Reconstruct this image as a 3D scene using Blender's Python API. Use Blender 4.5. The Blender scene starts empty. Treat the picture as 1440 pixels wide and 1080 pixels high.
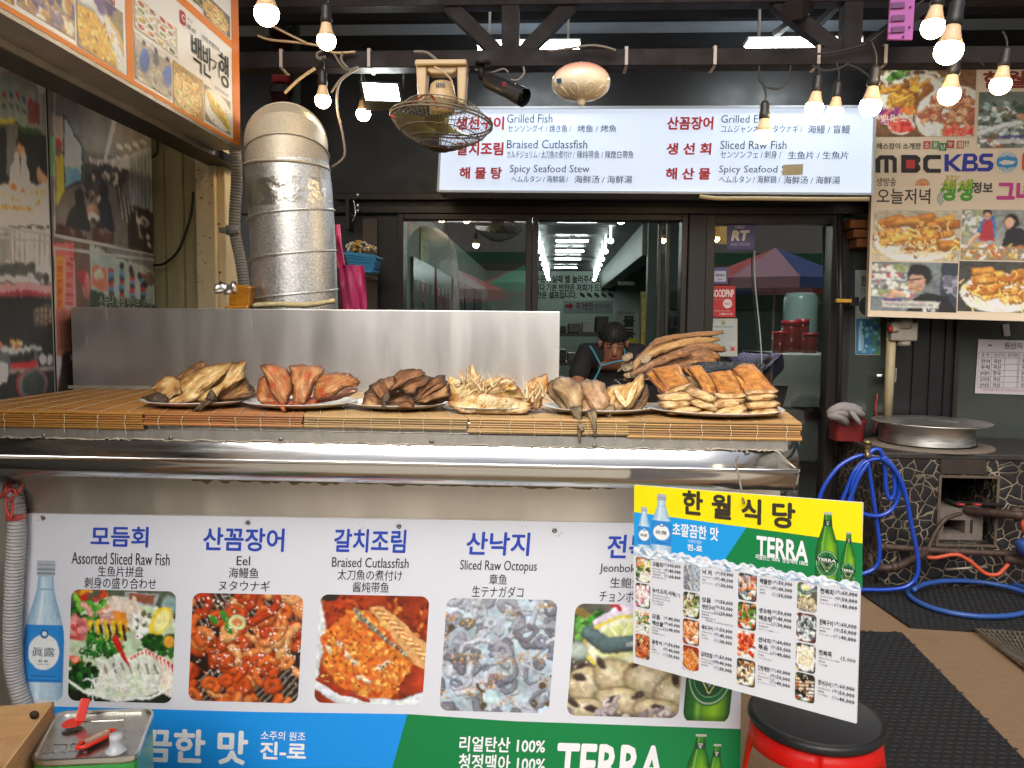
import bpy, math, random
import numpy as np
from mathutils import Vector, Matrix, Euler, noise as mn

# ---------------------------------------------------------------- camera, sky, sun, exposure
SC = bpy.context.scene
COL = SC.collection
R_ = math.radians
YAW, PITCH, ROLL, FPX, EYE = R_(2.84), R_(-4.15), 0.010, 1088.0, 1.33
CAMP = Vector((0, 0, EYE))
FWD = Vector((-math.sin(YAW) * math.cos(PITCH), math.cos(YAW) * math.cos(PITCH), math.sin(PITCH)))
RT0 = Vector((math.cos(YAW), math.sin(YAW), 0))
UP0 = RT0.cross(FWD)
RT = RT0 * math.cos(ROLL) + UP0 * math.sin(ROLL)
UP = UP0 * math.cos(ROLL) - RT0 * math.sin(ROLL)
cam = bpy.data.cameras.new('camera')
camo = bpy.data.objects.new('camera', cam)
COL.objects.link(camo)
M3 = Matrix((RT, UP, -FWD)).transposed()
camo.matrix_world = Matrix.Translation(CAMP) @ M3.to_4x4()
cam.sensor_width = 36.0
cam.lens = 36.0 * FPX / 1440.0
cam.clip_start = 0.05
cam.clip_end = 500
SC.camera = camo
SC.render.resolution_x, SC.render.resolution_y = 1024, 768

SUN_EL, SUN_AZ = R_(38), R_(190)          # azimuth measured from +Y towards +X: behind the camera, a little to the left
w = bpy.data.worlds.new('World')
SC.world = w
w.use_nodes = True
nt = w.node_tree
sky = nt.nodes.new('ShaderNodeTexSky')
sky.sky_type = 'NISHITA'
sky.sun_disc = False
sky.sun_elevation = SUN_EL
sky.sun_rotation = SUN_AZ
sky.air_density = 1.0
sky.dust_density = 6.0
sky.ozone_density = 1.0
hs = nt.nodes.new('ShaderNodeHueSaturation')      # hazy, nearly white sky
hs.inputs['Saturation'].default_value = 0.35
nt.links.new(sky.outputs[0], hs.inputs['Color'])
nt.links.new(hs.outputs[0], nt.nodes['Background'].inputs[0])
nt.nodes['Background'].inputs[1].default_value = 0.15
sl = bpy.data.lights.new('sun', 'SUN')
sl.energy = 0.6
sl.angle = R_(60)
sl.color = (1.0, 0.985, 0.965)
so = bpy.data.objects.new('sun', sl)
COL.objects.link(so)
sd = Vector((math.sin(SUN_AZ) * math.cos(SUN_EL), math.cos(SUN_AZ) * math.cos(SUN_EL), math.sin(SUN_EL)))
so.location = sd * 20
so.rotation_euler = sd.to_track_quat('Z', 'Y').to_euler()
SC.view_settings.view_transform = 'Standard'
SC.view_settings.look = 'None'
SC.view_settings.gamma = 1
SC.view_settings.exposure = 0.32
SC.cycles.use_denoising = True
SC.cycles.max_bounces = 8
SC.cycles.transparent_max_bounces = 16
SC.cycles.sample_clamp_indirect = 6.0
SC.cycles.caustics_reflective = False
SC.cycles.caustics_refractive = False
rnd = random.Random(7)
# ---------------------------------------------------------------- helpers
def ray(px, py):
	return (FWD + RT * ((px - 720) / FPX) - UP * ((py - 540) / FPX)).normalized()

def P(px, py, Y):                         # the point seen at a pixel, on the plane y = Y
	d = ray(px, py)
	return CAMP + d * (Y / d.y)

def PX(px, py, X):                        # ... on the plane x = X
	d = ray(px, py)
	return CAMP + d * (X / d.x)

def PZ(px, py, Z):                        # ... on the plane z = Z
	d = ray(px, py)
	return CAMP + d * ((Z - EYE) / d.z)

def lin(c):
	if isinstance(c, str):
		c = [int(c[i:i + 2], 16) / 255 for i in (0, 2, 4)]
	return tuple(x / 12.92 if x <= 0.04045 else ((x + 0.055) / 1.055) ** 2.4 for x in c[:3])

_mats = {}
def mat(name, col=(.5, .5, .5), rough=.5, metal=0.0, var=0.0, scale=12, bump=0.0, bscale=60, attr=None, spec=.5,
		emit=0.0, coat=0.0, stretch=None, rvar=0.0, trans=0.0, col2=None, alpha=1.0, aniso=0.0, sss=0.0):
	if name in _mats:
		return _mats[name]
	if isinstance(col, str):
		col = lin(col)
	m = bpy.data.materials.new(name)
	m.use_nodes = True
	t = m.node_tree
	b = t.nodes['Principled BSDF']
	b.inputs['Roughness'].default_value = rough
	b.inputs['Metallic'].default_value = metal
	b.inputs['Specular IOR Level'].default_value = spec
	if coat:
		b.inputs['Coat Weight'].default_value = coat
		b.inputs['Coat Roughness'].default_value = .08
	if trans:
		b.inputs['Transmission Weight'].default_value = trans
	if sss:
		b.inputs['Subsurface Weight'].default_value = sss
		b.inputs['Subsurface Radius'].default_value = (.01, .006, .003)
	if alpha < 1:
		b.inputs['Alpha'].default_value = alpha
	N = t.nodes.new
	L = t.links.new
	tc = N('ShaderNodeTexCoord')
	mp = N('ShaderNodeMapping')
	L(tc.outputs['Object'], mp.inputs[0])
	if stretch:
		mp.inputs['Scale'].default_value = stretch
	src = None
	if attr:
		a = N('ShaderNodeAttribute')
		a.attribute_name = attr
		src = a.outputs['Color']
	if var or col2 or rvar:
		nz = N('ShaderNodeTexNoise')
		nz.inputs['Scale'].default_value = scale
		nz.inputs['Detail'].default_value = 8
		nz.inputs['Roughness'].default_value = .65
		L(mp.outputs[0], nz.inputs['Vector'])
	if col2:
		r = N('ShaderNodeValToRGB')
		r.color_ramp.elements[0].position = .35
		r.color_ramp.elements[1].position = .68
		r.color_ramp.elements[0].color = (*col, 1)
		r.color_ramp.elements[1].color = (*(lin(col2) if isinstance(col2, str) else col2), 1)
		L(nz.outputs[0], r.inputs[0])
		src = r.outputs[0]
	if var:
		mr = N('ShaderNodeMapRange')
		mr.inputs['From Min'].default_value = .25
		mr.inputs['From Max'].default_value = .75
		mr.inputs['To Min'].default_value = 1 - var
		mr.inputs['To Max'].default_value = 1 + var
		L(nz.outputs[0], mr.inputs[0])
		mx = N('ShaderNodeMix')
		mx.data_type = 'RGBA'
		mx.blend_type = 'MULTIPLY'
		mx.inputs[0].default_value = 1
		if src:
			L(src, mx.inputs[6])
		else:
			mx.inputs[6].default_value = (*col, 1)
		L(mr.outputs[0], mx.inputs[7])
		src = mx.outputs[2]
	if src:
		L(src, b.inputs['Base Color'])
	else:
		b.inputs['Base Color'].default_value = (*col, 1)
	if rvar:
		m2 = N('ShaderNodeMapRange')
		m2.inputs['From Min'].default_value = .3
		m2.inputs['From Max'].default_value = .7
		m2.inputs['To Min'].default_value = max(.02, rough - rvar)
		m2.inputs['To Max'].default_value = min(1, rough + rvar)
		L(nz.outputs[0], m2.inputs[0])
		L(m2.outputs[0], b.inputs['Roughness'])
	if emit:
		b.inputs['Emission Strength'].default_value = emit
		if src:
			L(src, b.inputs['Emission Color'])
		else:
			b.inputs['Emission Color'].default_value = (*col, 1)
	if bump:
		n2 = N('ShaderNodeTexNoise')
		n2.inputs['Scale'].default_value = bscale
		n2.inputs['Detail'].default_value = 5
		L(mp.outputs[0], n2.inputs['Vector'])
		bp = N('ShaderNodeBump')
		bp.inputs['Strength'].default_value = bump
		bp.inputs['Distance'].default_value = .01
		L(n2.outputs[0], bp.inputs['Height'])
		L(bp.outputs[0], b.inputs['Normal'])
	_mats[name] = m
	return m

_org = {}
def tag(o, label=None, cat=None, group=None, kind=None):
	if label: o['label'] = label
	if cat: o['category'] = cat
	if group: o['group'] = group
	if kind: o['kind'] = kind
	return o

def thing(name, label, cat, loc=(0, 0, 0), group=None, rot=None):
	o = bpy.data.objects.new(name, None)
	COL.objects.link(o)
	o.location = loc
	o.empty_display_size = .05
	if rot: o.rotation_euler = rot
	_org[o] = Vector(loc)
	return tag(o, label, cat, group)

class MB:
	def __init__(s):
		s.v, s.f, s.m, s.sm, s.c = [], [], [], [], []
		s.hascol = False
	def add(s, vs, fs, mi=0, smooth=False, col=None):
		o = len(s.v)
		s.v += [tuple(v) for v in vs]
		s.f += [tuple(i + o for i in f) for f in fs]
		s.m += [mi] * len(fs)
		s.sm += [smooth] * len(fs)
		if col is None:
			s.c += [(1, 1, 1)] * len(vs)
		else:
			s.hascol = True
			s.c += list(col) if isinstance(col, list) else [tuple(col)] * len(vs)
		return s
	def quad(s, a, b, c, d, mi=0, col=None):
		return s.add([a, b, c, d], [(0, 1, 2, 3)], mi, col=col)
	def box(s, c, size, rot=None, mi=0, col=None, taper=1.0):
		x, y, z = [k / 2 for k in size]
		vs = [Vector(q) for q in ((-x, -y, -z), (x, -y, -z), (x, y, -z), (-x, y, -z), (-x * taper, -y * taper, z), (x * taper, -y * taper, z), (x * taper, y * taper, z), (-x * taper, y * taper, z))]
		if rot is not None:
			Mr = rot if isinstance(rot, Matrix) else Euler(rot).to_matrix()
			vs = [Mr @ v for v in vs]
		c = Vector(c)
		return s.add([v + c for v in vs], [(3, 2, 1, 0), (4, 5, 6, 7), (0, 1, 5, 4), (1, 2, 6, 5), (2, 3, 7, 6), (3, 0, 4, 7)], mi, col=col)
	def bb(s, x0, x1, y0, y1, z0, z1, mi=0, col=None):
		return s.box(((x0 + x1) / 2, (y0 + y1) / 2, (z0 + z1) / 2), (abs(x1 - x0), abs(y1 - y0), abs(z1 - z0)), mi=mi, col=col)
	def bar(s, a, b, wd, th, up=(0, 0, 1), mi=0, col=None):
		a, b = Vector(a), Vector(b)
		d = (b - a)
		L = d.length
		d.normalize()
		u = Vector(up)
		x = u.cross(d)
		if x.length < 1e-4: x = Vector((1, 0, 0)).cross(d)
		x.normalize()
		u = d.cross(x)
		return s.box((a + b) / 2, (wd, th, L), Matrix((x, u, d)).transposed(), mi, col)
	def rings(s, rs, mi=0, smooth=True, caps=True, closed=True, col=None, loop=False):
		n = len(rs[0])
		vs = [v for r in rs for v in r]
		fs = []
		nr = len(rs)
		for i in range(nr if loop else nr - 1):
			i2 = (i + 1) % nr
			for j in range(n if closed else n - 1):
				k = (j + 1) % n
				fs.append((i * n + j, i * n + k, i2 * n + k, i2 * n + j))
		if caps and closed and not loop:
			fs.append(tuple(range(n))[::-1])
			fs.append(tuple((nr - 1) * n + j for j in range(n)))
		return s.add(vs, fs, mi, smooth, col)
	def tube(s, pts, r, n=8, mi=0, caps=True, loop=False, col=None, flat=1.0):
		pts = [Vector(p) for p in pts]
		N = len(pts)
		rs = r if isinstance(r, (list, tuple)) else [r] * N
		rings = []
		prev = None
		for i, p in enumerate(pts):
			a = pts[i - 1] if (i or loop) else p
			b = pts[(i + 1) % N] if (i < N - 1 or loop) else p
			t = (b - a)
			if t.length < 1e-9: t = Vector((0, 0, 1))
			t.normalize()
			if prev is None:
				u = t.cross(Vector((0, 0, 1)))
				if u.length < .05: u = t.cross(Vector((0, 1, 0)))
			else:
				u = prev - t * prev.dot(t)
			u.normalize()
			prev = u
			v = t.cross(u)
			rings.append([p + (u * math.cos(2 * math.pi * k / n) + v * math.sin(2 * math.pi * k / n) * flat) * rs[i] for k in range(n)])
		return s.rings(rings, mi, True, caps, True, col, loop)
	def lathe(s, prof, c=(0, 0, 0), n=24, mi=0, M=None, caps=True, smooth=True, sx=1, sy=1, col=None):
		c = Vector(c)
		rs = []
		for r, z in prof:
			ring = [Vector((r * math.cos(2 * math.pi * k / n) * sx, r * math.sin(2 * math.pi * k / n) * sy, z)) for k in range(n)]
			if M is not None: ring = [M @ q for q in ring]
			rs.append([q + c for q in ring])
		return s.rings(rs, mi, smooth, caps, True, col)
	def prism(s, poly, f, d, mi=0, col=None):      # poly: 2-D outline, f(u, v) -> 3-D, d: extrusion vector
		n = len(poly)
		d = Vector(d)
		a = [Vector(f(*q)) for q in poly]
		return s.add(a + [q + d for q in a], [tuple(range(n)), tuple(range(2 * n - 1, n - 1, -1))] + [(i, i + n, (i + 1) % n + n, (i + 1) % n) for i in range(n)], mi, col=col)
	def build(s, name, mats, parent=None, bevel=0, weld=False):
		if not isinstance(mats, (list, tuple)): mats = [mats]
		if parent is not None:
			org = _org[parent]
		elif s.v:
			xs, ys, zs = zip(*s.v)
			org = Vector(((min(xs) + max(xs)) / 2, (min(ys) + max(ys)) / 2, min(zs)))
		me = bpy.data.meshes.new(name)
		me.from_pydata([(v[0] - org.x, v[1] - org.y, v[2] - org.z) for v in s.v], [], s.f)
		for m in mats: me.materials.append(m)
		me.polygons.foreach_set('material_index', s.m)
		me.polygons.foreach_set('use_smooth', s.sm)
		if s.hascol:
			ca = me.color_attributes.new('Col', 'FLOAT_COLOR', 'POINT')
			ca.data.foreach_set('color', np.array([(*c, 1) for c in s.c], dtype=np.float32).ravel())
		me.update()
		o = bpy.data.objects.new(name, me)
		COL.objects.link(o)
		_org[o] = org
		if parent is not None:
			o.parent = parent
		else:
			o.location = org
		if bevel:
			b = o.modifiers.new('bevel', 'BEVEL')
			b.width = bevel
			b.segments = 2
			b.limit_method = 'ANGLE'
		return o

def struct(name, mb, mats, **k):
	return tag(mb.build(name, mats, **k), kind='structure')

def dup(root, loc, label=None, rot=None):
	def rec(o, par):
		c = o.copy()
		COL.objects.link(c)
		if par: c.parent = par
		for ch in [q for q in bpy.data.objects if q.parent == o]:
			rec(ch, c)
		return c
	r = rec(root, None)
	r.location = loc
	if rot: r.rotation_euler = rot
	if label: r['label'] = label
	return r

def spline(pts, n=8):
	pts = [Vector(p) for p in pts]
	q = [pts[0]] + pts + [pts[-1]]
	out = []
	for i in range(1, len(q) - 2):
		for k in range(n):
			t = k / n
			a, b, c, d = q[i - 1], q[i], q[i + 1], q[i + 2]
			out.append(.5 * ((2 * b) + (c - a) * t + (2 * a - 5 * b + 4 * c - d) * t * t + (3 * b - a - 3 * c + d) * t ** 3))
	out.append(pts[-1])
	return out

# ---------------------------------------------------------------- printed pictures (numpy painting -> coloured grid mesh)
class Canvas:
	def __init__(s, w, h, bg='ffffff'):
		s.w, s.h = w, h
		s.a = np.ones((h, w, 3)) * np.array(lin(bg))
		s.X, s.Y = np.meshgrid((np.arange(w) + .5) / w, (np.arange(h) + .5) / h)
		s.r = np.random.RandomState(w * 7 + h)
		s.asp = h / w
	def _c(s, c): return np.array(lin(c))
	def mix(s, m, c):
		m = np.clip(m, 0, 1)[..., None]
		s.a = s.a * (1 - m) + (s._c(c) if not isinstance(c, np.ndarray) else c) * m
	def ell(s, x, y, rx, ry, c, ang=0, soft=.1, shade=0, c2=None, al=1):
		ca, sa = math.cos(ang), math.sin(ang)
		dx, dy = s.X - x, (s.Y - y) * s.asp
		u, v = (dx * ca + dy * sa) / rx, (-dx * sa + dy * ca) / (ry * s.asp)
		d = np.sqrt(u * u + v * v)
		m = np.clip((1 - d) / max(soft, 1e-3), 0, 1) * al
		col = np.ones_like(s.a) * s._c(c)
		if c2:
			k = np.clip(d, 0, 1)[..., None] ** 2
			col = col * (1 - k) + s._c(c2) * k
		if shade:
			col = col * (1 + shade * np.clip(-u * .5 - v * .8, -1, 1))[..., None]
		s.mix(m, col)
	def rect(s, x0, y0, x1, y1, c, al=1):
		s.mix(((s.X >= x0) & (s.X <= x1) & (s.Y >= y0) & (s.Y <= y1)) * al, c)
	def poly(s, pts, c, al=1):
		inside = np.zeros_like(s.X, bool)
		n = len(pts)
		for i in range(n):
			(x0, y0), (x1, y1) = pts[i], pts[(i + 1) % n]
			if y0 == y1: continue
			t = ((y0 > s.Y) != (y1 > s.Y)) & (s.X < (x1 - x0) * (s.Y - y0) / (y1 - y0) + x0)
			inside ^= t
		s.mix(inside * al, c)
	def stroke(s, pts, wd, c, c2=None, shade=.5, soft=.25, taper=False, al=1):
		best = np.full(s.X.shape, 1e9)
		side = np.zeros_like(best)
		n = len(pts) - 1
		for i in range(n):
			(x0, y0), (x1, y1) = pts[i], pts[i + 1]
			dx, dy = x1 - x0, (y1 - y0) * s.asp
			L2 = dx * dx + dy * dy + 1e-12
			t = np.clip(((s.X - x0) * dx + (s.Y - y0) * s.asp * dy) / L2, 0, 1)
			ex, ey = s.X - x0 - t * dx, (s.Y - y0) * s.asp - t * dy
			ww = wd * (1 - .75 * (i + t) / n) if taper else wd
			d = np.sqrt(ex * ex + ey * ey) / ww
			k = d < best
			best = np.where(k, d, best)
			side = np.where(k, -(ex * .4 + ey * .9) / ww, side)
		m = np.clip((1 - best) / soft, 0, 1) * al
		col = np.ones_like(s.a) * s._c(c)
		if c2:
			q = np.clip(best, 0, 1)[..., None] ** 2
			col = col * (1 - q) + s._c(c2) * q
		if shade: col = col * np.clip(1 + shade * side, .1, 2.2)[..., None]
		s.mix(m, col)
	def noise(s, freq, amp, octv=3, tint=None):
		tot = np.zeros_like(s.X)
		for o in range(octv):
			f = max(2, int(freq * 2 ** o))
			g = s.r.rand(f + 2, f + 2)
			gx, gy = s.X * f, s.Y * f
			ix, iy = gx.astype(int), gy.astype(int)
			fx, fy = gx - ix, gy - iy
			fx, fy = fx * fx * (3 - 2 * fx), fy * fy * (3 - 2 * fy)
			v = (g[iy, ix] * (1 - fx) + g[iy, ix + 1] * fx) * (1 - fy) + (g[iy + 1, ix] * (1 - fx) + g[iy + 1, ix + 1] * fx) * fy
			tot += (v - .5) * 2 / 2 ** o
		if tint is not None:
			s.mix(np.clip(tot * amp, 0, 1), tint)
		else:
			s.a = np.clip(s.a * (1 + tot * amp)[..., None], 0, 1)
		return tot
	def scatter(s, n, box, sz, cols, asp=1.0, shade=.3, soft=.3):
		for _ in range(n):
			x = box[0] + s.r.rand() * (box[2] - box[0])
			y = box[1] + s.r.rand() * (box[3] - box[1])
			z = sz * (.6 + .8 * s.r.rand())
			s.ell(x, y, z, z * asp / s.asp, cols[s.r.randint(len(cols))], s.r.rand() * 3.14, soft, shade)
	def worm(s, x, y, L, wd, c, c2=None, curl=2.0, n=7, shade=.5, taper=False, a0=None):
		a = s.r.rand() * 6.28 if a0 is None else a0
		k = (s.r.rand() - .5) * curl
		pts = [(x, y)]
		for i in range(n):
			a += k + (s.r.rand() - .5) * curl * .4
			x += math.cos(a) * L / n
			y += math.sin(a) * L / n / s.asp
			pts.append((x, y))
		s.stroke(pts, wd, c, c2, shade, taper=taper)
		return pts

	def lift(s, k=1.5):
		s.a = np.clip(s.a * k, 0, .85)
		return s
	def fin(s, amp=.011, f=8, grain=.07):
		def fld(fq):
			g = s.r.rand(fq + 2, fq + 2) - .5
			gx, gy = s.X * fq, s.Y * fq
			ix, iy = gx.astype(int), gy.astype(int)
			fx, fy = gx - ix, gy - iy
			fx, fy = fx * fx * (3 - 2 * fx), fy * fy * (3 - 2 * fy)
			return ((g[iy, ix] * (1 - fx) + g[iy, ix + 1] * fx) * (1 - fy) + (g[iy + 1, ix] * (1 - fx) + g[iy + 1, ix + 1] * fx) * fy) * 2
		dx, dy = fld(f) * amp + fld(f * 4) * amp * .5, fld(f) * amp + fld(f * 4) * amp * .5
		jx = np.clip((s.X + dx) * s.w, 0, s.w - 1).astype(int)
		jy = np.clip((s.Y + dy) * s.h, 0, s.h - 1).astype(int)
		s.a = s.a[jy, jx]
		pd = np.pad(s.a, ((1, 1), (1, 1), (0, 0)), 'edge')
		s.a = .4 * s.a + .15 * (pd[:-2, 1:-1] + pd[2:, 1:-1] + pd[1:-1, :-2] + pd[1:-1, 2:])
		for q in range(3): s.a[..., q] *= 1 + fld(14) * .05 + (s.r.rand(s.h, s.w) - .5) * grain * 2
		s.a = np.clip(s.a * (1 + (s.r.rand(s.h, s.w)[..., None] - .5) * grain * 2) * (1 + fld(26)[..., None] * .22), 0, 1)
		return s

# ---------------------------------------------------------------- lettering
_gl = {}
def glyphs(body, bold=0.0, res=2, space=1.0):
	k = (body, bold, res, space)
	if k not in _gl:
		c = bpy.data.curves.new('t', 'FONT')
		c.body = body
		c.resolution_u = res
		c.size = 20
		c.space_character = space
		o = bpy.data.objects.new('t', c)
		me = o.to_mesh()
		v = np.array([q.co[:2] for q in me.vertices]) / 20
		f = [tuple(p.vertices) for p in me.polygons]
		o.to_mesh_clear()
		bpy.data.objects.remove(o)
		bpy.data.curves.remove(c)
		z = np.zeros(len(v))
		if bold:                                   # heavier strokes: shifted copies, each a hair above the last
			q, n = bold, len(v)
			sh = [(0, 0), (q, 0), (-q, 0), (0, q), (0, -q), (q * .7, q * .7), (-q * .7, q * .7), (q * .7, -q * .7), (-q * .7, -q * .7)]
			if bold < .012: sh = sh[1:3]
			f = [tuple(i + n * j for i in p) for j in range(len(sh)) for p in f]
			z = np.concatenate([z + 4e-5 * j for j in range(len(sh))])
			v = np.concatenate([v + np.array(d) for d in sh])
		lo, hi = v.min(0), v.max(0)
		_gl[k] = (np.column_stack([(v - lo) / (hi - lo), z]), f, (hi - lo)[0] / (hi - lo)[1])
	return _gl[k]

INK = {}
def ink(c, rough=.55, emit=0):
	k = 'ink_' + c + ('_lit' if emit else '')
	return mat(k, c, rough, emit=emit)

class Sign:
	"""A flat printed board. Its plane is set by three real corner points; the print is laid out on it in photo units."""
	def __init__(s, tl, tr, bl, th=.006):
		s.O = Vector(tl)
		s.U = (Vector(tr) - s.O)
		s.V = (Vector(bl) - s.O)
		s.n = s.V.cross(s.U).normalized()      # refined below to face the camera
		if s.n.dot(CAMP - s.O) < 0: s.n = -s.n
		s.th = th
		s.W, s.H = s.U.length, s.V.length
		G = np.array([[s.U.dot(s.U), s.U.dot(s.V)], [s.U.dot(s.V), s.V.dot(s.V)]])
		s.Gi = np.linalg.inv(G)
		s.mb, s.mats = MB(), []
	def uv(s, px, py):
		d = ray(px, py)
		t = (s.O - CAMP).dot(s.n) / d.dot(s.n)
		q = CAMP + d * t - s.O
		r = s.Gi @ np.array([q.dot(s.U), q.dot(s.V)])
		return float(r[0]), float(r[1])
	def pt(s, u, v, h=0.0):
		return s.O + s.U * u + s.V * v + s.n * h
	def box(s, x0, y0, x1, y1):
		xm, ym = (x0 + x1) / 2, (y0 + y1) / 2
		return s.uv(x0, ym)[0], s.uv(xm, y0)[1], s.uv(x1, ym)[0], s.uv(xm, y1)[1]
	def mi(s, m):
		if m not in s.mats: s.mats.append(m)
		return s.mats.index(m)
	def text(s, body, x0, y0, x1, y1, m, bold=0.0, h=.0012, res=2, uvbox=False, slant=0.0, space=1.0):
		u0, v0, u1, v1 = (x0, y0, x1, y1) if uvbox else s.box(x0, y0, x1, y1)
		g, f, asp = glyphs(body, bold, res, space)
		if u1 is None: u1 = u0
		vs = [s.pt(u0 + (q[0] + slant * (q[1] - .5)) * (u1 - u0), v1 + q[1] * (v0 - v1), h + q[2]) for q in g]
		s.mb.add(vs, f, s.mi(m))
	def textw(s, body, x, y, hgt, m, bold=0.0, h=.0012, align=0, sx=1.0, res=2):
		"""height in photo px, natural width; x is the left (0), centre (.5) or right (1)"""
		v0, v1 = s.uv(x, y - hgt / 2)[1], s.uv(x, y + hgt / 2)[1]
		g, f, asp = glyphs(body, bold, res)
		wu = abs(v1 - v0) * s.H * asp / s.W * sx
		u0 = s.uv(x, y)[0] - wu * align
		s.text(body, u0, v0, u0 + wu, v1, m, bold, h, res, uvbox=True)
	def poly(s, pts, m, h=.0006, uvc=False):
		vs = [s.pt(*(q if uvc else s.uv(*q)), h) for q in pts]
		s.mb.add(vs, [tuple(range(len(vs)))], s.mi(m))
	def rect(s, x0, y0, x1, y1, m, h=.0006, r=0.0):
		u0, v0, u1, v1 = s.box(x0, y0, x1, y1)
		s.poly(rrect(u0, v0, u1, v1, r / s.W, r / s.H), m, h, True)
	def line(s, x0, y0, x1, y1, wd, m, h=.001):
		a, b = s.uv(x0, y0), s.uv(x1, y1)
		A, B = s.pt(*a, h), s.pt(*b, h)
		d = (B - A).normalized()
		p = s.n.cross(d) * (wd / 2)
		s.mb.add([A - p, B - p, B + p, A + p], [(0, 1, 2, 3)], s.mi(m))
	def disc(s, x, y, rx, m, h=.001, ry=None, n=28):
		c = s.uv(x, y)
		ru = abs(s.uv(x + rx, y)[0] - c[0])
		rv = ru * s.W / s.H if ry is None else abs(s.uv(x, y + ry)[1] - c[1])
		s.poly([(c[0] + ru * math.cos(2 * math.pi * k / n), c[1] + rv * math.sin(2 * math.pi * k / n)) for k in range(n)], m, h, True)
	def ringm(s, x, y, r0, r1, m, h=.001, n=36, a0=0, a1=6.2832):
		c = s.uv(x, y)
		q = abs(s.uv(x + 1, y)[0] - c[0])
		vs, fs = [], []
		for k in range(n + 1):
			a = a0 + (a1 - a0) * k / n
			for r in (r0, r1):
				vs.append(s.pt(c[0] + r * q * math.cos(a), c[1] - r * q * s.W / s.H * math.sin(a), h))
		for k in range(n): fs.append((2 * k, 2 * k + 1, 2 * k + 3, 2 * k + 2))
		s.mb.add(vs, fs, s.mi(m))
	def slab(s, m, parent, name='panel', px=None):
		b = MB()
		n = s.n * s.th
		c = [s.pt(*s.uv(*q)) for q in px] if px else [s.pt(0, 0), s.pt(1, 0), s.pt(1, 1), s.pt(0, 1)]
		b.add(c + [q - n for q in c], [(0, 1, 2, 3), (7, 6, 5, 4), (0, 4, 5, 1), (1, 5, 6, 2), (2, 6, 7, 3), (3, 7, 4, 0)])
		return b.build(name, m, parent)
	def finish(s, parent, name='lettering'):
		if s.mb.v: return s.mb.build(name, s.mats, parent)
	def pic(s, cv, quad, parent, name='printed_picture', h=.0008, r=.0, m=None, uvq=False):
		"""quad: (x0,y0,x1,y1) in photo px or a uv box"""
		u0, v0, u1, v1 = quad if uvq else s.box(*quad)
		return picmesh(cv, s.pt(u0, v0, h), s.pt(u1, v0, h), s.pt(u0, v1, h), parent, name, r, m)

def rrect(u0, v0, u1, v1, ru, rv, n=6):
	if ru <= 0: return [(u0, v0), (u1, v0), (u1, v1), (u0, v1)]
	out = []
	for cx, cy, a in ((u0 + ru, v0 + rv, math.pi), (u1 - ru, v0 + rv, 1.5 * math.pi), (u1 - ru, v1 - rv, 0), (u0 + ru, v1 - rv, .5 * math.pi)):
		for k in range(n + 1):
			t = a + k / n * math.pi / 2
			out.append((cx + ru * math.cos(t), cy + rv * math.sin(t)))
	return out

def picmesh(cv, tl, tr, bl, parent, name, r=0.0, m=None):
	w, h = cv.w, cv.h
	tl, U, V = Vector(tl), Vector(tr) - Vector(tl), Vector(bl) - Vector(tl)
	org = _org[parent]
	Wm, Hm = U.length, V.length
	gx, gy = np.meshgrid(np.linspace(0, 1, w), np.linspace(0, 1, h))
	if r:
		# pull the corner points in onto the rounded outline
		X, Y = gx * Wm, gy * Hm
		dx = np.maximum(np.maximum(r - X, X - (Wm - r)), 0)
		dy = np.maximum(np.maximum(r - Y, Y - (Hm - r)), 0)
		d = np.sqrt(dx * dx + dy * dy)
		k = np.where((d > r) & (dx > 0) & (dy > 0), r / np.maximum(d, 1e-9), 1)
		nx, ny = dx * (1 - k), dy * (1 - k)
		gx = (X + np.where(X < Wm / 2, nx, -nx)) / Wm
		gy = (Y + np.where(Y < Hm / 2, ny, -ny)) / Hm
	co = (np.array(tl - org)[None, None] + gx[..., None] * np.array(U) + gy[..., None] * np.array(V)).reshape(-1, 3)
	i = np.arange(w * h).reshape(h, w)
	f = np.stack([i[:-1, :-1], i[1:, :-1], i[1:, 1:], i[:-1, 1:]], -1).reshape(-1, 4)
	me = bpy.data.meshes.new(name)
	me.from_pydata(co.tolist(), [], f.tolist())
	ca = me.color_attributes.new('Col', 'FLOAT_COLOR', 'POINT')
	ca.data.foreach_set('color', np.concatenate([cv.a.reshape(-1, 3), np.ones((w * h, 1))], 1).astype(np.float32).ravel())
	me.materials.append(m or mat('printed_ink', (1, 1, 1), .45, attr='Col'))
	o = bpy.data.objects.new(name, me)
	COL.objects.link(o)
	o.parent = parent
	_org[o] = org
	return o
# ================================================================ the setting
# ---- ground and mats
m_ground = mat('concrete_ground', '8e7254', .8, var=.4, scale=2.5, bump=.4, bscale=30, col2='6c5640')
b = MB()
b.quad((-40, -40, 0), (40, -40, 0), (40, 40, 0), (-40, 40, 0))
struct('ground', b, m_ground)
b = MB(); b.bb(-40, 40, -12, 1.25, .001, .006)
struct('street_pavement', b, mat('pale_paving', 'ccc2b0', .8, var=.2, scale=3))

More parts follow.
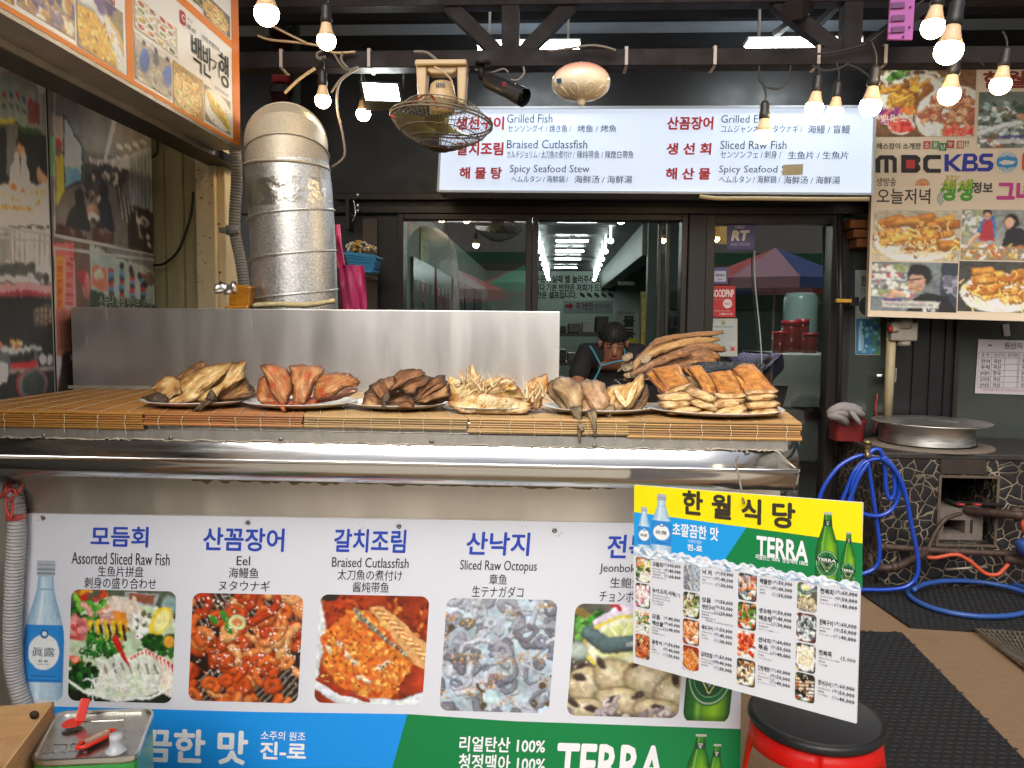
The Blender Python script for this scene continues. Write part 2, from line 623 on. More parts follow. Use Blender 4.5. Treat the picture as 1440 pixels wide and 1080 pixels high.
def rubber_mat(name, px, z, label):
	b = MB()
	q = [PZ(x, y, z) for x, y in px]
	n = len(q)
	lo = [Vector((v.x, v.y, .001)) for v in q]
	b.add(q + lo, [tuple(range(n))] + [(i, i + n, (i + 1) % n + n, (i + 1) % n) for i in range(n)], 0)
	# raised studs over the mat
	us = q[1] - q[0]
	xs = [v.x for v in q]; ys = [v.y for v in q]
	def inside(x, y):
		c = False
		for i in range(n):
			a, d = q[i], q[(i + 1) % n]
			if (a.y > y) != (d.y > y) and x < (d.x - a.x) * (y - a.y) / (d.y - a.y) + a.x: c = not c
		return c
	st = .034
	e1 = us.normalized(); e2 = Vector((-e1.y, e1.x, 0))
	nx = int((max(xs) - min(xs)) / st) + 2
	ny = int((max(ys) - min(ys)) / st) + 2
	for i in range(-nx, nx * 2):
		for j in range(-ny, ny * 2):
			p = q[0] + e1 * (i * st + (j % 2) * st / 2) + e2 * (j * st * .8)
			if inside(p.x, p.y):
				r, h = .009, .003
				c8 = [(p.x + r * math.cos(k * 1.047) * 1.5 * e1.x - r * .7 * math.sin(k * 1.047) * e1.y * -1 * -1, p.y + r * math.cos(k * 1.047) * 1.5 * e1.y + r * .7 * math.sin(k * 1.047) * e1.x, z) for k in range(6)]
				t8 = [((x - p.x) * .6 + p.x, (y - p.y) * .6 + p.y, z + h) for x, y, _ in c8]
				b.add(c8 + t8, [(6, 7, 8, 9, 10, 11)] + [(k, (k + 1) % 6, 6 + (k + 1) % 6, 6 + k) for k in range(6)])
	return tag(b.build(name, mat('black_rubber', '111112', .7, var=.3, scale=9, bump=.1)), label, 'mat')

rubber_mat('rubber_mat', [(1060, 884), (1268, 889), (1352, 975), (1462, 1090), (1475, 1140), (1180, 1160), (1080, 1010)], .012, 'black studded rubber mat on the floor beside the red stool')
rubber_mat('rubber_mat', [(1180, 800), (1460, 790), (1475, 894), (1371, 886), (1279, 880), (1215, 836)], .012, 'black rubber mat under the coiled blue hose, in front of the stove')
gq = [PZ(1372, 886, .02), PZ(1470, 892, .02), PZ(1470, 960, .02), PZ(1440, 938, .02)]
t = thing('drain_grate', 'rusty steel mesh drain grate in the floor at the right edge', 'grate', (gq[0].x, gq[0].y, 0))
b = MB()
for k in range(10):
	f = k / 9
	b.bar(gq[0].lerp(gq[3], f), gq[1].lerp(gq[2], f), .008, .012)
b.build('crossbar', mat('worn_steel', '8d8274', .5, .7, var=.4, scale=30), t)
b = MB()
for k in range(14):
	f = k / 13
	b.bar(gq[0].lerp(gq[1], f) + Vector((0, 0, .004)), gq[3].lerp(gq[2], f) + Vector((0, 0, .004)), .006, .012)
b.build('slats', mat('worn_steel'), t)

# ---- black shopfront
FY = 4.7
def fx(px): return P(px, 400, FY).x
HZ = P(780, 305, FY).z                  # door head
RZ = 3.06                               # underside of the canopy roof
m_black = mat('black_panel', '131316', .45, var=.3, scale=6, rvar=.12)
m_frame = mat('dark_bronze_frame', '2a2522', .4, .3, var=.2, scale=10)
shop = thing('shopfront', 'black panelled restaurant front with dark framed glass openings', 'shopfront', (fx(780), FY, 0))
b = MB()
XL, XR = -4.5, 6.5
b.bb(XL, fx(560), FY, FY + .15, 0, HZ)                         # solid wall left of the windows
b.bb(XL, XR, FY, FY + .15, HZ + .016, RZ + .3)                  # fascia above the openings
b.bb(fx(1182), fx(1198), FY, FY + .15, 0, HZ)
b.build('wall', m_black, shop)
b = MB()
b.bb(fx(512), fx(532), FY - .03, FY - .002, .2, HZ - .02)
b.build('trim_panel', mat('brown_panel', '4a4136', .4, var=.25, scale=5), shop)
b = MB()
b.bb(fx(475), fx(1222), FY - .035, FY - .002, HZ + .015, HZ + .06)
b.bb(fx(475), fx(1222), FY - .06, FY - .002, HZ + .09, HZ + .13)
b.build('header', m_frame, shop, bevel=.004)
def frame(x0, x1, nm='window_frame', z0=0.0, wd=.035, sill=.05, par=shop, d=.10):
	f = MB()
	zz = HZ + .015
	f.bb(x0, x0 + wd, FY - .02, FY + d, z0, zz)
	f.bb(x1 - wd, x1, FY - .02, FY + d, z0, zz)
	f.bb(x0 + wd, x1 - wd, FY - .018, FY + d, zz - wd, zz)
	f.bb(x0 + wd, x1 - wd, FY - .018, FY + d, z0, z0 + sill)
	return f.build(nm, m_frame, par, bevel=.003)
m_glass = bpy.data.materials.new('window_glass')
m_glass.use_nodes = True
_t = m_glass.node_tree
_t.nodes.clear()
_o = _t.nodes.new('ShaderNodeOutputMaterial'); _mx = _t.nodes.new('ShaderNodeMixShader')
_tr = _t.nodes.new('ShaderNodeBsdfTransparent'); _gl2 = _t.nodes.new('ShaderNodeBsdfGlossy')
_gl2.inputs['Roughness'].default_value = .01
_tr.inputs[0].default_value = (.86, .92, .89, 1)
_fr = _t.nodes.new('ShaderNodeFresnel'); _fr.inputs[0].default_value = 2.8
_t.links.new(_fr.outputs[0], _mx.inputs[0]); _t.links.new(_tr.outputs[0], _mx.inputs[1]); _t.links.new(_gl2.outputs[0], _mx.inputs[2])
_t.links.new(_mx.outputs[0], _o.inputs[0])
def pane(x0, x1, y, z0, z1, par, nm='pane'):
	g = MB(); g.quad((x0, y, z0), (x1, y, z0), (x1, y, z1), (x0, y, z1))
	return g.build(nm, m_glass, par)
w1 = frame(fx(560), fx(748) - .003)
pane(fx(566), fx(738), FY + .02, .05, HZ - .02, w1)
frame(fx(748), fx(965))
# sliding leaf standing open at the right of the middle opening
b = MB()
for px in (928, 940): b.bb(fx(px), fx(px) + .02, FY + .112, FY + .15, .05, HZ - .02)
sl_ = b.build('sliding_door', m_frame, shop, bevel=.002)
pane(fx(929) + .019, fx(940), FY + .13, .05, HZ - .02, sl_)
b = MB(); b.bb(fx(965), fx(990), FY - .05, FY + .12, 0, HZ + .012); b.build('post', mat('black_post', '17161a', .5), shop, bevel=.006)
w3 = frame(fx(990), fx(1180), wd=.055)
pane(fx(1000), fx(1168), FY + .02, .05, HZ - .04, w3)
# right end: dark glazed panels behind the stove
b = MB()
b.bb(fx(1252), fx(1346), FY, FY + .1, 0, HZ + .09)
for px in (1288, 1312, 1333): b.bb(fx(px), fx(px) + .012, FY - .012, FY, 0, HZ + .05)
b.build('panelling', mat('black_cladding', '121214', .35, var=.3, scale=14), shop)
b = MB(); b.bb(fx(1198), fx(1250), FY, FY + .04, 0, HZ - .1); b.build('glazed_panel', mat('grey_green_glass', '3d423e', .12, spec=.6, var=.15, scale=3), shop)
b = MB(); b.bb(fx(1352), XR, FY + .005, FY + .05, .0, HZ + .09); b.build('glazed_panel', mat('grey_green_glass'), shop)
b = MB(); b.bb(fx(1346), fx(1352), FY - .02, FY + .06, 0, HZ + .09); b.bb(fx(1352), XR, FY - .02, FY + .004, .60, .70); b.build('window_frame', m_frame, shop)
# chrome lever on the glazed door
b = MB()
pc = P(1247, 527, FY - .05)
b.box(pc + Vector((.03, .02, 0)), (.05, .05, .085))
b.tube([pc + Vector((.03, -.01, 0)), pc + Vector((-.02, -.03, 0)), pc + Vector((-.075, -.03, -.004))], [.018, .016, .013], 10)
b.build('door_handle', mat('chrome', (.75, .75, .76), .18, 1), shop, bevel=.004)

# ---- canopy roof over the shopfront, with its steel truss
cano = thing('canopy_roof', 'dark steel canopy roof on a brown truss above the stall', 'canopy', (fx(780), 3.2, 0))
m_steelb = mat('brown_steel', '160f0f', .65, .0, spec=.25, var=.35, scale=14, rvar=.15)
b = MB()
b.bb(XL, XR, 2.6, FY, RZ, RZ + .04)
b.build('roof_sheet', mat('blue_grey_sheet', 'a4b2c0', .5, .2, var=.2, scale=3), cano)
b = MB()
for y in (3.2, 3.75, 4.33):
	b.bb(XL, XR, y, y + .05, RZ - .06, RZ - .001)
b.build('purlin', mat('black_steel', '18181b', .5), cano)
TY = 3.2
def tz(py): return P(900, py, TY).z
def tx(px): return P(px, 60, TY).x
b = MB(); b.bb(XL, XR, TY - .04, TY + .04, tz(97), tz(73)); b.build('beam', m_steelb, cano, bevel=.004)
b = MB(); b.bb(XL, XR, TY - .035, TY + .035, tz(10), tz(-18)); b.build('beam', m_steelb, cano, bevel=.004)
for x0, x1 in ((718, 718), (1195, 1195), (240, 240)):
	b = MB(); b.bb(tx(x0) - .035, tx(x0) + .035, TY - .032, TY + .032, tz(74), tz(9)); b.build('post', m_steelb, cano)
for xa, xb in ((632, 702), (802, 735), (1088, 1180), (1306, 1210)):
	b = MB(); b.bar((tx(xa), TY, tz(6)), (tx(xb), TY, tz(76)), .055, .05, up=(0, 1, 0)); b.build('brace', m_steelb, cano)
b = MB()
b.bar(P(1114, 16, 3.0), P(1134, 2, 3.3), .07, .06); b.bar(P(1136, 14, 3.75), P(1090, 48, 4.1), .03, .03)
b.bar(P(1186, 0, 3.8), P(1150, 34, 4.0), .03, .03)
b.build('stub', m_steelb, cano)
for k, px in enumerate((400, 522, 880, 1003, 1147, 1240)):
	b = MB(); x = tx(px)
	for dx in (-.006,):
		b.bb(x + dx, x + dx + .012, TY - .046, TY + .046, tz(98) , tz(98) + .004)
		b.bb(x + dx, x + dx + .012, TY - .046, TY - .0415, tz(98), tz(72))
		b.bb(x + dx, x + dx + .012, TY - .046, TY + .046, tz(72) , tz(72) + .004)
	b.build('cable_tie', mat('dusty_white', 'a59a90', .6), cano)

# ---- left side wall, olive panel and cream pillar
MX = -1.66
t = thing('side_wall', 'grey side wall of the alley carrying the photo mural', 'wall', (MX - .1, 1.8, 0))
b = MB(); b.bb(MX - .2, MX - .008, -.5, 3.2, 0, 2.9); b.build('wall', mat('side_wall_paint', '5a5750', .7, var=.2), t)
b = MB(); b.bb(-1.42, -1.315, .2, 3.27, 1.985, 2.022); b.bb(MX - .008, -1.4205, .2, 3.27, 2.15, 2.2); b.build('rail', mat('black_rail', '2a2523', .4, .3, var=.3), t)
t = thing('wall_panel', 'olive painted sheet panel beside the mural with a black cable', 'panel', (-1.5, 3.25, 0))
x0, x1 = P(214, 330, 3.22).x, P(281, 330, 3.22).x
b = MB()
for k in range(3):
	b.bb(x0 - .02 + (x1 - x0 + .02) * k / 3, x0 - .02 + (x1 - x0 + .02) * (k + 1) / 3 - .003, 3.22 + .012 * k, 3.3, 0, 2.5)
b.build('sheet', mat('olive_paint', 'ccc092', .35, var=.2, scale=4, stretch=(6, 6, .7)), t)
pts = spline([P(222, 180, 3.20), P(221, 214, 3.20), P(212, 222, 3.19)], 5)
b = MB(); b.tube(pts, .004, 6)
b.tube(spline([P(272, 270, 3.18), P(268, 305, 3.18), P(252, 350, 3.17), P(232, 370, 3.16), P(216, 373, 3.16)], 8), .005, 6)
b.build('cable', mat('black_rubber_cable', '141414', .5), t)
t = thing('pillar', 'cream painted steel pillar with rust specks beside the silver duct', 'pillar', (P(296, 330, 3.18).x, 3.2, 0))
b = MB()
xa, xb, xc = P(275, 330, 3.18).x, P(303, 330, 3.18).x, P(317, 330, 3.2).x
b.bb(xa, xb, 3.18, 3.33, 0, 3.0); b.bb(xb, xc, 3.205, 3.33, 0, 3.0)
m_cream = mat('rusty_cream_paint', 'f6e2b4', .5, var=.12, scale=5)
b.build('post', m_cream, t, bevel=.006)
b = MB()
for _ in range(46):
	z = 1.42 + rnd.random() * .75; x = xa + .008 + rnd.random() ** 1.5 * (xb - xa - .02); r = .0012 + rnd.random() * .0022
	b.lathe([(r, 0), (r * .6, .0012)], (x, 3.179, z), 7, M=Matrix.Rotation(math.pi / 2, 3, 'X'))
for z in (1.75, 1.55): b.lathe([(.004, 0), (.004, .003), (.002, .004)], (xb + .006, 3.204, z), 8, M=Matrix.Rotation(math.pi / 2, 3, 'X'))
b.build('rust_spot', mat('rust', '5a3a1e', .9, var=.3), t)
for (pa, pb, col, lab) in ((382, 407, '3c1d1c', 'dark red vent pipe at the back of the canopy, upper left'), (411, 422, '48524f', 'slim grey green pipe next to the dark red vent pipe')):
	b = MB(); a = P(pa, 60, 4.5); c = P(pb, 60, 4.5); r = (c.x - a.x) / 2
	b.tube([((a.x + c.x) / 2, 4.5, 1.2), ((a.x + c.x) / 2, 4.5, 3.05)], r, 16)
	pipe = tag(b.build('vent_pipe', mat('pipe_' + col, col, .4, .3)), lab, 'pipe')
	b = MB()
	for py in ((45, 128) if pa < 400 else (90,)):
		z = P(pa, py, 4.5).z
		b = MB(); b.lathe([(r, -.02), (r + .012, -.02), (r + .012, .02), (r, .02)], ((a.x + c.x) / 2, 4.5, z), 16, smooth=False); b.build('collar', mat('pipe_collar', '2c2a2a', .4, .3), pipe)
	if pa < 400: b = MB(); b.lathe([(r + .002, 0), (r + .002, .1)], ((a.x + c.x) / 2, 4.5, P(pa, 118, 4.5).z), 16); b.build('band', mat('red_band', '8a1f26', .5), pipe)

# ---- corrugated conduits beside the pillar
def flex(name, pts, r, colr, label, pitch=.012, parent=None):
	pts = spline(pts, 10)
	out, rr = [], []
	acc = 0
	L = [0]
	for i in range(1, len(pts)): L.append(L[-1] + (pts[i] - pts[i - 1]).length)
	n = int(L[-1] / (pitch / 4))
	j = 0
	for k in range(n + 1):
		s = L[-1] * k / n
		while j < len(L) - 2 and L[j + 1] < s: j += 1
		f = (s - L[j]) / max(1e-9, L[j + 1] - L[j])
		out.append(pts[j].lerp(pts[j + 1], f)); rr.append(r * (1 + (.11, .04, -.1, .04)[k % 4]))
	b = MB(); b.tube(out, rr, 12)
	return tag(b.build(name, mat('conduit_' + colr, colr, .5, var=.15), parent), label, 'conduit')
flex('conduit', [P(329, 200, 3.1), P(333, 250, 3.1), P(330, 320, 3.1), P(339, 370, 3.1), P(349, 440, 3.1)], .022, '9a9488', 'ribbed grey conduit running down between cream pillar and duct')
b = MB(); pc = P(327, 324, 3.09); b.lathe([(.026, -.018), (.026, .018)], pc, 14); b.box(pc + Vector((-.03, .0, 0)), (.04, .03, .02))
tag(b.build('pipe_clip', mat('grey_plastic', '8b8880', .5)), 'grey plastic clip holding the ribbed conduit', 'clip')

# ---- overall awnings and buildings across the alley, behind the viewer (they show in the glass and the steel)
t = thing('opposite_building', 'pale rendered market building across the alley', 'building', (0, -9, 0))
b = MB(); b.bb(-14, 14, -10, -9, 0, 3.0); b.build('wall', mat('pale_render', 'b8ab98', .8, var=.2, scale=2), t)
for k in range(6):
	b = MB(); b.bb(-12 + k * 4, -9.5 + k * 4, -8.999, -8.95, .1, 2.3); b.build('shutter', mat('dark_shutter_%d' % (k % 2), ('3a4048', '6b5140')[k % 2], .5, var=.2), t)
def parasol(x, y, z, r, cols, label):
	t = thing('market_parasol', label, 'parasol', (x, y, 0), group='parasols across the alley')
	b = MB()
	n = 8
	for k in range(n):
		a0, a1 = 2 * math.pi * k / n, 2 * math.pi * (k + 1) / n
		p0, p1 = Vector((x + r * math.cos(a0), y + r * math.sin(a0), z)), Vector((x + r * math.cos(a1), y + r * math.sin(a1), z))
		top = Vector((x, y, z + r * .42)); d = Vector((0, 0, -.16))
		b.add([p0, p1, top], [(0, 1, 2)], k % len(cols)); b.quad(p0, p0 + d, p1 + d, p1, k % len(cols))
	b.build('canopy', [mat('cloth_' + c, c, .8) for c in cols], t)
	b = MB(); b.tube([(x, y, 0.0), (x, y, z + r * .4)], .02, 8); b.build('pole', mat('white_pole', 'c8c8c8', .4, .5), t)
t = thing('opposite_awning', 'pale awning fascia over the stalls across the alley', 'awning', (0, -5.2, 2.4))
b = MB(); b.bb(-7, 7, -5.3, -5.2, 2.75, 3.3); b.bb(-7, 7, -9, -5.301, 3.2, 3.3); b.build('fascia', mat('pale_awning', 'c8c6bc', .7, var=.2), t)
b = MB(); b.bb(-7, 7, -5.31, -5.19, 2.55, 2.749); b.build('valance', mat('green_valance', '2f7a52', .8), t)
parasol(3.5, -3.0, 2.1, 1.25, ['f08ab0', '4a6ac0', 'f4b8cc', 'e02c30'], 'multicoloured market parasol mirrored in the right hand glass door')
parasol(-1.7, -3.8, 1.95, .95, ['e83a48', 'f0c8c8'], 'red and white market parasol mirrored in the left shop window')
parasol(-.45, -4.6, 2.1, .9, ['2fc07a', 'f04050'], 'green and red market parasol mirrored in the left shop window')
# ================================================================ painted dishes for the printed pictures
def dish_sashimi(n=150):
	c = Canvas(n, n, '1d2416')
	c.noise(5, .4)
	c.rect(0, 0, 1, .16, '55604a'); c.scatter(26, (0, 0, .4, .13), .05, ['d8452a', 'e8a02a', 'c8301e', '3c7a2a'], .4)
	c.ell(.5, .52, .60, .47, 'e4eeda', 0, .04); c.ell(.5, .50, .56, .43, 'c9dcb8', 0, .1)
	c.poly([(.52, .02), (.84, .03), (.8, .14), (.52, .1)], 'a8a8b0'); c.poly([(.56, .03), (.8, .04), (.77, .12), (.56, .09)], '9a5a40')
	c.ell(.95, .12, .1, .09, '8aa8a8', 0, .2)
	c.scatter(60, (.02, .1, .45, .32), .045, ['2f7a22', '4ea02f', '78c040', '1d5016'], .5, .4)
	for k in range(9): c.worm(.18 + c.r.rand() * .22, .16 + c.r.rand() * .14, .12, .03, ['efb8a8', 'e89a86', 'f4dccb'][k % 3], 'c86a58', .6)
	for k in range(12):
		x = .36 + k * .022
		c.stroke([(x, .12 - .02 * (k % 3)), (x + .12, .22 + k * .008)], .022, 'f2e6d4', 'd8bfa0', .3)
	for k in range(6): c.stroke([(.42 + k * .02, .2), (.47 + k * .02, .36)], .013, 'f0a030', 'c86a18')
	c.scatter(40, (.56, .2, .75, .36), .03, ['f4f0e2', 'd8d8c0', '6a6a50', 'ffffff'], .7, .3)
	c.ell(.86, .26, .095, .15, 'f0d020', .5, .08); c.ell(.87, .26, .075, .12, 'f8f0a0', .5, .2)
	for k in range(5):
		c.stroke([(.19 + k * .075, .29), (.21 + k * .075, .43)], .028, 'f2cc30', 'c89018', .3); c.stroke([(.215 + k * .075, .32), (.235 + k * .075, .44)], .016, '3c2814', None, .2)
	c.scatter(40, (.0, .26, .16, .42), .05, ['d8706a', 'c84848', 'eaa098'], .6, .4)
	for k in range(60): c.worm(.12 + c.r.rand() * .36, .4 + c.r.rand() * .2, .12, .016, ['1d5a18', '2c8022', '184412', '3c9a2c'][k % 4], None, 2, taper=True)
	c.scatter(70, (.68, .4, 1, .56), .035, ['1d5016', '2a7020', '123a10'], .8, .5)
	c.ell(.95, .45, .05, .06, 'e8a83a', 0, .2, .3); c.ell(.05, .64, .08, .06, 'e85a2a', .3, .2, .4); c.ell(.06, .62, .04, .03, 'f4b090', .3, .4)
	c.scatter(110, (.0, .66, .3, .88), .034, ['123a10', '1d5a18', '2c7022', '0a260a'], .8, .5)
	c.ell(.66, .4, .045, .03, 'ffffff', 0, .2); c.ell(.64, .4, .015, .012, 'c03090', 0, .4)
	for k in range(13):
		x, y = .55 + k * .036, .54 + abs(k - 5) * .016
		c.stroke([(x, y), (x + .03, y + .16), (x + .0, y + .27)], .027, 'f6e8dc', 'e8cfc0', .25)
		c.stroke([(x + .005, y), (x + .025, y + .05)], .014, 'd83a3a', 'c02828', .2)
	for k in range(14):
		x = .28 + k * .04
		c.stroke([(x, .62 + .03 * math.sin(k)), (x + .06, .72), (x + .03, .84)], .032, 'eef0e4', 'ccd4bc', .3)
		if k % 2: c.stroke([(x + .02, .66), (x + .05, .73)], .012, '6a6458', None, .2, al=.8)
	for k in range(60): c.worm(.25 + c.r.rand() * .55, .78 + c.r.rand() * .12, .16, .006, ['f4f6e6', 'dfe8c8', 'ffffff'][k % 3], None, 1.5)
	c.stroke([(.44, .43), (.5, .56), (.58, .68)], .038, 'd8241c', 'a01410', .5, taper=True)
	c.stroke([(0, .82), (.2, .93), (.5, .98), (.8, .95), (1, .84)], .014, 'f4f6f0', None, .2)
	c.noise(40, .07, 2)
	return c
def dish_eel(n=150, hot=1):
	c = Canvas(n, n, '2a1810')
	for k in range(18): c.stroke([(k * .06 - .1, 0), (k * .06 + .1, .3)], .008, '8a8478', None, .3)
	for k in range(16): c.stroke([(k * .07 - .1, 1.02), (k * .07 + .2, .7)], .008, '8a8478', None, .3)
	for k in range(80):
		x, y = c.r.rand() * 1.1 - .05, c.r.rand() * 1.1 - .05
		col, c2 = [('d8682a', '6a1c0a'), ('c8501c', '5a1608'), ('e08a48', '8a2c10'), ('b83c14', '4a1006'), ('e8a868', '9a4418')][c.r.randint(5)]
		c.worm(x, y, .26 + .12 * c.r.rand(), .036 + .024 * c.r.rand(), col, c2, 2.6, shade=.75)
	c.scatter(40, (0, 0, 1, 1), .03, ['a02408', '801804', 'c84818'], .5, .3, .8)
	for x, y in ((.2, .25), (.3, .22), (.34, .33)): c.ell(x, y, .07, .035, '3c8a28', rnd.random() * 3, .25, .5)
	c.ell(.42, .26, .08, .07, 'cfe0a0', 0, .1); c.ell(.42, .26, .055, .045, 'e08040', 0, .3)
	c.scatter(230, (.05, .05, 1, .75), .011, ['fff2d8', 'f4dcb0', 'ffffff'], .5, .2)
	c.scatter(70, (0, 0, 1, 1), .012, ['ffd8b0', 'ffffff'], .35, .0, .9)
	c.noise(30, .1, 2)
	return c
def dish_stew(n=150):
	c = Canvas(n, n, '9a3414')
	c.noise(6, .5, 4)
	c.scatter(160, (0, 0, 1, .6), .035, ['a83818', 'c85a28', '7a2008', 'd8803c', '5a1a08'], .6, .5, .6)
	c.ell(.1, .02, .1, .06, '2c2620', 0, .3); c.stroke([(-.05, .0), (.02, .4), (-.05, .8)], .07, 'dfe4e6', None, .1)
	c.poly([(.45, .12), (.58, .1), (1.02, .45), (1.02, .66), (.9, .62)], 'd8a468')
	for k in range(40): c.stroke([(.5 + k * .012, .13 + k * .011), (.58 + k * .012, .14 + k * .011)], .012, ['e0b070', 'b86a30', 'c8843c', 'f0d8a0'][k % 4], None, .3)
	body = [(.03, .4), (.15, .25), (.33, .13), (.45, .15), (.62, .3), (.78, .5), (.9, .62), (.8, .78), (.7, .94), (.5, .96), (.25, .84), (.08, .68)]
	c.poly(body, 'd8702c')
	for _ in range(420):
		x, y = .06 + c.r.rand() * .8, .16 + c.r.rand() * .76
		col = ['d87828', 'e8a040', 'c85018', 'f0c060', 'b84010', 'e09030'][c.r.randint(6)]
		ins = False
		for i in range(len(body)):
			a, d = body[i], body[(i + 1) % len(body)]
			if (a[1] > y) != (d[1] > y) and x < (d[0] - a[0]) * (y - a[1]) / (d[1] - a[1]) + a[0]: ins = not ins
		if ins: c.ell(x, y, .035, .022, col, c.r.rand() * 3, .7, .5)
	for x, y, a in ((.2, .45, .8), (.28, .55, .9), (.35, .62, .6), (.42, .76, .1), (.48, .78, .3), (.6, .66, -.4), (.1, .5, 1), (.66, .62, -.6)):
		c.ell(x, y, .055, .028, 'e8dcc0', a, .5, .4); c.ell(x + .01, y + .01, .03, .012, 'b0a890', a, .6)
	for k in range(30): c.stroke([(.33 + k * .017, .14 + k * .0145), (.37 + k * .017, .2 + k * .013)], .016, ['8a9a88', '50645c', 'b8b8a0', '3c4c48', 'a06a38'][k % 5], None, .5)
	c.scatter(110, (.05, .2, .85, .9), .014, ['7a1c08', 'a83010', 'f8d070', '5a3018'], .6, .3)
	c.stroke([(-.02, .8), (.2, .93), (.5, 1.0), (.8, 1.0), (1.02, .92)], .06, 'e4eaee', 'c8d4dc', .2)
	c.stroke([(.02, .78), (.25, .9), (.5, .965)], .02, 'a02c10', None, .2)
	c.noise(34, .12, 2)
	return c
def dish_octopus(n=150):
	c = Canvas(n, n, 'b4c6d4')
	c.noise(4, .25)
	c.ell(.1, .1, .3, .12, 'd8eaf4', .2, .3)
	for k in range(110):
		x, y = c.r.rand() * 1.1 - .05, c.r.rand() * 1.1 - .02
		col, c2 = [('9ca0aa', '505462'), ('b8bec8', '6a7080'), ('848894', '464852'), ('ccd2da', '7c8290'), ('7a7a82', '403e46')][c.r.randint(5)]
		c.worm(x, y, .22 + .15 * c.r.rand(), .024 + .022 * c.r.rand(), col, c2, 3.2, shade=.6, taper=c.r.rand() < .5)
	c.ell(.45, .86, .1, .07, 'cfe8f2', .6, .3); c.stroke([(.36, .8), (.4, .94)], .012, '8a6820')
	for k in range(16):
		x, y = c.r.rand(), c.r.rand() * .95
		c.scatter(22, (x - .07, y - .04, x + .07, y + .04), .011, ['c89850', 'e0b878', 'a87430', 'b88440'], .6, .3)
	c.scatter(110, (0, 0, 1, 1), .008, ['ffffff', 'f0f6ff'], .5, 0, .8)
	for k in range(8): c.worm(c.r.rand(), c.r.rand(), .1, .016, '5a4a34', None, 2)
	c.noise(34, .08, 2)
	return c
def dish_abalone(n=150):
	c = Canvas(n, n, '56564a')
	c.noise(5, .4)
	c.scatter(60, (0, .08, .3, .3), .04, ['2c7a22', '3c9a2c', '1a5018', '70b050'], .7, .5)
	for k in range(7): c.stroke([(.2 + k * .09, .16), (.5 + k * .08, -.02)], .04, 'e4dcec', 'b8b0c8', .4)
	c.worm(.4, .05, .1, .02, 'c02838'); c.ell(.06, .08, .1, .05, '8a7040', .3, .4)
	c.ell(.42, .33, .34, .23, 'e8dc50', -.25, .05); c.ell(.43, .33, .31, .205, 'f2f4dc', -.25, .08); c.ell(.44, .32, .27, .17, 'dce49a', -.25, .2)
	for k in range(9):
		a = k * .7; c.stroke([(.44, .32), (.44 + .26 * math.cos(a), .32 + .16 * math.sin(a))], .006, 'f6f8e4', None, 0)
	c.stroke([(.15, .27), (.3, .36), (.55, .34), (.8, .24), (.95, .22)], .085, '5c7478', '26302e', .8); c.stroke([(.5, .36), (.8, .27), (1, .26)], .03, 'a8b0ac', '606860', .6)
	c.ell(.05, .42, .12, .1, 'b8c8c0', .4, .3, .3, '6c8078')
	for x, y, rx, ry, a in ((.16, .72, .19, .17, .3), (.4, .64, .2, .16, .5), (.72, .66, .25, .17, .1), (.95, .8, .2, .2, .6), (.5, .86, .26, .12, .2), (.15, .93, .22, .1, 0), (.8, .92, .22, .1, .1)):
		c.ell(x, y, rx * 1.12, ry * 1.14, '6e6048', a, .2); c.ell(x, y, rx, ry, 'd8caa6', a, .12, .4, '9c8a64')
		c.ell(x - .03, y - .03, rx * .5, ry * .35, 'ebe0c4', a, .9)
	for x, y, a in ((.1, .55, -.5), (.09, .66, .3), (.38, .85, -.5), (.62, .8, -.5), (.8, .9, .2), (.6, .52, -.6), (.28, .52, 1), (.95, .66, 1.2), (.22, .93, .2), (.06, .88, .6)):
		c.ell(x, y, .085, .04, '35261f', a, .35, .6, '6a5850')
	c.scatter(60, (.02, .5, .98, .98), .014, ['ffffff', 'fff8e8'], .4, 0, .9)
	for k in range(16): c.worm(c.r.rand(), .9 + c.r.rand() * .1, .1, .025, ['b8b0b0', '8a7c88', 'd8d0c8'][k % 3], '504450', 2)
	c.noise(30, .08, 2)
	return c
def dish_misc(k, n=34):
	c = Canvas(n, n, ['3c4a30', 'e8e4dc', '2a3c28', '70302a', '404040'][k % 5])
	pal = {0: ['f0e8dc', 'e8d0c8', 'ffffff', 'd87898'], 1: ['d8e0d0', '8aa870', 'e89a50', 'f0f0e8', '3c6a30'], 2: ['d8c8a0', '80684a', '50483c', 'e8e0c8', '8ab050'], 3: ['e8a868', 'd8804a', 'f0c090', 'b85a28'],
		   4: ['404850', 'd8d0c8', 'c85040', '8a9498', 'e8a050'], 5: ['c84020', '3c7a2a', '503828', 'e09050', '7aa040'], 6: ['c82c10', 'e05a28', 'a01c08', 'e88a50'], 7: ['e8d8b0', '403830', 'c88a48', '704828', 'f0e8d0'],
		   8: ['606a70', 'a8b0b4', '303438', 'e0e4e4'], 9: ['f0ead0', 'e0d4b0', 'ffffff', 'd0c098'], 10: ['c86a38', 'e8c8a0', '3a2418', '181210', 'f0e0c8']}[k]
	c.ell(.5, .52, .48, .46, 'e8ece8', 0, .1)
	for i in range(70): c.worm(.12 + c.r.rand() * .76, .12 + c.r.rand() * .76, .25, .05, pal[i % len(pal)], None, 2.5, shade=.6)
	if k == 9: c.ell(.5, .55, .48, .42, 'f0f0ee', 0, .1); c.ell(.5, .5, .4, .32, 'e8ddb8', 0, .1); c.scatter(60, (.2, .28, .8, .72), .05, pal, .7)
	if k == 10:
		for i in range(7): c.stroke([(0, .2 + i * .12), (1, .05 + i * .12)], .025, '141010')
	c.noise(14, .15, 2)
	return c
BIG = [dish_sashimi, dish_eel, dish_stew, dish_octopus, dish_abalone]

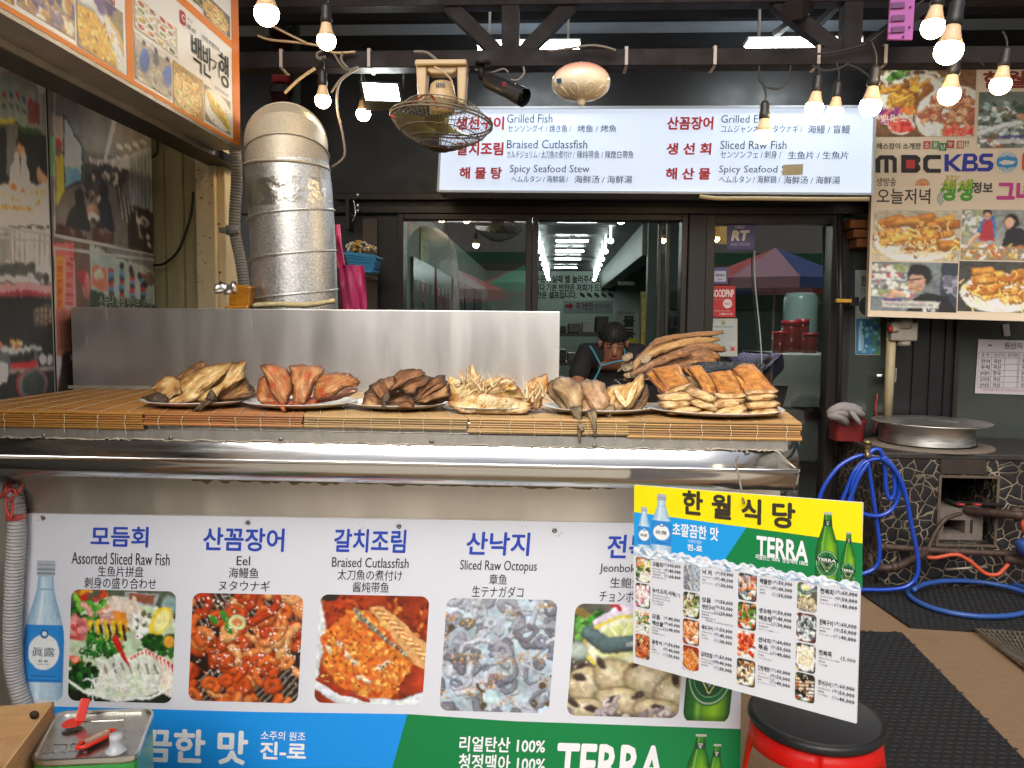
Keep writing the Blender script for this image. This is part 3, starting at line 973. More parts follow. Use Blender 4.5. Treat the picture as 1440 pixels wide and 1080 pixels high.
WHITE, BLUEINK, DARKINK = '', '', ''
i_blue, i_dark, i_white = ink('2546b4'), ink('26262c'), ink('f2f3f6')
i_sky, i_green, i_yellow = ink('1495ee'), ink('068043'), ink('fbe800')

def bottle_outline(cx, y0, y1, wd, neck, taper=0.0):
	h = y1 - y0
	pr = [(neck * .5, 0), (neck * .54, .0), (neck * .54, .1), (neck * .46, .105), (neck * .5, .22), (neck * .62, .31), (wd * .40, .42), (wd * .485, .52), (wd * .5, .6), (wd * .5, .95), (wd * .46, .985), (wd * .38, 1.0)]
	return [(cx - r, y0 + t * h) for r, t in pr][::-1] + [(cx + r, y0 + t * h) for r, t in pr]
def bottle_print(cx, y0, y1, wd, neck, kind, w=56, h=170):
	"""a printed bottle painted on a canvas of its own outline"""
	c = Canvas(w, h, 'ffffff')
	X, Y = c.X, c.Y
	px, py = np.interp(X, [0, 1], [cx - wd / 2, cx + wd / 2]), None
	e = np.abs(X - .5) * 2
	if kind == 'pale':
		base = np.ones_like(c.a) * np.array(lin('c2dcec'))
		k = np.clip(e - .1, 0, 1)[..., None] ** 1.6
		c.a = base * (1 - k) + np.array(lin('6f9fc0')) * k
		c.mix(np.clip(1 - np.abs(X - .36) / .1, 0, 1) * .7, 'eef8ff')
		c.rect(0, 0, 1, .115, 'b0b8c2'); c.noise(24, .1, 2)
		for t in (.03, .06, .09): c.rect(0, t, 1, t + .008, '7a8490')
		c.rect(0, .2, 1, .21, '8fb4cc')
		c.rect(.03, .46, .97, .87, '2d8fdc'); c.rect(.06, .468, .94, .472, 'cfe8ff'); c.rect(.06, .855, .94, .86, '1c5ca8')
		c.mix(np.clip((e - .6) * 1.2, 0, .5) * ((Y > .46) & (Y < .87)), '1a64b4')
		c.ell(.5, .655, .39, .13, 'f0f4f4', 0, .06)
		c.ell(.5, .525, .1, .034, '1c4c9c', 0, .2); c.ell(.5, .522, .06, .02, 'e8f2fc', 0, .3)
		c.rect(.2, .822, .8, .83, '1c4c9c')
	else:
		base = np.ones_like(c.a) * np.array(lin('35882a'))
		k = np.clip(e, 0, 1)[..., None] ** 1.5
		c.a = base * (1 - k) + np.array(lin('0d4a1c')) * k
		c.mix(np.clip(1 - np.abs(X - .62) / .3, 0, 1) * np.clip((Y - .2) * 3, 0, 1) * .85, '9ed420')
		c.mix(np.clip(1 - np.abs(X - .3) / .08, 0, 1) * .5, 'b8e860')
		c.rect(0, 0, 1, .035, 'b8bcb4'); c.rect(.0, .11, 1, .2, '244a30'); c.rect(.3, .13, .7, .15, 'dfe4dc')
		c.poly([(.36, .155), (.64, .155), (.5, .195)], 'c8ccc0')
		c.ell(.5, .72, .47, .19, '0c5a2c', 0, .04); c.ell(.5, .72, .44, .178, 'b8d8b0', 0, .03); c.ell(.5, .72, .42, .168, '0f6a34', 0, .03)
		c.ell(.5, .72, .34, .135, '8fc090', 0, .02); c.ell(.5, .72, .33, .13, '11552c', 0, .02)
		c.poly([(.16, .66), (.84, .66), (.5, .835)], 'd8d48a'); c.poly([(.21, .668), (.79, .668), (.5, .82)], '174a2c')
		c.poly([(.3, .69), (.7, .69), (.5, .79)], '9aa79a'); c.poly([(.34, .697), (.66, .697), (.5, .778)], '123c22')
		c.rect(.05, .64, .95, .69, '10301e')
		c.mix(np.clip((Y - .95) * 18, 0, .6), '0a3a14')
	c.noise(50, .05, 1)
	return c
def add_bottle(sg, parent, x0, y0, x1, y1, kind, neck=.42, w=56, h=170, label=True, hh=.0009):
	"""x0..x1, y0..y1 photo px box"""
	cv = bottle_print(0, 0, 1, 1, neck, kind, w, h)
	u0, v0, u1, v1 = sg.box(x0, y0, x1, y1)
	# outline profile, half width as a share of the bottle width
	prof = [(0, neck * .5), (.105, neck * .5), (.11, neck * .42), (.2, neck * .47), (.27, neck * .6), (.4, .4), (.5, .48), (.58, .5), (.96, .5), (.985, .46), (1, .38)] if kind == 'pale' else \
		   [(0, neck * .45), (.03, neck * .5), (.04, neck * .42), (.2, neck * .55), (.3, neck * .8), (.42, .42), (.52, .485), (.6, .5), (.95, .49), (.98, .46), (1, .4)]
	ts, hs = zip(*prof)
	org = _org[parent]
	vs, fs, cs = [], [], []
	for j in range(h):
		t = j / (h - 1)
		hw = float(np.interp(t, ts, hs))
		for i in range(w):
			s_ = (i / (w - 1) - .5) * 2 * hw + .5
			vs.append(sg.pt(u0 + s_ * (u1 - u0), v0 + t * (v1 - v0), hh))
			k = i if False else min(w - 1, max(0, int((((s_ - .5) if t > .42 else (i / (w - 1) - .5)) + .5) * (w - 1))))
			cs.append(tuple(cv.a[j, k]))
	for j in range(h - 1):
		for i in range(w - 1):
			a = j * w + i
			fs.append((a, a + w, a + w + 1, a + 1))
	m = MB(); m.add(vs, fs, 0, False, cs)
	o = m.build('printed_bottle', mat('printed_ink'), parent)
	def bt(body, a, b_, c_, d, m_, bold=0):
		sg.text(body, u0 + a * (u1 - u0), v0 + b_ * (v1 - v0), u0 + c_ * (u1 - u0), v0 + d * (v1 - v0), m_, bold, hh + .0006, 2, uvbox=True)
	if kind == 'pale':
		bt('眞露', .22, .62, .78, .685, ink('6a727c'), .01); 
		if label: bt('진 로', .38, .71, .62, .727, ink('3c4a6a'), .02); bt('JINRO SOJU', .36, .738, .66, .748, ink('3c4a6a'))
	else:
		bt('TERRA', .1, .645, .9, .685, ink('e8ece4'), .03); bt('TERRA', .34, .128, .66, .148, ink('1c3a28'), .03)
	return o

# ================================================================ the big banner on the counter front
BY = 1.845
ban = Sign(P(37, 722, BY), P(1047, 738, BY), P(22, 1262, BY), .004)
t = thing('counter_banner', 'white banner of five dish pictures across the counter front, above a blue and green strip', 'banner', P(540, 1262, BY))
ban.slab(mat('banner_vinyl', 'dcdfe8', .42, var=.04, scale=2), t, px=[(37, 722), (1047, 738), (1036, 1276), (22, 1262)])
ban_t = t
PB = [(98, 830, 245, 987), (268, 835, 423, 987), (446, 837, 599, 990), (623, 842, 778, 1001), (803, 850, 961, 1008)]
for f_, q in zip(BIG, PB):
	ban.pic(f_().fin(), q, t, 'dish_photo', r=.022)
ban.poly([(29, 992), (360, 1001), (573, 1004), (500, 1262), (22, 1262)], i_sky)
ban.poly([(573, 1004), (722, 1014), (1042, 1025), (1036, 1270), (500, 1262)], i_green)
T = ban.text
for x0, y0, x1, y1, s in ((128, 740, 209, 769, '모듬회'), (286, 742, 400, 775, '산꼼장어'), (470, 744, 571, 777, '갈치조림'), (656, 748, 745, 781, '산낙지'), (854, 752, 942, 786, '전복회')):
	T(s, x0, y0, x1, y1, i_blue, .022, res=3)
for x0, y0, x1, y1, s in ((101, 777, 239, 794, 'Assorted Sliced Raw Fish'), (333, 782, 352, 795, 'Eel'), (467, 784, 575, 798, 'Braised Cutlassfish'), (647, 788, 755, 806, 'Sliced Raw Octopus'), (843, 793, 921, 808, 'Jeonbok-hoe')):
	T(s, x0, y0, x1, y1, i_dark, .006, res=3)
for x0, y0, x1, y1, s in ((138, 796, 202, 811, '生鱼片拼盘'), (119, 812, 220, 828, '刺身の盛り合わせ'), (322, 798, 364, 813, '海鳗鱼'), (308, 816, 380, 831, 'ヌタウナギ'), (475, 801, 566, 816, '太刀魚の煮付け'), (496, 818, 547, 833, '酱炖带鱼'),
					   (688, 807, 713, 822, '章鱼'), (664, 824, 736, 840, '生テナガダコ'), (858, 812, 918, 827, '生鲍鱼片'), (843, 831, 928, 847, 'チョンボッフェ')):
	T(s, x0, y0, x1, y1, i_dark, 0.004, res=3)
T('초깔끔한 맛', 108, 1024, 349, 1072, i_white, .03)
T('소주의 원조', 367, 1028, 430, 1041, i_white, .012)
T('진-로', 366, 1043, 431, 1068, i_white, .03)
T('리얼탄산 100%', 646, 1036, 767, 1058, i_white, .022)
T('청정맥아 100%', 645, 1061, 767, 1085, i_white, .022)
T('TERRA', 782, 1046, 935, 1104, i_white, .03)
add_bottle(ban, t, 34, 788, 91, 984, 'pale', .44)
add_bottle(ban, t, 970, 782, 1037, 1014, 'green', .4)
add_bottle(ban, t, 962, 1032, 1000, 1140, 'green', .42, 24, 80)
add_bottle(ban, t, 991, 1046, 1018, 1138, 'green', .42, 24, 80)
ban.finish(t)
for x, y in ((61, 728), (349, 735), (561, 740), (780, 746)):
	b = MB()
	p = ban.pt(*ban.uv(x, y), .0005)
	b.lathe([(.0062, 0), (.0060, .0015), (.003, .0025), (.002, .001)], p, 12, M=Matrix.Rotation(math.pi / 2, 3, 'X'))
	b.build('screw', mat('screw_steel', '8a867e', .35, .9, var=.3), t)
b = MB()
for cx, cy, n_ in ((52, 727, 7), (343, 735, 3), (512, 738, 4), (735, 742, 6), (785, 750, 4)):
	for k in range(n_):
		u, v = ban.uv(cx + rnd.uniform(-9, 9), cy + rnd.uniform(-3, 5)); r = rnd.uniform(.0006, .0018)
		b.add([ban.pt(u + r * math.cos(a) * rnd.uniform(.5, 1) / ban.W, v + r * math.sin(a) * rnd.uniform(.5, 1) / ban.H, .0014) for a in (0, 1, 2, 3, 4, 5.2)], [(0, 1, 2, 3, 4, 5)])
b.build('dirt_speck', mat('grime', '3a3328', .9), t)

# ================================================================ the hanging menu board
mnu = Sign(P(892, 682, 1.64), P(1213, 707, 1.33), P(890, 932, 1.64), .005)
t = thing('menu_board', 'white menu board with yellow heading hung askew at the counter corner above the red stool', 'menu board', mnu.pt(.5, 1))
mnu.slab(mat('board_face', 'dfe1e8', .45), t)
mnu.poly([(892, 682), (1213, 707), (1213, 764), (892, 720)], i_yellow)
mnu.poly([(892, 720), (1050, 741.5), (1014, 795), (891.5, 774)], ink('1aa0ea'))
mnu.poly([(1050, 741.5), (1213, 764), (1213, 826), (1014, 795)], i_green)
br = ink('3a3327')
for s, x0, y0, x1, y1 in (('한', 960, 690, 989, 724), ('월', 1001, 695, 1029, 730), ('식', 1043, 701, 1071, 737), ('당', 1086, 706, 1119, 743)):
	mnu.text(s, x0, y0, x1, y1, br, .035, res=3)
mnu.text('초깔끔한 맛', 946, 738, 1011, 757, i_white, .025)
mnu.text('소주의 원조', 968, 759, 987, 764.5, i_white); mnu.text('진-로', 967, 766, 988, 775, i_white, .03)
mnu.text('TERRA', 1064, 757, 1137, 786, i_white, .03)
mnu.text('리얼탄산 100%  청정맥아 100%', 1063, 783.5, 1137, 791, i_white, .015)
add_bottle(mnu, t, 897, 713, 915, 773, 'pale', .5, 20, 64, False); add_bottle(mnu, t, 916, 695, 945, 777, 'pale', .44, 28, 90, False)
add_bottle(mnu, t, 1147, 720, 1180, 821, 'green', .38, 32, 100); add_bottle(mnu, t, 1182, 748, 1204, 829, 'green', .36, 24, 80)
# the row of printed ice cubes
cv = Canvas(260, 26, 'dfe8f2')
xs = cv.X
top = .35 + .22 * np.sin(xs * 41) * np.sin(xs * 17 + 1) + .12 * np.sin(xs * 90)
up = [(x, .38 + .16 * math.sin(x * 37) * math.sin(x * 13 + 1) - .05 * ((i % 2) * 2 - 1)) for i, x in enumerate(np.linspace(0, 1, 46))]
for k in range(240):
	cv.ell(cv.r.rand(), .25 + cv.r.rand() * .75, .012, .22, ['ffffff', 'b8ccdf', '8fa9c4', 'd8e4f0', 'e8f0f8'][k % 5], cv.r.rand() * 3, .4, .6)
sgU = lambda u, v, h=.001: mnu.pt(u, v, h)
vs, fs, cs = [], [], []
NI = 200
for i in range(NI):
	u = i / (NI - 1)
	vb = .394 - .006 * math.sin(u * 50)
	vt = .354 + .022 * u - .016 * abs(math.sin(u * 31)) - .010 * abs(math.sin(u * 77 + 1))
	for j in range(12):
		vs.append(sgU(u, vt + (vb - vt) * j / 11)); cs.append(tuple(cv.a[int(j / 11 * 25), int(u * 259)]))
for i in range(NI - 1):
	for j in range(11): fs.append((i * 12 + j, i * 12 + j + 1, i * 12 + j + 13, i * 12 + j + 12))
m = MB(); m.add(vs, fs, 0, False, cs); m.build('printed_ice', mat('printed_ink'), t)
big, mid, sml = '大中小', None, None
ITEMS = [
 [('모듬회', None, (100, 80, 60), 'Assorted|Sliced Raw Fish|生鱼片拼盘|刺身の盛り合わせ', 0), ('농어,도미,시마', None, '싯가', 'Sliced Raw Sea Bass|Sliced Raw Sea Bream|Raw Abalone|スズキ,真鯛刺身', 10), ('모듬', '해산물', (80, 60, 40), 'Assorted Seafood|海鲜拼盘|海産物盛り合わせ', 11), ('꼼장어', None, (50, 40, 30), 'Eel|海鳗鱼|ヌタウナギ', 1)],
 [('낙 지', None, (50, 40, 30), 'Small Raw Octopus|章鱼|生テナガダコ', 3), ('모듬', '생선구이', (50, 30, 20), 'Assorted Grilled Fish|烤鱼拼盘|焼き魚盛り合わせ', 12), ('새우구이', None, (50, 40, 30), 'Grilled Shrimp|烤大虾|エビ焼き', 13), ('갈치조림', None, (50, 40, 30), 'Braised Cutlassfish|太刀魚の煮付け|酱炖带鱼', 2)],
 [('해물탕', None, (50, 40, 30), 'Spicy Seafood Stew|海鲜汤|海鮮鍋', 14), ('생우럭', '매운탕', (50, 40, 30), 'Spicy Rockfish Stew|石斑鱼辣汤|クロソイの辛味スープ', 15), ('산낙지', '볶음', (60, 50, 40), 'Stir-fried Octopus|炒章鱼|テナガダコ炒め', 16), ('간장게장', None, (60, 50, 40), 'Soy Sauce|Marinated Crab|酱蟹|カンジャンケジャン', 17)],
 [('전복회', None, (60, 50, 40), 'Jeonbok-hoe|生鲍鱼片|チョンボッフェ', 4), ('전복구이', None, (60, 50, 40), 'Jeonbok-gui|烤鲍鱼|チョンボックイ', 18), ('전복죽', None, 15, 'Abalone Rice Porridge|鲍鱼粥|アワビ粥', 19), ('장어구이', None, (60, 50, 40), 'Grilled Eel|烤鳗鱼|ウナギ焼き', 20)]]
rowv = [.395, .540, .684, .826]
colx = [(894, 914.5, 957), (961, 984, 1031), (1038, 1064, 1114), (1121, 1149, 1206)]
dark2, bl2 = ink('2e2e34'), ink('2c3672')
for ci, col in enumerate(ITEMS):
	xa, xb, xp = colx[ci]
	ua, ub, up_ = mnu.uv(xa, 850)[0], mnu.uv(xb, 850)[0], mnu.uv(xp, 850)[0]
	cw = up_ - ua
	for ri, (nm, nm2, pr, small, pic) in enumerate(col):
		v = rowv[ri]
		cv = (BIG[pic](44) if pic < 10 else dish_misc(pic - 10, 40)).fin(.02)
		mnu.pic(cv, (ua, v, ub, v + .135), t, 'dish_photo', r=.006, uvq=True)
		def tx_(body, u, vv, hgt, m_, align=0, bold=.0, maxw=None, res=1):
			g, f, asp = glyphs(body, bold, res)
			wu = hgt * mnu.H * asp / mnu.W
			if maxw and wu > maxw: wu = maxw
			mnu.text(body, u - wu * align, vv, u - wu * align + wu, vv + hgt, m_, bold, .0012, res, uvbox=True)
		un = ub + .012
		vn = v + .012
		pw = .085
		tx_(nm, un, vn, .026, dark2, 0, .02, maxw=cw * (.5 if isinstance(pr, str) else .22))
		if nm2: vn += .036; tx_(nm2, un, vn, .026, dark2, 0, .02, maxw=cw * .25)
		vl = vn + .034
		for ln in small.split('|'):
			tx_(ln, un, vl, .0095, ink('55565c'), 0, 0, maxw=cw * .40); vl += .0155
		if isinstance(pr, str): tx_(pr, up_, v + .018, .022, dark2, 1, .01)
		elif isinstance(pr, int): tx_('%d,000' % pr, up_, v + .022, .021, dark2, 1, .008)
		else:
			for k in range(3):
				vv = v + .010 + k * .030
				g, f, asp = glyphs('%d,000' % pr[k], .008, 1)
				wn = min(.0205 * mnu.H * asp / mnu.W, cw * (.26 if pr[k] < 100 else .29))
				tx_('%d,000' % pr[k], up_, vv, .0215, dark2, 1, .02, maxw=wn)
				tx_('(' + '大中小'[k] + ')', up_ - wn - .002, vv - .001, .023, bl2, 1, .0, maxw=cw * .11)
		if nm2 == '생선구이': tx_('(가정용) 11,000/10,000/7,000', up_ + .004, v + .125, .014, dark2, 1, 0, maxw=cw * .62)
mnu.finish(t)
b = MB(); p0 = P(1035, 646, 1.69); p1 = mnu.pt(*mnu.uv(1046, 702), .004)
b.tube(spline([p0 + Vector((.006, .03, -.01)), p0 + Vector((.004, .0, .006)), p0 + Vector((-.004, -.015, -.004)), p0.lerp(p1, .4), p1 + Vector((0, -.002, 0)), p1 + Vector((.004, .004, -.006))], 6), .0022, 6)
tag(b.build('wire_hook', mat('wire', '8c8478', .4, .8)), 'thin wire hook holding the menu board on the steel gutter', 'hook')
# ================================================================ the steel counter
CY = 1.85                                   # front of the counter
ZT = P(500, 584, CY).z                      # top of the mats
BKY = PZ(500, 551, ZT).y                    # back edge of the mats
m_steel = mat('brushed_steel', (.72, .70, .67), .28, 1, var=.10, scale=6, stretch=(1, 1, 14), rvar=.10, bump=.02, bscale=30)
m_steel2 = mat('worn_sheet_steel', (.90, .83, .73), .40, 1, var=.07, scale=3, stretch=(2.5, 1, .5), rvar=.10, bump=.012, bscale=6)
cx0, cx1 = -1.645, P(1098, 660, CY).x
cxl = P(1043, 900, CY).x
ctr = thing('counter', 'stainless steel fish counter with a rounded gutter and tall backsplash', 'counter', ((cx0 + cx1) / 2, 2.2, 0))
b = MB(); b.bb(cx0, cx1, CY - .002, CY + .02, .865, ZT - .045); b.bb(cx0, cxl, CY - .0015, CY + .02, .02, .8645); b.bb(cx1 - .02, cx1, CY + .02, BKY + .06, .865, ZT - .045); b.bb(cxl - .02, cxl, CY + .02, BKY + .06, .02, .8645); b.bb(cxl, cx1, CY + .0205, BKY + .06, .84, .8645)
b.build('front_panel', m_steel2, ctr)
b = MB(); b.bb(cx0, cx1 + .01, CY - .004, BKY + .04, ZT - .042, ZT - .012); b.build('top', m_steel, ctr, bevel=.003)
zl0, zl1 = P(700, 626, CY).z, P(700, 606, CY).z
b = MB(); b.bb(cx0, cx1 + .012, CY - .0095, CY - .0045, zl0, ZT - .042); b.build('lip', mat('dull_steel', (.60, .57, .52), .42, 1, var=.2, scale=12, stretch=(3, 1, 1)), ctr)
b = MB()
xx = cx0
while xx < cx1:                              # torn silicone bead under the lip
	L = rnd.uniform(.03, .12); n = 6
	L = min(L, cx1 - xx + .004)
	pts = [(xx + L * k / n, CY - .011, zl0 + rnd.uniform(-.003, .003)) for k in range(n + 1)]
	b.tube(pts, [rnd.uniform(.002, .0048) for _ in pts], 6, flat=.6)
	xx += L * .93
b.build('silicone_bead', mat('old_silicone', 'b4a893', .6, var=.3, scale=40), ctr)
# half-pipe gutter along the front
GR, GY, GZ = .078, 1.752, P(500, 650, 1.675).z
gx1 = P(1117, 660, 1.70).x
yk = CY - .006
prof = [(1.670, GZ - .002), (1.670, GZ + .003), (1.675, GZ + .003), (1.676, GZ - .012), (1.684, GZ - .032), (1.705, GZ - .050), (1.735, GZ - .058), (1.768, GZ - .053), (1.796, GZ - .037), (1.822, GZ - .020), (1.836, GZ - .003), (yk - .002, GZ + .010), (yk, zl0 + .002)]
inner = [(y + (1.75 - y) * .03, z + .003) for y, z in prof[3:-1]][::-1]
ring = prof + [(yk - .003, zl0 + .003)] + inner
b = MB()
seg = [cx0, -.8, -.2, .35, gx1]
b.rings([[(x, y, z) for y, z in ring] for x in seg], 0, True, True)
b.build('gutter', mat('polished_steel', (.74, .73, .72), .20, 1, var=.08, scale=7, stretch=(.6, 8, 8), rvar=.09, bump=.015, bscale=14), ctr)
b = MB(); b.prism([(y, z) for y, z in prof], lambda y, z: (gx1 - .001, y, z), (.004, 0, 0)); b.build('end_cap', mat('dull_steel'), ctr)
for px, py in ((62, 613), (240, 616), (395, 618), (607, 621), (836, 627), (1051, 637)):
	b = MB(); p = P(px, py, CY - .012); b.lathe([(.0055, 0), (.005, .002), (.0025, .003)], (p.x, CY - .0125, p.z), 10, M=Matrix.Rotation(math.pi / 2, 3, 'X')); b.build('screw', mat('screw_steel'), ctr)
# tape residue under the gutter
b = MB()
for (x0, x1, dz) in ((110, 210, .004), (270, 482, .011), (500, 866, .010)):
	n = 70
	A = P(x0, 684, CY - .003); B = P(x1, 684, CY - .003)
	lo, hi = [], []
	for k in range(n + 1):
		q = A.lerp(B, k / n)
		hi.append((q.x, CY - .0035, .985)); lo.append((q.x, CY - .0035, .950 - dz * max(0, .5 + mn.noise(Vector((k * .22, x0, 0))) + .3 * mn.noise(Vector((k * .9, x0, 3))))))
	b.add(hi + lo, [(k, k + 1, n + 2 + k, n + 1 + k) for k in range(n)])
b.build('tape_residue', mat('glue_residue', '9a8c70', .75, var=.25, scale=30), ctr)
# backsplash
BSY = BKY + .03
xs0, xs1 = P(101, 490, BSY).x, P(787, 490, BSY).x
zb = P(440, 435, BSY).z
b = MB(); b.bb(xs0, xs1, BSY, BSY + .012, ZT - .04, zb); b.bb(xs0, xs1, BSY + .012, BSY + .10, zb - .012, zb - .002)
b.bb(xs0, xs0 + .012, BSY + .012, BSY + .2, ZT - .04, zb - .013); b.bb(xs1 - .012, xs1, BSY + .012, BSY + .45, ZT - .04, zb - .013)
b.build('backsplash', mat('backsplash_steel', (.74, .735, .71), .37, 1, var=.05, scale=2.5, stretch=(3, 1, .6), rvar=.07, bump=.01, bscale=5), ctr, bevel=.002)
b = MB(); b.bb(xs0 - .01, xs1, BSY - .012, BSY - .001, ZT - .004, ZT + .006); b.build('sealant', mat('old_silicone'), ctr)
for _ in range(36):
	x, z = rnd.uniform(xs0 + .05, xs1 - .02), rnd.uniform(ZT + .03, zb - .02); L = rnd.uniform(.01, .06); a = rnd.uniform(-.25, .25) + (math.pi / 2 if rnd.random() < .35 else 0)
	b = MB(); b.bar((x, BSY - .0006, z), (x + L * math.cos(a), BSY - .0006, z + L * math.sin(a)), .0006, .0006); b.build('scratch', mat('scratch', (.85, .85, .85), .4, 1), ctr)

# ================================================================ bamboo mats
def bamboo(px0, px1, xl_b, xr_b, drop, label, tint, thr_n, zoff=0.0):
	xl_f, xr_f = P(px0, 584, CY).x, P(px1, 584, CY).x
	t = thing('bamboo_mat', label, 'mat', ((xl_f + xr_f) / 2, 2.1, ZT), group='bamboo mats laid along the counter')
	b = MB()
	st = .0052
	n = int((BKY - CY) / st)
	def stick(y, z, f, r, i):
		xl = xl_f + (xl_b - xl_f) * f + rnd.uniform(-.003, .003); xr = xr_f + (xr_b - xr_f) * f + rnd.uniform(-.003, .003)
		k = rnd.uniform(.62, 1.08)
		if rnd.random() < .07: k *= .6
		c = [q * k for q in lin(tint)]; c = (c[0], c[1] * rnd.uniform(.9, 1.04), c[2] * rnd.uniform(.8, 1.1))
		prev = None
		nn = 7; cols, vs = [], []
		fs = []
		wob = [rnd.uniform(-.0005, .0005) for _ in range(nn)]
		node = rnd.randrange(nn) if rnd.random() < .3 else -1
		for j in range(nn):
			x = xl + (xr - xl) * j / (nn - 1)
			rr = r * (1.12 if j == node else 1)
			cc = tuple(q * (.7 if j == node else rnd.uniform(.93, 1.05)) for q in c)
			for m in range(6):
				a = m * math.pi / 3
				vs.append((x, y + rr * math.cos(a) * 1.05, z + wob[j] + rr * math.sin(a))); cols.append(cc)
			if j: fs += [((j - 1) * 6 + m, (j - 1) * 6 + (m + 1) % 6, j * 6 + (m + 1) % 6, j * 6 + m) for m in range(6)]
		fs += [(5, 4, 3, 2, 1, 0), tuple((nn - 1) * 6 + m for m in range(6))]
		b.add(vs, fs, 0, False, cols)
	for i in range(n + 1):
		f = i / n
		stick(CY - .008 + (BKY - CY + .009) * f, ZT - .003 + zoff, f, .0024 if i % 9 else .0029, i)
	nd = int(drop / .0058)
	for i in range(nd):
		stick(CY - .0135 + .001 * math.sin(i), ZT - .004 - .0058 * i + zoff, 0, .0027 if i < nd - 1 else .0043, i)
	b.build('slats', mat('bamboo', (1, 1, 1), .42, attr='Col', var=.16, scale=60, stretch=(.12, 1, 1), coat=.15), t)
	s = MB()
	for i in range(thr_n):
		f0 = (i + .5 + rnd.uniform(-.08, .08)) / thr_n
		xf = xl_f + (xr_f - xl_f) * f0; xb = xl_b + (xr_b - xl_b) * f0
		pts = []
		for k in range(40):
			f = 1 - k / 39
			pts.append((xf + (xb - xf) * f + .0012 * math.sin(k * .7), CY + (BKY - CY) * f, ZT + zoff + .0005 + .0009 * math.sin(k * 3.1)))
		for k in range(1, nd + 1): pts.append((xf + .0016 * math.sin(k * 1.3 + i), CY - .0178 - .0008 * (k % 2), ZT - .004 - .0058 * k + zoff))
		s.tube(pts, .0010, 5)
		if rnd.random() < .8: s.tube([(xf, CY - .018, ZT - .0058 * nd - .004), (xf + rnd.uniform(-.006, .006), CY - .019, ZT - .0058 * nd - .014)], .0008, 4)
	s.build('binding_thread', mat('cotton_thread', 'd8c8a8', .8), t)
	return t
xbk = lambda px: PZ(px, 551, ZT).x
bamboo(-95, 205, xbk(75), xbk(262), .046, 'leftmost bamboo mat on the counter, hanging lowest over the front edge', 'b9823a', 7)
bamboo(207, 428, xbk(264), xbk(440), .034, 'reddish tan bamboo mat under the first two plates of dried fish', 'b47636', 6)
bamboo(431, 657, xbk(442), xbk(622), .032, 'straw coloured bamboo mat under the plate of small dark fish', 'c09856', 6)
bamboo(660, 884, xbk(624), xbk(800), .036, 'bamboo mat under the shredded fish and the drooping flatfish', 'c49c58', 6)
bamboo(882, 1125, xbk(802), xbk(1054), .046, 'bamboo mat at the right counter end under the eel pile', 'bd8e48', 6, .0)

# ================================================================ plates and fish
m_fish = mat('dried_fish', (1, 1, 1), .48, attr='Col', bump=.45, bscale=160, var=.2, scale=140, coat=.12)
def plate(px, rx_px, yc, label):
	r = rx_px * 1.05 / 1088 * yc
	p = PZ(px, 560, ZT)
	x = P(px, 560, yc).x
	b = MB()
	z0 = ZT
	prof = [(r * .45, 0.0), (r * .56, .001), (r * .60, .004), (r * .78, .011), (r * .93, .021), (r, .028), (r * 1.005, .0295), (r, .031), (r * .96, .0295), (r * .82, .020), (r * .6, .009), (.002, .007)]
	n = 56
	rs = []
	for i, (q, z) in enumerate(prof):
		rs.append([(x + q * (1 + (.006 * math.sin(11 * 2 * math.pi * k / n) if .75 * r < q else 0)) * math.cos(2 * math.pi * k / n), yc + q * .92 * math.sin(2 * math.pi * k / n), z0 + z * .6) for k in range(n)])
	b.rings(rs, 0, True, True)
	o = b.build('plate', mat('white_melamine', 'e6e6e2', .25, coat=.3, var=.03))
	tag(o, label, 'plate', 'white plates of fish on the counter')
def lerp3(a, b_, t): return tuple(p + (q - p) * t for p, q in zip(a, b_))
def nz(p, s, seed): return mn.noise(Vector((p[0] * s[0] + seed * 7.1, p[1] * s[1] - seed * 3.3, p[2] * s[2] + seed)))
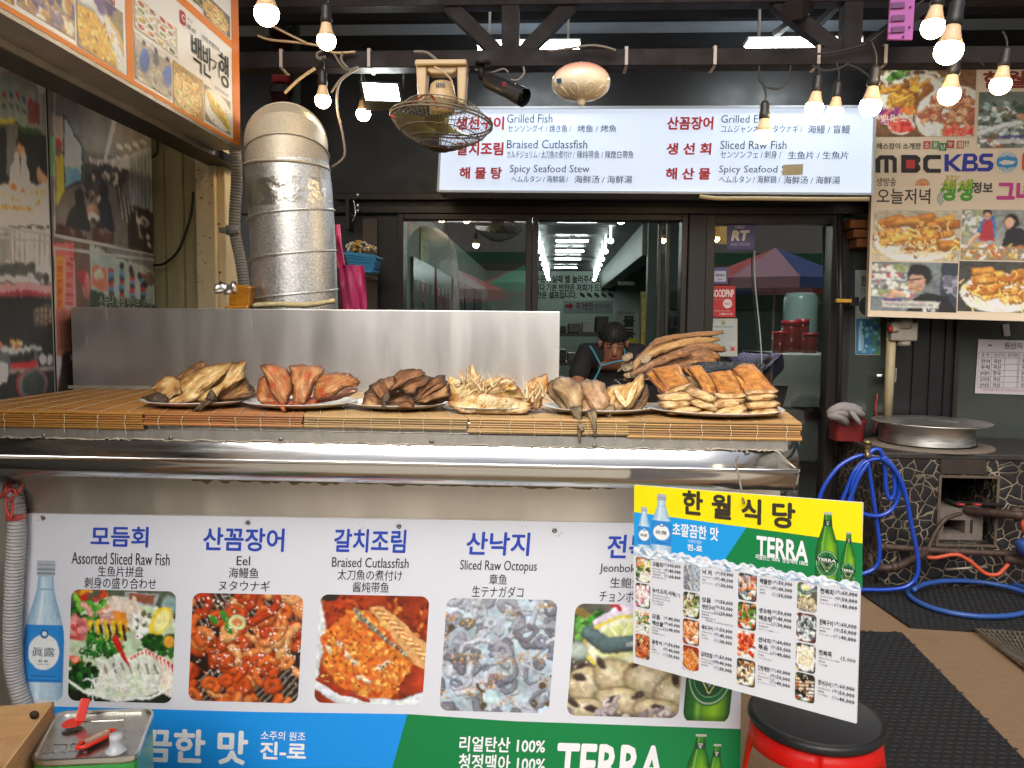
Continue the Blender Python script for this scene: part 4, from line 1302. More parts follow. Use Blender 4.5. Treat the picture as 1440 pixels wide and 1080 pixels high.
def body(mbld, pts, wpx, th, pal, seed, nrm=(0, -.72, .69), n=34, m=54, rough=.10, edge=3.0, mi=0, endcol=None, streak=1.0, power=1.25, curl=0.0, spots=.0, split=0.0, rag=.10, scales=0.0):
	"""a fish body lofted along a spine of (px, py, Y); wpx = half widths in photo px, th = half thickness / half width"""
	sp = spline([P(*q) for q in pts], 10)
	L = len(sp) - 1
	base, dark, light, hot = [lin(c) for c in pal]
	N = Vector(nrm).normalized()
	nf = lambda a, b_, c: mn.noise(Vector((a, b_, c)))
	vs, cs, fs = [], [], []
	for i in range(m + 1):
		t = i / m
		f = t * L; j = min(L - 1, int(f)); p = sp[j].lerp(sp[j + 1], f - j)
		tg = (sp[min(L, j + 3)] - sp[max(0, j - 2)]).normalized()
		u = tg.cross(N).normalized(); v = u.cross(tg).normalized()
		if v.dot(N) < 0: v = -v
		wi = t * (len(wpx) - 1); k = min(len(wpx) - 2, int(wi)); q_ = wi - k; q_ = .5 * q_ + .5 * q_ * q_ * (3 - 2 * q_); a_ = wpx[k] + (wpx[k + 1] - wpx[k]) * q_
		w_ = a_ / 1088 * p.y
		ends = min(1, min(t, 1 - t) * 9) if not endcol else 1
		for q in range(n):
			an = 2 * math.pi * q / n
			ca, sa = math.cos(an), math.sin(an)
			e = math.copysign(abs(ca) ** (power if power < 1 else 1), ca); h = math.copysign(abs(sa) ** power, sa)
			sd = 1 if ca > 0 else -1
			rg = 1 + rag * (nf(t * 7 + seed, sd * 3.1, seed) * 1.1 + nf(t * 19, sd * 5.3, seed * 2) * .8 + nf(t * 46, sd * 7.7, seed) * .5) * abs(e)
			tt = th if isinstance(th, float) else th(t)
			rel = nf(t * 5 + seed * 3, e * 2.6, seed) * .7 + nf(t * 11, e * 6, seed * 2) * .8 + nf(t * 24, e * 17, seed) * .45
			off = u * (w_ * e * rg) + v * (w_ * ((tt * h + rough * 1.3 * rel * (.35 + .65 * abs(sa)) * (1 if endcol is None else .5)) * (.25 + .75 * ends) + curl * e * e + .10 * nf(t * 3 + seed, e * 1.3, 9) - split * math.exp(-(e / .2) ** 2) * (h > 0) * min(1, 4 * t * (1 - t))))
			vs.append(p + off)
			g = nf(t * 5 + seed * 2.3, e * 2.2, seed) * .6 + .5 + .25 * rel
			x3 = (p + off) * 150
			fine = mn.noise(x3) * .5 + mn.noise(x3 * 2.3) * .35
			s_ = nf(t * 6 + seed, e * 15, seed * 2) * .6 + nf(t * 20, e * 30, seed) * .45
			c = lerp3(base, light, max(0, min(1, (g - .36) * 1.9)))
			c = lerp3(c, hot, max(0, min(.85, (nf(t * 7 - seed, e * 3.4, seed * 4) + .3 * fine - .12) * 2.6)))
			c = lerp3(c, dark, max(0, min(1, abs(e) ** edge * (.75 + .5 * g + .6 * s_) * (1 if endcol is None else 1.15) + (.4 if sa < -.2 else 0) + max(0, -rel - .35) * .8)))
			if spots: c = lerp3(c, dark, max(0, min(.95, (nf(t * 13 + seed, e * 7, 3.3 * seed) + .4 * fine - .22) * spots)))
			k_ = 1 + .45 * s_ * streak + .42 * fine
			if scales: k_ *= 1 + scales * math.sin(t * 95 + e * 22) * math.sin(t * 95 - e * 22)
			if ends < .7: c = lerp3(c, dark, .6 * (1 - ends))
			c = tuple(max(0, min(.95, x * k_)) for x in c)
			if endcol and t > 1 - 1.2 / m: c = lerp3(lin(endcol), lin('6a4222'), max(0, min(1, .25 + (nf(e * 2.2, h * 2.2, seed) + .4 * fine - .05) * 2.2)))
			cs.append(c)
	for i in range(m):
		for q in range(n):
			fs.append((i * n + q, i * n + (q + 1) % n, (i + 1) * n + (q + 1) % n, (i + 1) * n + q))
	for i, rev in ((0, True), (m, False)):
		# closed ends: an inner ring, then the centre
		c0 = sum((Vector(vs[i * n + q]) for q in range(n)), Vector()) / n
		o_ = len(vs)
		for q in range(n):
			e, h = math.cos(6.283 * q / n) * .55, math.sin(6.283 * q / n) * .55
			vs.append(c0.lerp(Vector(vs[i * n + q]), .55))
			cs.append(lerp3(lin(endcol), lin('6a4222'), max(0, min(1, (nf(e * 2.6, h * 2.6, seed) + .02) * 2.4))) if endcol and i else cs[i * n + q])
		vs.append(c0); cs.append(lerp3(lin(endcol), lin('7a5030'), .45) if endcol and i else cs[i * n + n // 4])
		for q in range(n):
			a, b_, c, d = i * n + q, i * n + (q + 1) % n, o_ + (q + 1) % n, o_ + q
			fs.append((d, c, b_, a) if rev else (a, b_, c, d))
			fs.append((o_ + n, c, d) if rev else (d, c, o_ + n))
	mbld.add(vs, fs, mi, True, cs)
def fin(mbld, pts, wpx, pal, seed, nrm=(0, -.72, .69)):
	body(mbld, pts, wpx, .08, pal, seed, nrm, n=20, m=20, rough=.2, edge=6, streak=2.0, rag=.3)

def flake(mb, poly, crop, Yb, pal, seed, k=.0016, bulge=.012, thick=.006, ang=.6, rag=1.6, edge=.80, streak=1.0, fold=1.0, scales=0.0, base_y=None, drop=0):
	"""one real piece of dried fish: its outline (photo units, taken from an enlarged crop) at its own depth, leaning back by k, with a bulging folded surface and a back"""
	ox, oy, sc = crop
	pts = spline([Vector((ox + x / sc, oy + y / sc, 0)) for x, y in poly + poly[:1]], 5)[:-1]
	n = len(pts)
	c = sum(pts, Vector()) / n
	ybot = max(p.y for p in pts) if base_y is None else base_y
	size = sum((p - c).length for p in pts) / n
	base, dark, light, hot = [lin(q) for q in pal]
	nf = lambda x, y, z: mn.noise(Vector((x, y, z)))
	ca, sa = math.cos(ang), -math.sin(ang)
	RN = 15
	vs, cs, fs = [], [], []
	for r in range(RN):
		s_ = 1 - (r / RN) ** 1.15
		for i, p in enumerate(pts):
			d = p - c
			rg = 1 + rag * s_ * (.05 * nf(i * .33, seed, 1) + .05 * nf(i * .9, seed, 2))
			q = c + d * (s_ * rg * 1.07)
			al, pe = ((q.x - c.x) * ca + (q.y - c.y) * sa), (-(q.x - c.x) * sa + (q.y - c.y) * ca)
			rel = nf(al * .05 + seed, pe * .16, seed) * 1.1 + nf(al * .09, pe * .38 + seed, 4) * .7 + nf(q.x * .45, q.y * .45, seed) * .4
			bl = bulge * (1 - s_ ** 3.2) + fold * .0042 * rel * min(1, (1 - s_) * 4 + .15)
			Y = Yb + (ybot - q.y) * k - bl
			vs.append(P(q.x, q.y, Y))
			st = nf(al * .06 + seed, pe * .75, seed * 2) * .7 + nf(al * .2, pe * 1.9, seed) * .55
			fi = nf(q.x * .9, q.y * .9, seed) * .6 + nf(q.x * 2.1, q.y * 2.1, seed) * .5
			g = .5 + .55 * nf(al * .06 - seed, pe * .1, 7) + .3 * rel
			cc = lerp3(base, light, max(0, min(1, (g - .35) * 1.7)))
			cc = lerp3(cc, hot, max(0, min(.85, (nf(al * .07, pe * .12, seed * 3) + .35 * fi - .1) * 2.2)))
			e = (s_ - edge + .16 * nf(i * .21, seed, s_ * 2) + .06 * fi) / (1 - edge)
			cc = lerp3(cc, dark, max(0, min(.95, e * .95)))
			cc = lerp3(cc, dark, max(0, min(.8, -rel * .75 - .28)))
			kk = 1 + .42 * st * streak + .34 * fi
			if scales: kk *= 1 + scales * math.sin(al * 1.7 + pe * 1.2) * math.sin(al * 1.7 - pe * 1.2)
			cs.append(tuple(max(0, min(.95, x * kk)) for x in cc))
	vs.append(P(c.x, c.y, Yb + (ybot - c.y) * k - bulge)); cs.append(cs[-1])
	for r in range(RN - 1):
		for i in range(n):
			j = (i + 1) % n
			fs.append((r * n + i, (r + 1) * n + i, (r + 1) * n + j, r * n + j))
	for i in range(n): fs.append(((RN - 1) * n + i, RN * n, (RN - 1) * n + (i + 1) % n))
	o = len(vs)
	for i in range(n): vs.append(Vector(vs[i]) + Vector((0, thick, 0))); cs.append(dark)
	vs.append(Vector(vs[RN * n]) + Vector((0, thick + bulge * .6, 0))); cs.append(dark)
	for i in range(n):
		j = (i + 1) % n
		fs.append((i, j, o + j, o + i)); fs.append((o + i, o + j, o + n))
	mb.add(vs, fs, 0, True, cs)
C1, C2, C3 = (190, 490, 4.5), (490, 490, 5.143), (750, 450, 3.789)
def fishthing(name, label, grp, fn, cat='dried fish', extra=None):
	b = MB(); fn(b)
	return tag(b.build(name, m_fish), label, cat, grp)
def fk(name, label, grp, *parts, cat='dried fish', after=None, **kw):
	b = MB()
	for p in parts:
		kk = dict(kw); kk.update(p[4] if len(p) > 4 else {})
		flake(b, p[0], p[1], p[2], p[3], abs(hash_(label)) % 97 + len(b.v) % 13, **kk)
	if after: after(b)
	return tag(b.build(name, m_fish), label, cat, grp)
def hash_(t): return sum(ord(ch) * (i + 7) for i, ch in enumerate(t))
# --- plate of pale golden split fish
plate(278, 73, 2.02, 'white plate of pale golden split dried fish, leftmost on the counter')
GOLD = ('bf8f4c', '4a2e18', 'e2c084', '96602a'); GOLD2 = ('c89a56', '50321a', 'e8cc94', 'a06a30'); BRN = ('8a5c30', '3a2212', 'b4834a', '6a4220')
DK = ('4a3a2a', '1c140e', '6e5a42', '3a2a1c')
g1 = 'pale split fish on the leftmost plate'
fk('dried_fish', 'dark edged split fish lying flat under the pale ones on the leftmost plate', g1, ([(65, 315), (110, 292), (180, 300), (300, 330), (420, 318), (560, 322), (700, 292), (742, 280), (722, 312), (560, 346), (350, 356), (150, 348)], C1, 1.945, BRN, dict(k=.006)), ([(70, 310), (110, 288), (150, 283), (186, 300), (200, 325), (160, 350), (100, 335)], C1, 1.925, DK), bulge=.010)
fk('dried_fish', 'brown edged split fish peeking up at the back of the leftmost plate', g1, ([(250, 240), (265, 182), (330, 130), (400, 88), (432, 88), (440, 118), (395, 150), (320, 180)], C1, 2.035, BRN), ang=.7, bulge=.008)
fk('dried_fish', 'small golden split fish at the left side of the leftmost plate', g1, ([(98, 256), (145, 210), (200, 178), (245, 180), (275, 205), (300, 250), (300, 288), (250, 296), (205, 327), (180, 298), (130, 264)], C1, 1.98, GOLD), ang=.9)
fk('dried_fish', 'broadest pale golden split fish across the middle of the leftmost plate', g1, ([(205, 338), (240, 318), (296, 296), (288, 240), (304, 190), (390, 140), (500, 106), (604, 98), (582, 142), (540, 192), (500, 226), (430, 280), (390, 322), (320, 338), (270, 352), (230, 352)], C1, 1.945, GOLD2), ang=.75, bulge=.018)
fk('dried_fish', 'brown edged split fish at the right rim of the leftmost plate', g1, ([(500, 322), (570, 285), (640, 236), (690, 190), (716, 225), (712, 260), (736, 290), (700, 308), (620, 318), (540, 328)], C1, 1.965, BRN), ang=.5)
fk('dried_fish', 'golden split fish with a dark tail hanging over the front of the leftmost plate', g1, ([(402, 318), (450, 270), (520, 236), (560, 198), (602, 120), (640, 96), (690, 90), (682, 150), (688, 190), (650, 212), (600, 242), (560, 264), (520, 300), (505, 326), (450, 332)], C1, 1.935, GOLD2), ([(440, 320), (462, 285), (482, 262), (512, 318), (486, 336)], C1, 1.915, DK), ([(355, 406), (398, 360), (448, 332), (484, 338), (442, 374), (412, 404), (382, 398)], C1, 1.885, DK, dict(k=.001, fold=1.6)), ang=.8, bulge=.016)
# --- reddish fish
plate(424, 76, 2.02, 'white plate of reddish headless fish, second from the left')
RED = ('b0703e', '5c2414', 'd8a46c', 'b84c28'); RED2 = ('a8642f', '551e10', 'cf9860', 'b04420'); ORG = ('b4582e', '641c0e', 'd88c58', 'c03a20')
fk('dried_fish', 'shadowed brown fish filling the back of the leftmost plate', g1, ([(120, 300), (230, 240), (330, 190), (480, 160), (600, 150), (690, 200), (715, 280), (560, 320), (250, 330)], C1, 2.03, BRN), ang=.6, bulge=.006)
g2 = 'reddish headless fish on the second plate'
fk('dried_fish', 'small reddish fish standing behind at the left of the second plate', g2, ([(785, 200), (830, 180), (852, 260), (892, 330), (830, 348), (780, 328), (774, 270)], C1, 1.965, RED2), ang=-1, scales=.2)
fk('dried_fish', 'torn orange red fish lying flat at the front of the second plate', g2, ([(820, 348), (900, 322), (1000, 318), (1100, 312), (1180, 280), (1250, 285), (1320, 252), (1360, 244), (1374, 284), (1250, 328), (1100, 352), (980, 360), (900, 368), (860, 360)], C1, 1.93, ORG, dict(k=.005)), rag=2.6, streak=1.6, fold=1.8)
fk('dried_fish', 'reddish fish upright in the middle of the second plate with red blotch on top', g2, ([(978, 116), (1030, 106), (1090, 112), (1172, 116), (1184, 150), (1162, 192), (1122, 250), (1084, 332), (1012, 338), (1000, 280), (985, 200)], C1, 1.945, RED), ang=1.3, scales=.24, bulge=.028)
fk('dried_fish', 'reddish fish leaning to the right on the second plate', g2, ([(1136, 300), (1144, 235), (1152, 200), (1200, 165), (1270, 158), (1330, 160), (1390, 188), (1408, 215), (1400, 238), (1342, 244), (1300, 264), (1240, 304), (1165, 322)], C1, 1.935, RED2), ang=.35, scales=.24, bulge=.026)
fk('dried_fish', 'tan and red fish pointing its tail down over the left rim of the second plate', g2, ([(798, 122), (830, 108), (900, 114), (962, 150), (987, 200), (987, 262), (964, 322), (952, 360), (940, 372), (920, 350), (888, 306), (850, 258), (828, 190)], C1, 1.92, RED), ([(915, 352), (948, 350), (956, 400), (938, 402), (918, 380)], C1, 1.89, ORG), ang=-1.1, scales=.24, bulge=.028)
# --- dark small fish
plate(563, 70, 2.03, 'white plate of small dark brown fish, third from the left')
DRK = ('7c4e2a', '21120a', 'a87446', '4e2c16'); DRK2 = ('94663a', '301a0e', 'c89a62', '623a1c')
g3 = 'small dark brown fish on the third plate'
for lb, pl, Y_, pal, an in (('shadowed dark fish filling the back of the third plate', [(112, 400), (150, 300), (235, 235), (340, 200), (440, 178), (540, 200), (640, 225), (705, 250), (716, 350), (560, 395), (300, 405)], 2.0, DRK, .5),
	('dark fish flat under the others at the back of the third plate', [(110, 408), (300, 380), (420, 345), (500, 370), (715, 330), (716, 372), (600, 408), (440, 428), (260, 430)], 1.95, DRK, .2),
	('curled brown fish at the left edge of the third plate', [(104, 408), (130, 330), (200, 348), (262, 398), (258, 430), (160, 424)], 1.94, DRK2, -.6), ('rounded brown fish second from the left on the third plate', [(164, 292), (230, 225), (262, 240), (302, 300), (292, 340), (250, 372), (210, 348)], 1.95, DRK, -.9),
	('curled brown fish third from the left on the third plate', [(234, 242), (290, 212), (352, 224), (342, 282), (304, 306), (268, 292)], 1.975, DRK2, -.9), ('long brown fish topmost across the third plate', [(326, 210), (370, 165), (430, 153), (500, 153), (543, 180), (520, 206), (440, 232), (380, 272), (310, 304), (300, 288), (338, 244)], 1.955, DRK, .6),
	('brown fish just below the topmost one on the third plate', [(388, 294), (440, 250), (520, 224), (582, 213), (562, 262), (502, 292), (470, 334), (420, 324)], 1.95, DRK, .6), ('brown fish sloping up to the right at the back of the third plate', [(468, 364), (500, 310), (580, 240), (650, 198), (688, 204), (682, 236), (602, 282), (520, 338), (492, 382)], 1.95, DRK, .7),
	('narrow dark fish between two others at the right of the third plate', [(488, 380), (560, 320), (650, 254), (702, 238), (692, 272), (602, 322), (532, 368)], 1.935, DRK, .7), ('brown fish with a pale belly at the right edge of the third plate', [(498, 384), (570, 344), (650, 308), (722, 262), (728, 300), (722, 342), (650, 364), (560, 390)], 1.92, DRK2, .5),
	('dark fish lowest in the middle of the third plate', [(350, 432), (370, 398), (432, 386), (470, 410), (452, 434)], 1.905, DRK, .2), ('small dark tail end pointing down at the front of the third plate', [(236, 372), (262, 330), (300, 335), (296, 372), (270, 385), (268, 436), (246, 436)], 1.90, DK, 1.2)):
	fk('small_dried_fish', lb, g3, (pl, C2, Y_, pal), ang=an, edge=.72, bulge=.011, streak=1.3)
# --- shredded pale fish with bones
plate(692, 64, 2.0, 'white plate under the shredded pale fish, fourth from the left')
PALE = ('dcb86c', '94521c', 'f0deb0', 'bc7820'); CRE = ('e4c888', 'a0622a', 'f2e6c6', 'cc8c30')
g4 = 'opened pale fish with bones on the fourth plate'
def bones(b, n, box, ang, L, seed, Y):
	r = random.Random(seed)
	for k in range(n):
		px, py = r.uniform(box[0], box[2]), r.uniform(box[1], box[3]); a = r.uniform(*ang); l = r.uniform(*L)
		bend = r.uniform(-6, 6)
		y = Y + r.uniform(-.02, .03)
		pts = spline([P(px, py, y), P(px + math.cos(a) * l * .5 + bend * .3, py - math.sin(a) * l * .5, y + .004), P(px + math.cos(a) * l + bend, py - math.sin(a) * l, y + .012)], 4)
		w0 = r.uniform(.0018, .0060)
		m_ = len(pts) - 1
		tip = r.choice(['a85a1e', 'e0c088', 'c88a40', 'e8d4a8', 'b86a28'])
		cc = []
		for i in range(len(pts)): cc += [lerp3(lin('e8d4a4'), lin(tip), i / m_)] * 6
		b.tube(pts, [w0 * (1 - .85 * i / m_) for i in range(len(pts))], 6, col=cc, flat=.45)
fk('split_fish', 'shredded pale fish bristling with bones at the top of the fourth plate', g4, ([(735, 240), (764, 280), (830, 255), (960, 236), (1100, 216), (1200, 266), (1240, 330), (1252, 372), (1150, 356), (1050, 335), (900, 345), (800, 378), (735, 384), (722, 300)], C2, 1.965, PALE, dict(bulge=.02)),
   ([(836, 236), (862, 200), (880, 168), (890, 118), (922, 170), (948, 218), (900, 246)], C2, 2.0, CRE, dict(bulge=.006)), ([(724, 240), (730, 205), (790, 222), (815, 250), (770, 280)], C2, 1.985, CRE, dict(bulge=.006)), ([(1080, 240), (1130, 215), (1180, 240), (1215, 290), (1150, 300)], C2, 1.95, PALE, dict(bulge=.006)),
   rag=3, fold=2.2, streak=1.5, ang=.4, after=lambda b: (bones(b, 46, (640, 538, 716, 556), (.3, 2.3), (12, 30), 8, 1.955), bones(b, 10, (648, 532, 668, 540), (1.2, 2.2), (12, 26), 11, 1.98), bones(b, 12, (682, 538, 705, 544), (.4, .8), (16, 30), 12, 1.97)))
fk('split_fish', 'pale yellow fish opened flat at the front of the fourth plate', g4, ([(740, 388), (800, 368), (900, 330), (1000, 322), (1062, 338), (1150, 356), (1222, 372), (1292, 398), (1292, 440), (1240, 468), (1100, 470), (950, 466), (830, 460), (770, 424)], C2, 1.905, CRE), rag=1.6, fold=1.8, streak=1.5, ang=1.2, edge=.76, after=lambda b: bones(b, 22, (672, 566, 716, 578), (.6, 2.5), (10, 22), 5, 1.885))
fk('split_fish', 'frayed orange tinged fish piece at the right edge of the fourth plate', g4, ([(1290, 402), (1278, 340), (1308, 250), (1378, 206), (1432, 198), (1436, 300), (1402, 352), (1392, 420), (1332, 432)], C2, 1.95, ('c88a40', '7a3a14', 'eacf98', 'b45a1c')), rag=3, fold=2, streak=1.6, ang=1.2, after=lambda b: bones(b, 34, (738, 546, 764, 566), (.7, 1.9), (10, 24), 14, 1.93))
# --- drooping flatfish
plate(840, 73, 2.0, 'white plate of drooping flatfish, fifth from the left')
FLT = ('a4835a', '44321f', 'ccae82', '7a5e3e'); FLP = ('ae8660', '4e3826', 'd4b08a', '866444'); TAIL = ('7a684c', '362a1a', '9c8a68', '5c4a32')
g5 = 'flatfish on the fifth plate'
fk('flatfish', 'darker flatfish at the left rim of the fifth plate', g5, ([(74, 388), (80, 345), (110, 328), (170, 388), (222, 460), (254, 500), (204, 512), (120, 444)], C3, 1.94, ('8a6c48', '3a2a1a', 'b2946a', '664c32')), ang=-.9)
fk('flatfish', 'plump pinkish beige flatfish in the middle of the fifth plate', g5, ([(250, 342), (290, 324), (342, 325), (382, 355), (407, 420), (404, 462), (372, 488), (330, 486), (290, 452), (262, 400)], C3, 1.92, FLP, dict(bulge=.034)), ([(366, 492), (396, 462), (428, 452), (432, 482), (406, 532), (394, 520)], C3, 1.885, TAIL), ang=-1, edge=.84)
fk('flatfish', 'slim flatfish with its tail hanging down between the two plump ones', g5, ([(246, 432), (270, 418), (302, 460), (330, 498), (336, 520), (300, 524), (262, 500)], C3, 1.90, FLP, dict(bulge=.016)), ([(284, 488), (332, 484), (338, 562), (329, 632), (318, 592), (304, 545)], C3, 1.822, TAIL, dict(k=.0008, fold=1.8, streak=1.8)), ang=-1.2)
fk('flatfish', 'plump beige flatfish with a long tail hanging over the counter edge', g5, ([(104, 362), (110, 325), (150, 309), (212, 320), (257, 350), (267, 402), (257, 452), (246, 492), (200, 494), (170, 442), (130, 392)], C3, 1.905, FLT, dict(bulge=.036)), ([(196, 474), (250, 466), (258, 520), (270, 586), (258, 602), (250, 652), (240, 632), (230, 560), (214, 520)], C3, 1.822, TAIL, dict(k=.0007, fold=1.8, streak=1.8, bulge=.008)), ang=-1, edge=.84)
fk('flatfish', 'yellow split fish opened upright at the right of the fifth plate', g5, ([(480, 480), (545, 440), (588, 400), (600, 345), (614, 390), (602, 442), (560, 484)], C3, 1.935, ('5e4428', '241608', '84623a', '40301c'), dict(bulge=.006)), ([(394, 412), (400, 365), (430, 350), (500, 340), (532, 328), (558, 294), (582, 298), (582, 360), (562, 402), (522, 460), (480, 472), (440, 478), (405, 442)], C3, 1.925, GOLD2, dict(bulge=.012)), ([(428, 380), (445, 368), (500, 440), (488, 462), (452, 430)], C3, 1.905, CRE, dict(bulge=.006)), ([(490, 440), (520, 360), (556, 320), (545, 380), (510, 450)], C3, 1.91, CRE, dict(bulge=.004)), ang=.9, fold=1.6, streak=1.4)

# --- grilled eel slabs
plate(1004, 90, 2.0, 'wide white plate of stacked eel slabs, rightmost on the counter')
EEL = ('b06c24', '5a2e10', 'cc9040', '8a4a16')
CRM = ('e0c088', '9a6a38', 'f0dcae', 'c48a48')
g6 = 'eel slabs on the rightmost plate'
EELT = ('b4702a', '5a2e12', 'd89c4c', '8e4a18'); EELE = ('d0ac70', '7a4a22', 'e8cfa0', 'a8743a')
eels = {'first': (((931, 519, 2.03), (952, 547, 1.955), 19), ([(610, 285), (640, 262), (700, 250), (765, 240), (800, 290), (834, 338), (800, 348), (740, 368), (702, 384), (660, 352), (628, 320)], [(698, 384), (740, 366), (834, 338), (828, 362), (790, 378), (730, 398), (704, 398)]),
  [(665, 400), (740, 388), (800, 383), (852, 405), (847, 427), (780, 438), (690, 430)], [(668, 440), (720, 428), (800, 430), (838, 442), (800, 467), (700, 472)], [(720, 482), (790, 460), (860, 465), (892, 480), (850, 497), (760, 505), (724, 502)]),
 'second': (((975, 516, 2.03), (998, 549, 1.96), 11.5), ([(810, 250), (850, 246), (892, 252), (942, 310), (976, 374), (945, 394), (900, 362), (850, 310), (814, 275)],),
  [(810, 377), (835, 358), (900, 375), (967, 405), (972, 422), (940, 438), (890, 422), (830, 402)], [(830, 432), (870, 420), (930, 435), (977, 462), (962, 487), (900, 472), (845, 452)], [(848, 494), (900, 485), (962, 490), (957, 510), (880, 510)]),
 'third': (((1011, 525, 2.02), (1027, 556, 1.945), 20), ([(920, 287), (1000, 280), (1062, 285), (1102, 340), (1136, 392), (1050, 394), (955, 388), (938, 345)], [(953, 387), (1040, 393), (1134, 391), (1134, 411), (1050, 419), (963, 414)]),
  [(950, 440), (1000, 420), (1110, 420), (1122, 432), (1070, 462), (980, 470), (952, 457)], [(958, 497), (1000, 465), (1100, 445), (1137, 460), (1122, 492), (1040, 510), (968, 512)], [(1018, 510), (1080, 490), (1132, 488), (1142, 507), (1090, 516)]),
 'fourth': (((1043, 517, 2.03), (1070, 551, 1.955), 19), ([(1058, 277), (1110, 240), (1167, 240), (1212, 280), (1252, 330), (1292, 376), (1200, 376), (1125, 374), (1095, 325)], [(1123, 376), (1200, 373), (1292, 373), (1287, 390), (1220, 398), (1150, 400)]),
  [(1133, 407), (1180, 400), (1260, 395), (1297, 410), (1250, 427), (1160, 430)], [(1133, 444), (1180, 432), (1270, 430), (1312, 448), (1270, 470), (1160, 476)], [(1143, 492), (1200, 475), (1280, 472), (1312, 490), (1280, 510), (1180, 514)])}
sd_ = 60
for cn, ls in eels.items():
	for li in range(4):
		sd_ += 1
		b = MB()
		if li == 0:
			a, d, wpx = ls[0]
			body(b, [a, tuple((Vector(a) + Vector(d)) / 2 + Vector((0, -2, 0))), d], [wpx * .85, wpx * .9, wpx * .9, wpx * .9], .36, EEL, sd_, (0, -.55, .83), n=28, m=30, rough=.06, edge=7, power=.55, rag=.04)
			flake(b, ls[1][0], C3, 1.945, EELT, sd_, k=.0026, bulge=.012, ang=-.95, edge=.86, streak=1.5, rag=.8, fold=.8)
			if len(ls[1]) > 1: flake(b, ls[1][1], C3, 1.935, EELE, sd_ + 9, k=.001, bulge=.006, edge=.62, rag=1, fold=1.2, ang=0)
			lb = 'golden brown eel slab on top of the %s stack from the left' % cn
		else:
			pl = ls[li + 1]
			px, py, hw = 750 + sum(q[0] for q in pl) / len(pl) / 3.789, 450 + sum(q[1] for q in pl) / len(pl) / 3.789, (max(q[0] for q in pl) - min(q[0] for q in pl)) / 7.6
			yb = 1.925 - .006 * li
			a = (px - 4, py - 5, yb + .11); d = (px, py, yb + .005)
			body(b, [a, tuple((Vector(a) + Vector(d)) / 2), d], [hw * .9] * 4, .25, ('94602a', '3c200e', 'b8823e', '6e3e18'), sd_, (0, -.05, 1), n=28, m=20, rough=.08, edge=4, power=.7, rag=.05)
			flake(b, pl, C3, yb, EELE, sd_, k=.0008, bulge=.010, edge=.66, rag=1.3, fold=1.5, ang=.1, streak=1.2)
			lb = 'cream ended eel slab, %s from the top of the %s stack from the left' % (('second', 'third', 'lowest')[li - 1], cn)
		tag(b.build('grilled_eel', m_fish), lb, 'grilled eel', g6)
# eel slabs propped behind carry the tilted top row
def back(b): body(b, [(925, 548, 2.06), (980, 545, 2.06), (1030, 545, 2.06), (1084, 550, 2.06)], [18, 21, 21, 18], .5, CRM, 90, (0, -.4, .9), n=24, m=50, rough=.12, power=.8)
fishthing('grilled_eel', 'long eel fillet lying behind the four stacks of eel slabs', g6, back, 'grilled eel')

# --- bundle of long dried fish on a black tray behind
ty = 2.42
b = MB()
pz = P(960, 548, ty).z
t = thing('tray', 'black plastic tray behind the flatfish and eel plates', 'tray', P(960, 548, ty))
x0, x1 = P(868, 540, ty).x, P(1070, 540, ty).x
b.bb(x0, x1, ty - .12, ty + .14, ZT - .01, ZT + .004)
b.build('base', mat('black_plastic', '17181b', .3), t)
b = MB()
for (ya, yb2) in ((ty - .12, ty - .112), (ty + .132, ty + .14)): b.bb(x0, x1, ya, yb2, ZT + .0045, ZT + .05)
b.bb(x0, x0 + .008, ty - .111, ty + .131, ZT + .0045, ZT + .05); b.bb(x1 - .008, x1, ty - .111, ty + .131, ZT + .0045, ZT + .05)
b.build('rim', mat('black_plastic'), t)
LONG = ('7c4e26', '2a160a', 'a87844', '54300f')
g7 = 'long dried fish in the bundle behind the eel'
lows = [([(878, 530, 2.36), (905, 500, 2.38), (935, 478, 2.42), (1017, 467, 2.5)], [4, 6, 5, 6, 5, 3], 'topmost long dried fish in the bundle, its thin tail pointing right'),
		([(880, 532, 2.37), (906, 503, 2.37), (955, 484, 2.41), (1012, 477, 2.48)], [4, 6, 7, 7, 6, 3], 'pale long dried fish just under the topmost one in the bundle'),
		([(893, 522, 2.38), (935, 497, 2.40), (985, 489, 2.43), (1020, 491, 2.47)], [4, 6, 8, 8, 7, 4], 'thick long dried fish third from the top of the bundle'),
		([(886, 528, 2.30), (918, 513, 2.31), (945, 502, 2.33), (972, 497, 2.36)], [3, 6, 7, 6, 4], 'long dried fish slanting up in front of the bundle'),
		([(900, 520, 2.37), (940, 507, 2.38), (985, 500, 2.40), (1012, 502, 2.44)], [4, 8, 8, 9, 5], 'brown dried fish fourth from the top of the bundle'),
		([(905, 528, 2.36), (945, 516, 2.36), (985, 509, 2.38), (1008, 508, 2.42)], [4, 8, 9, 8, 4], 'lowest long dried fish of the bundle, above the black net')]
for k, (pp, ww, lb) in enumerate(lows):
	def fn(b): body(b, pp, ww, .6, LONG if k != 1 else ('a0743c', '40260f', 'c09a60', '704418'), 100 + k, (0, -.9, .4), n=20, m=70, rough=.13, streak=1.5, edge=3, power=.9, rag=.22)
	fishthing('long_dried_fish', lb, g7, fn)
def hd(b):
	r = random.Random(4)
	for k in range(13):
		px, py = r.uniform(868, 902), r.uniform(503, 535); a = r.uniform(.2, 1.2)
		fin(b, [(px, py, 2.34 + r.uniform(0, .06)), (px + 16 * math.cos(a), py - 16 * math.sin(a), 2.36)], [3, 6, 6, 2], r.choice([('7a684e', '42321f', 'a08c6c', '5e4c36'), ('7a5838', '3c2818', '9a7450', '5a3c22'), ('94805f', '52422c', 'b8a884', '6e5c42')]), 120 + k)
fishthing('fish_heads', 'tangle of dried fish heads and fins at the left end of the bundle', None, hd)
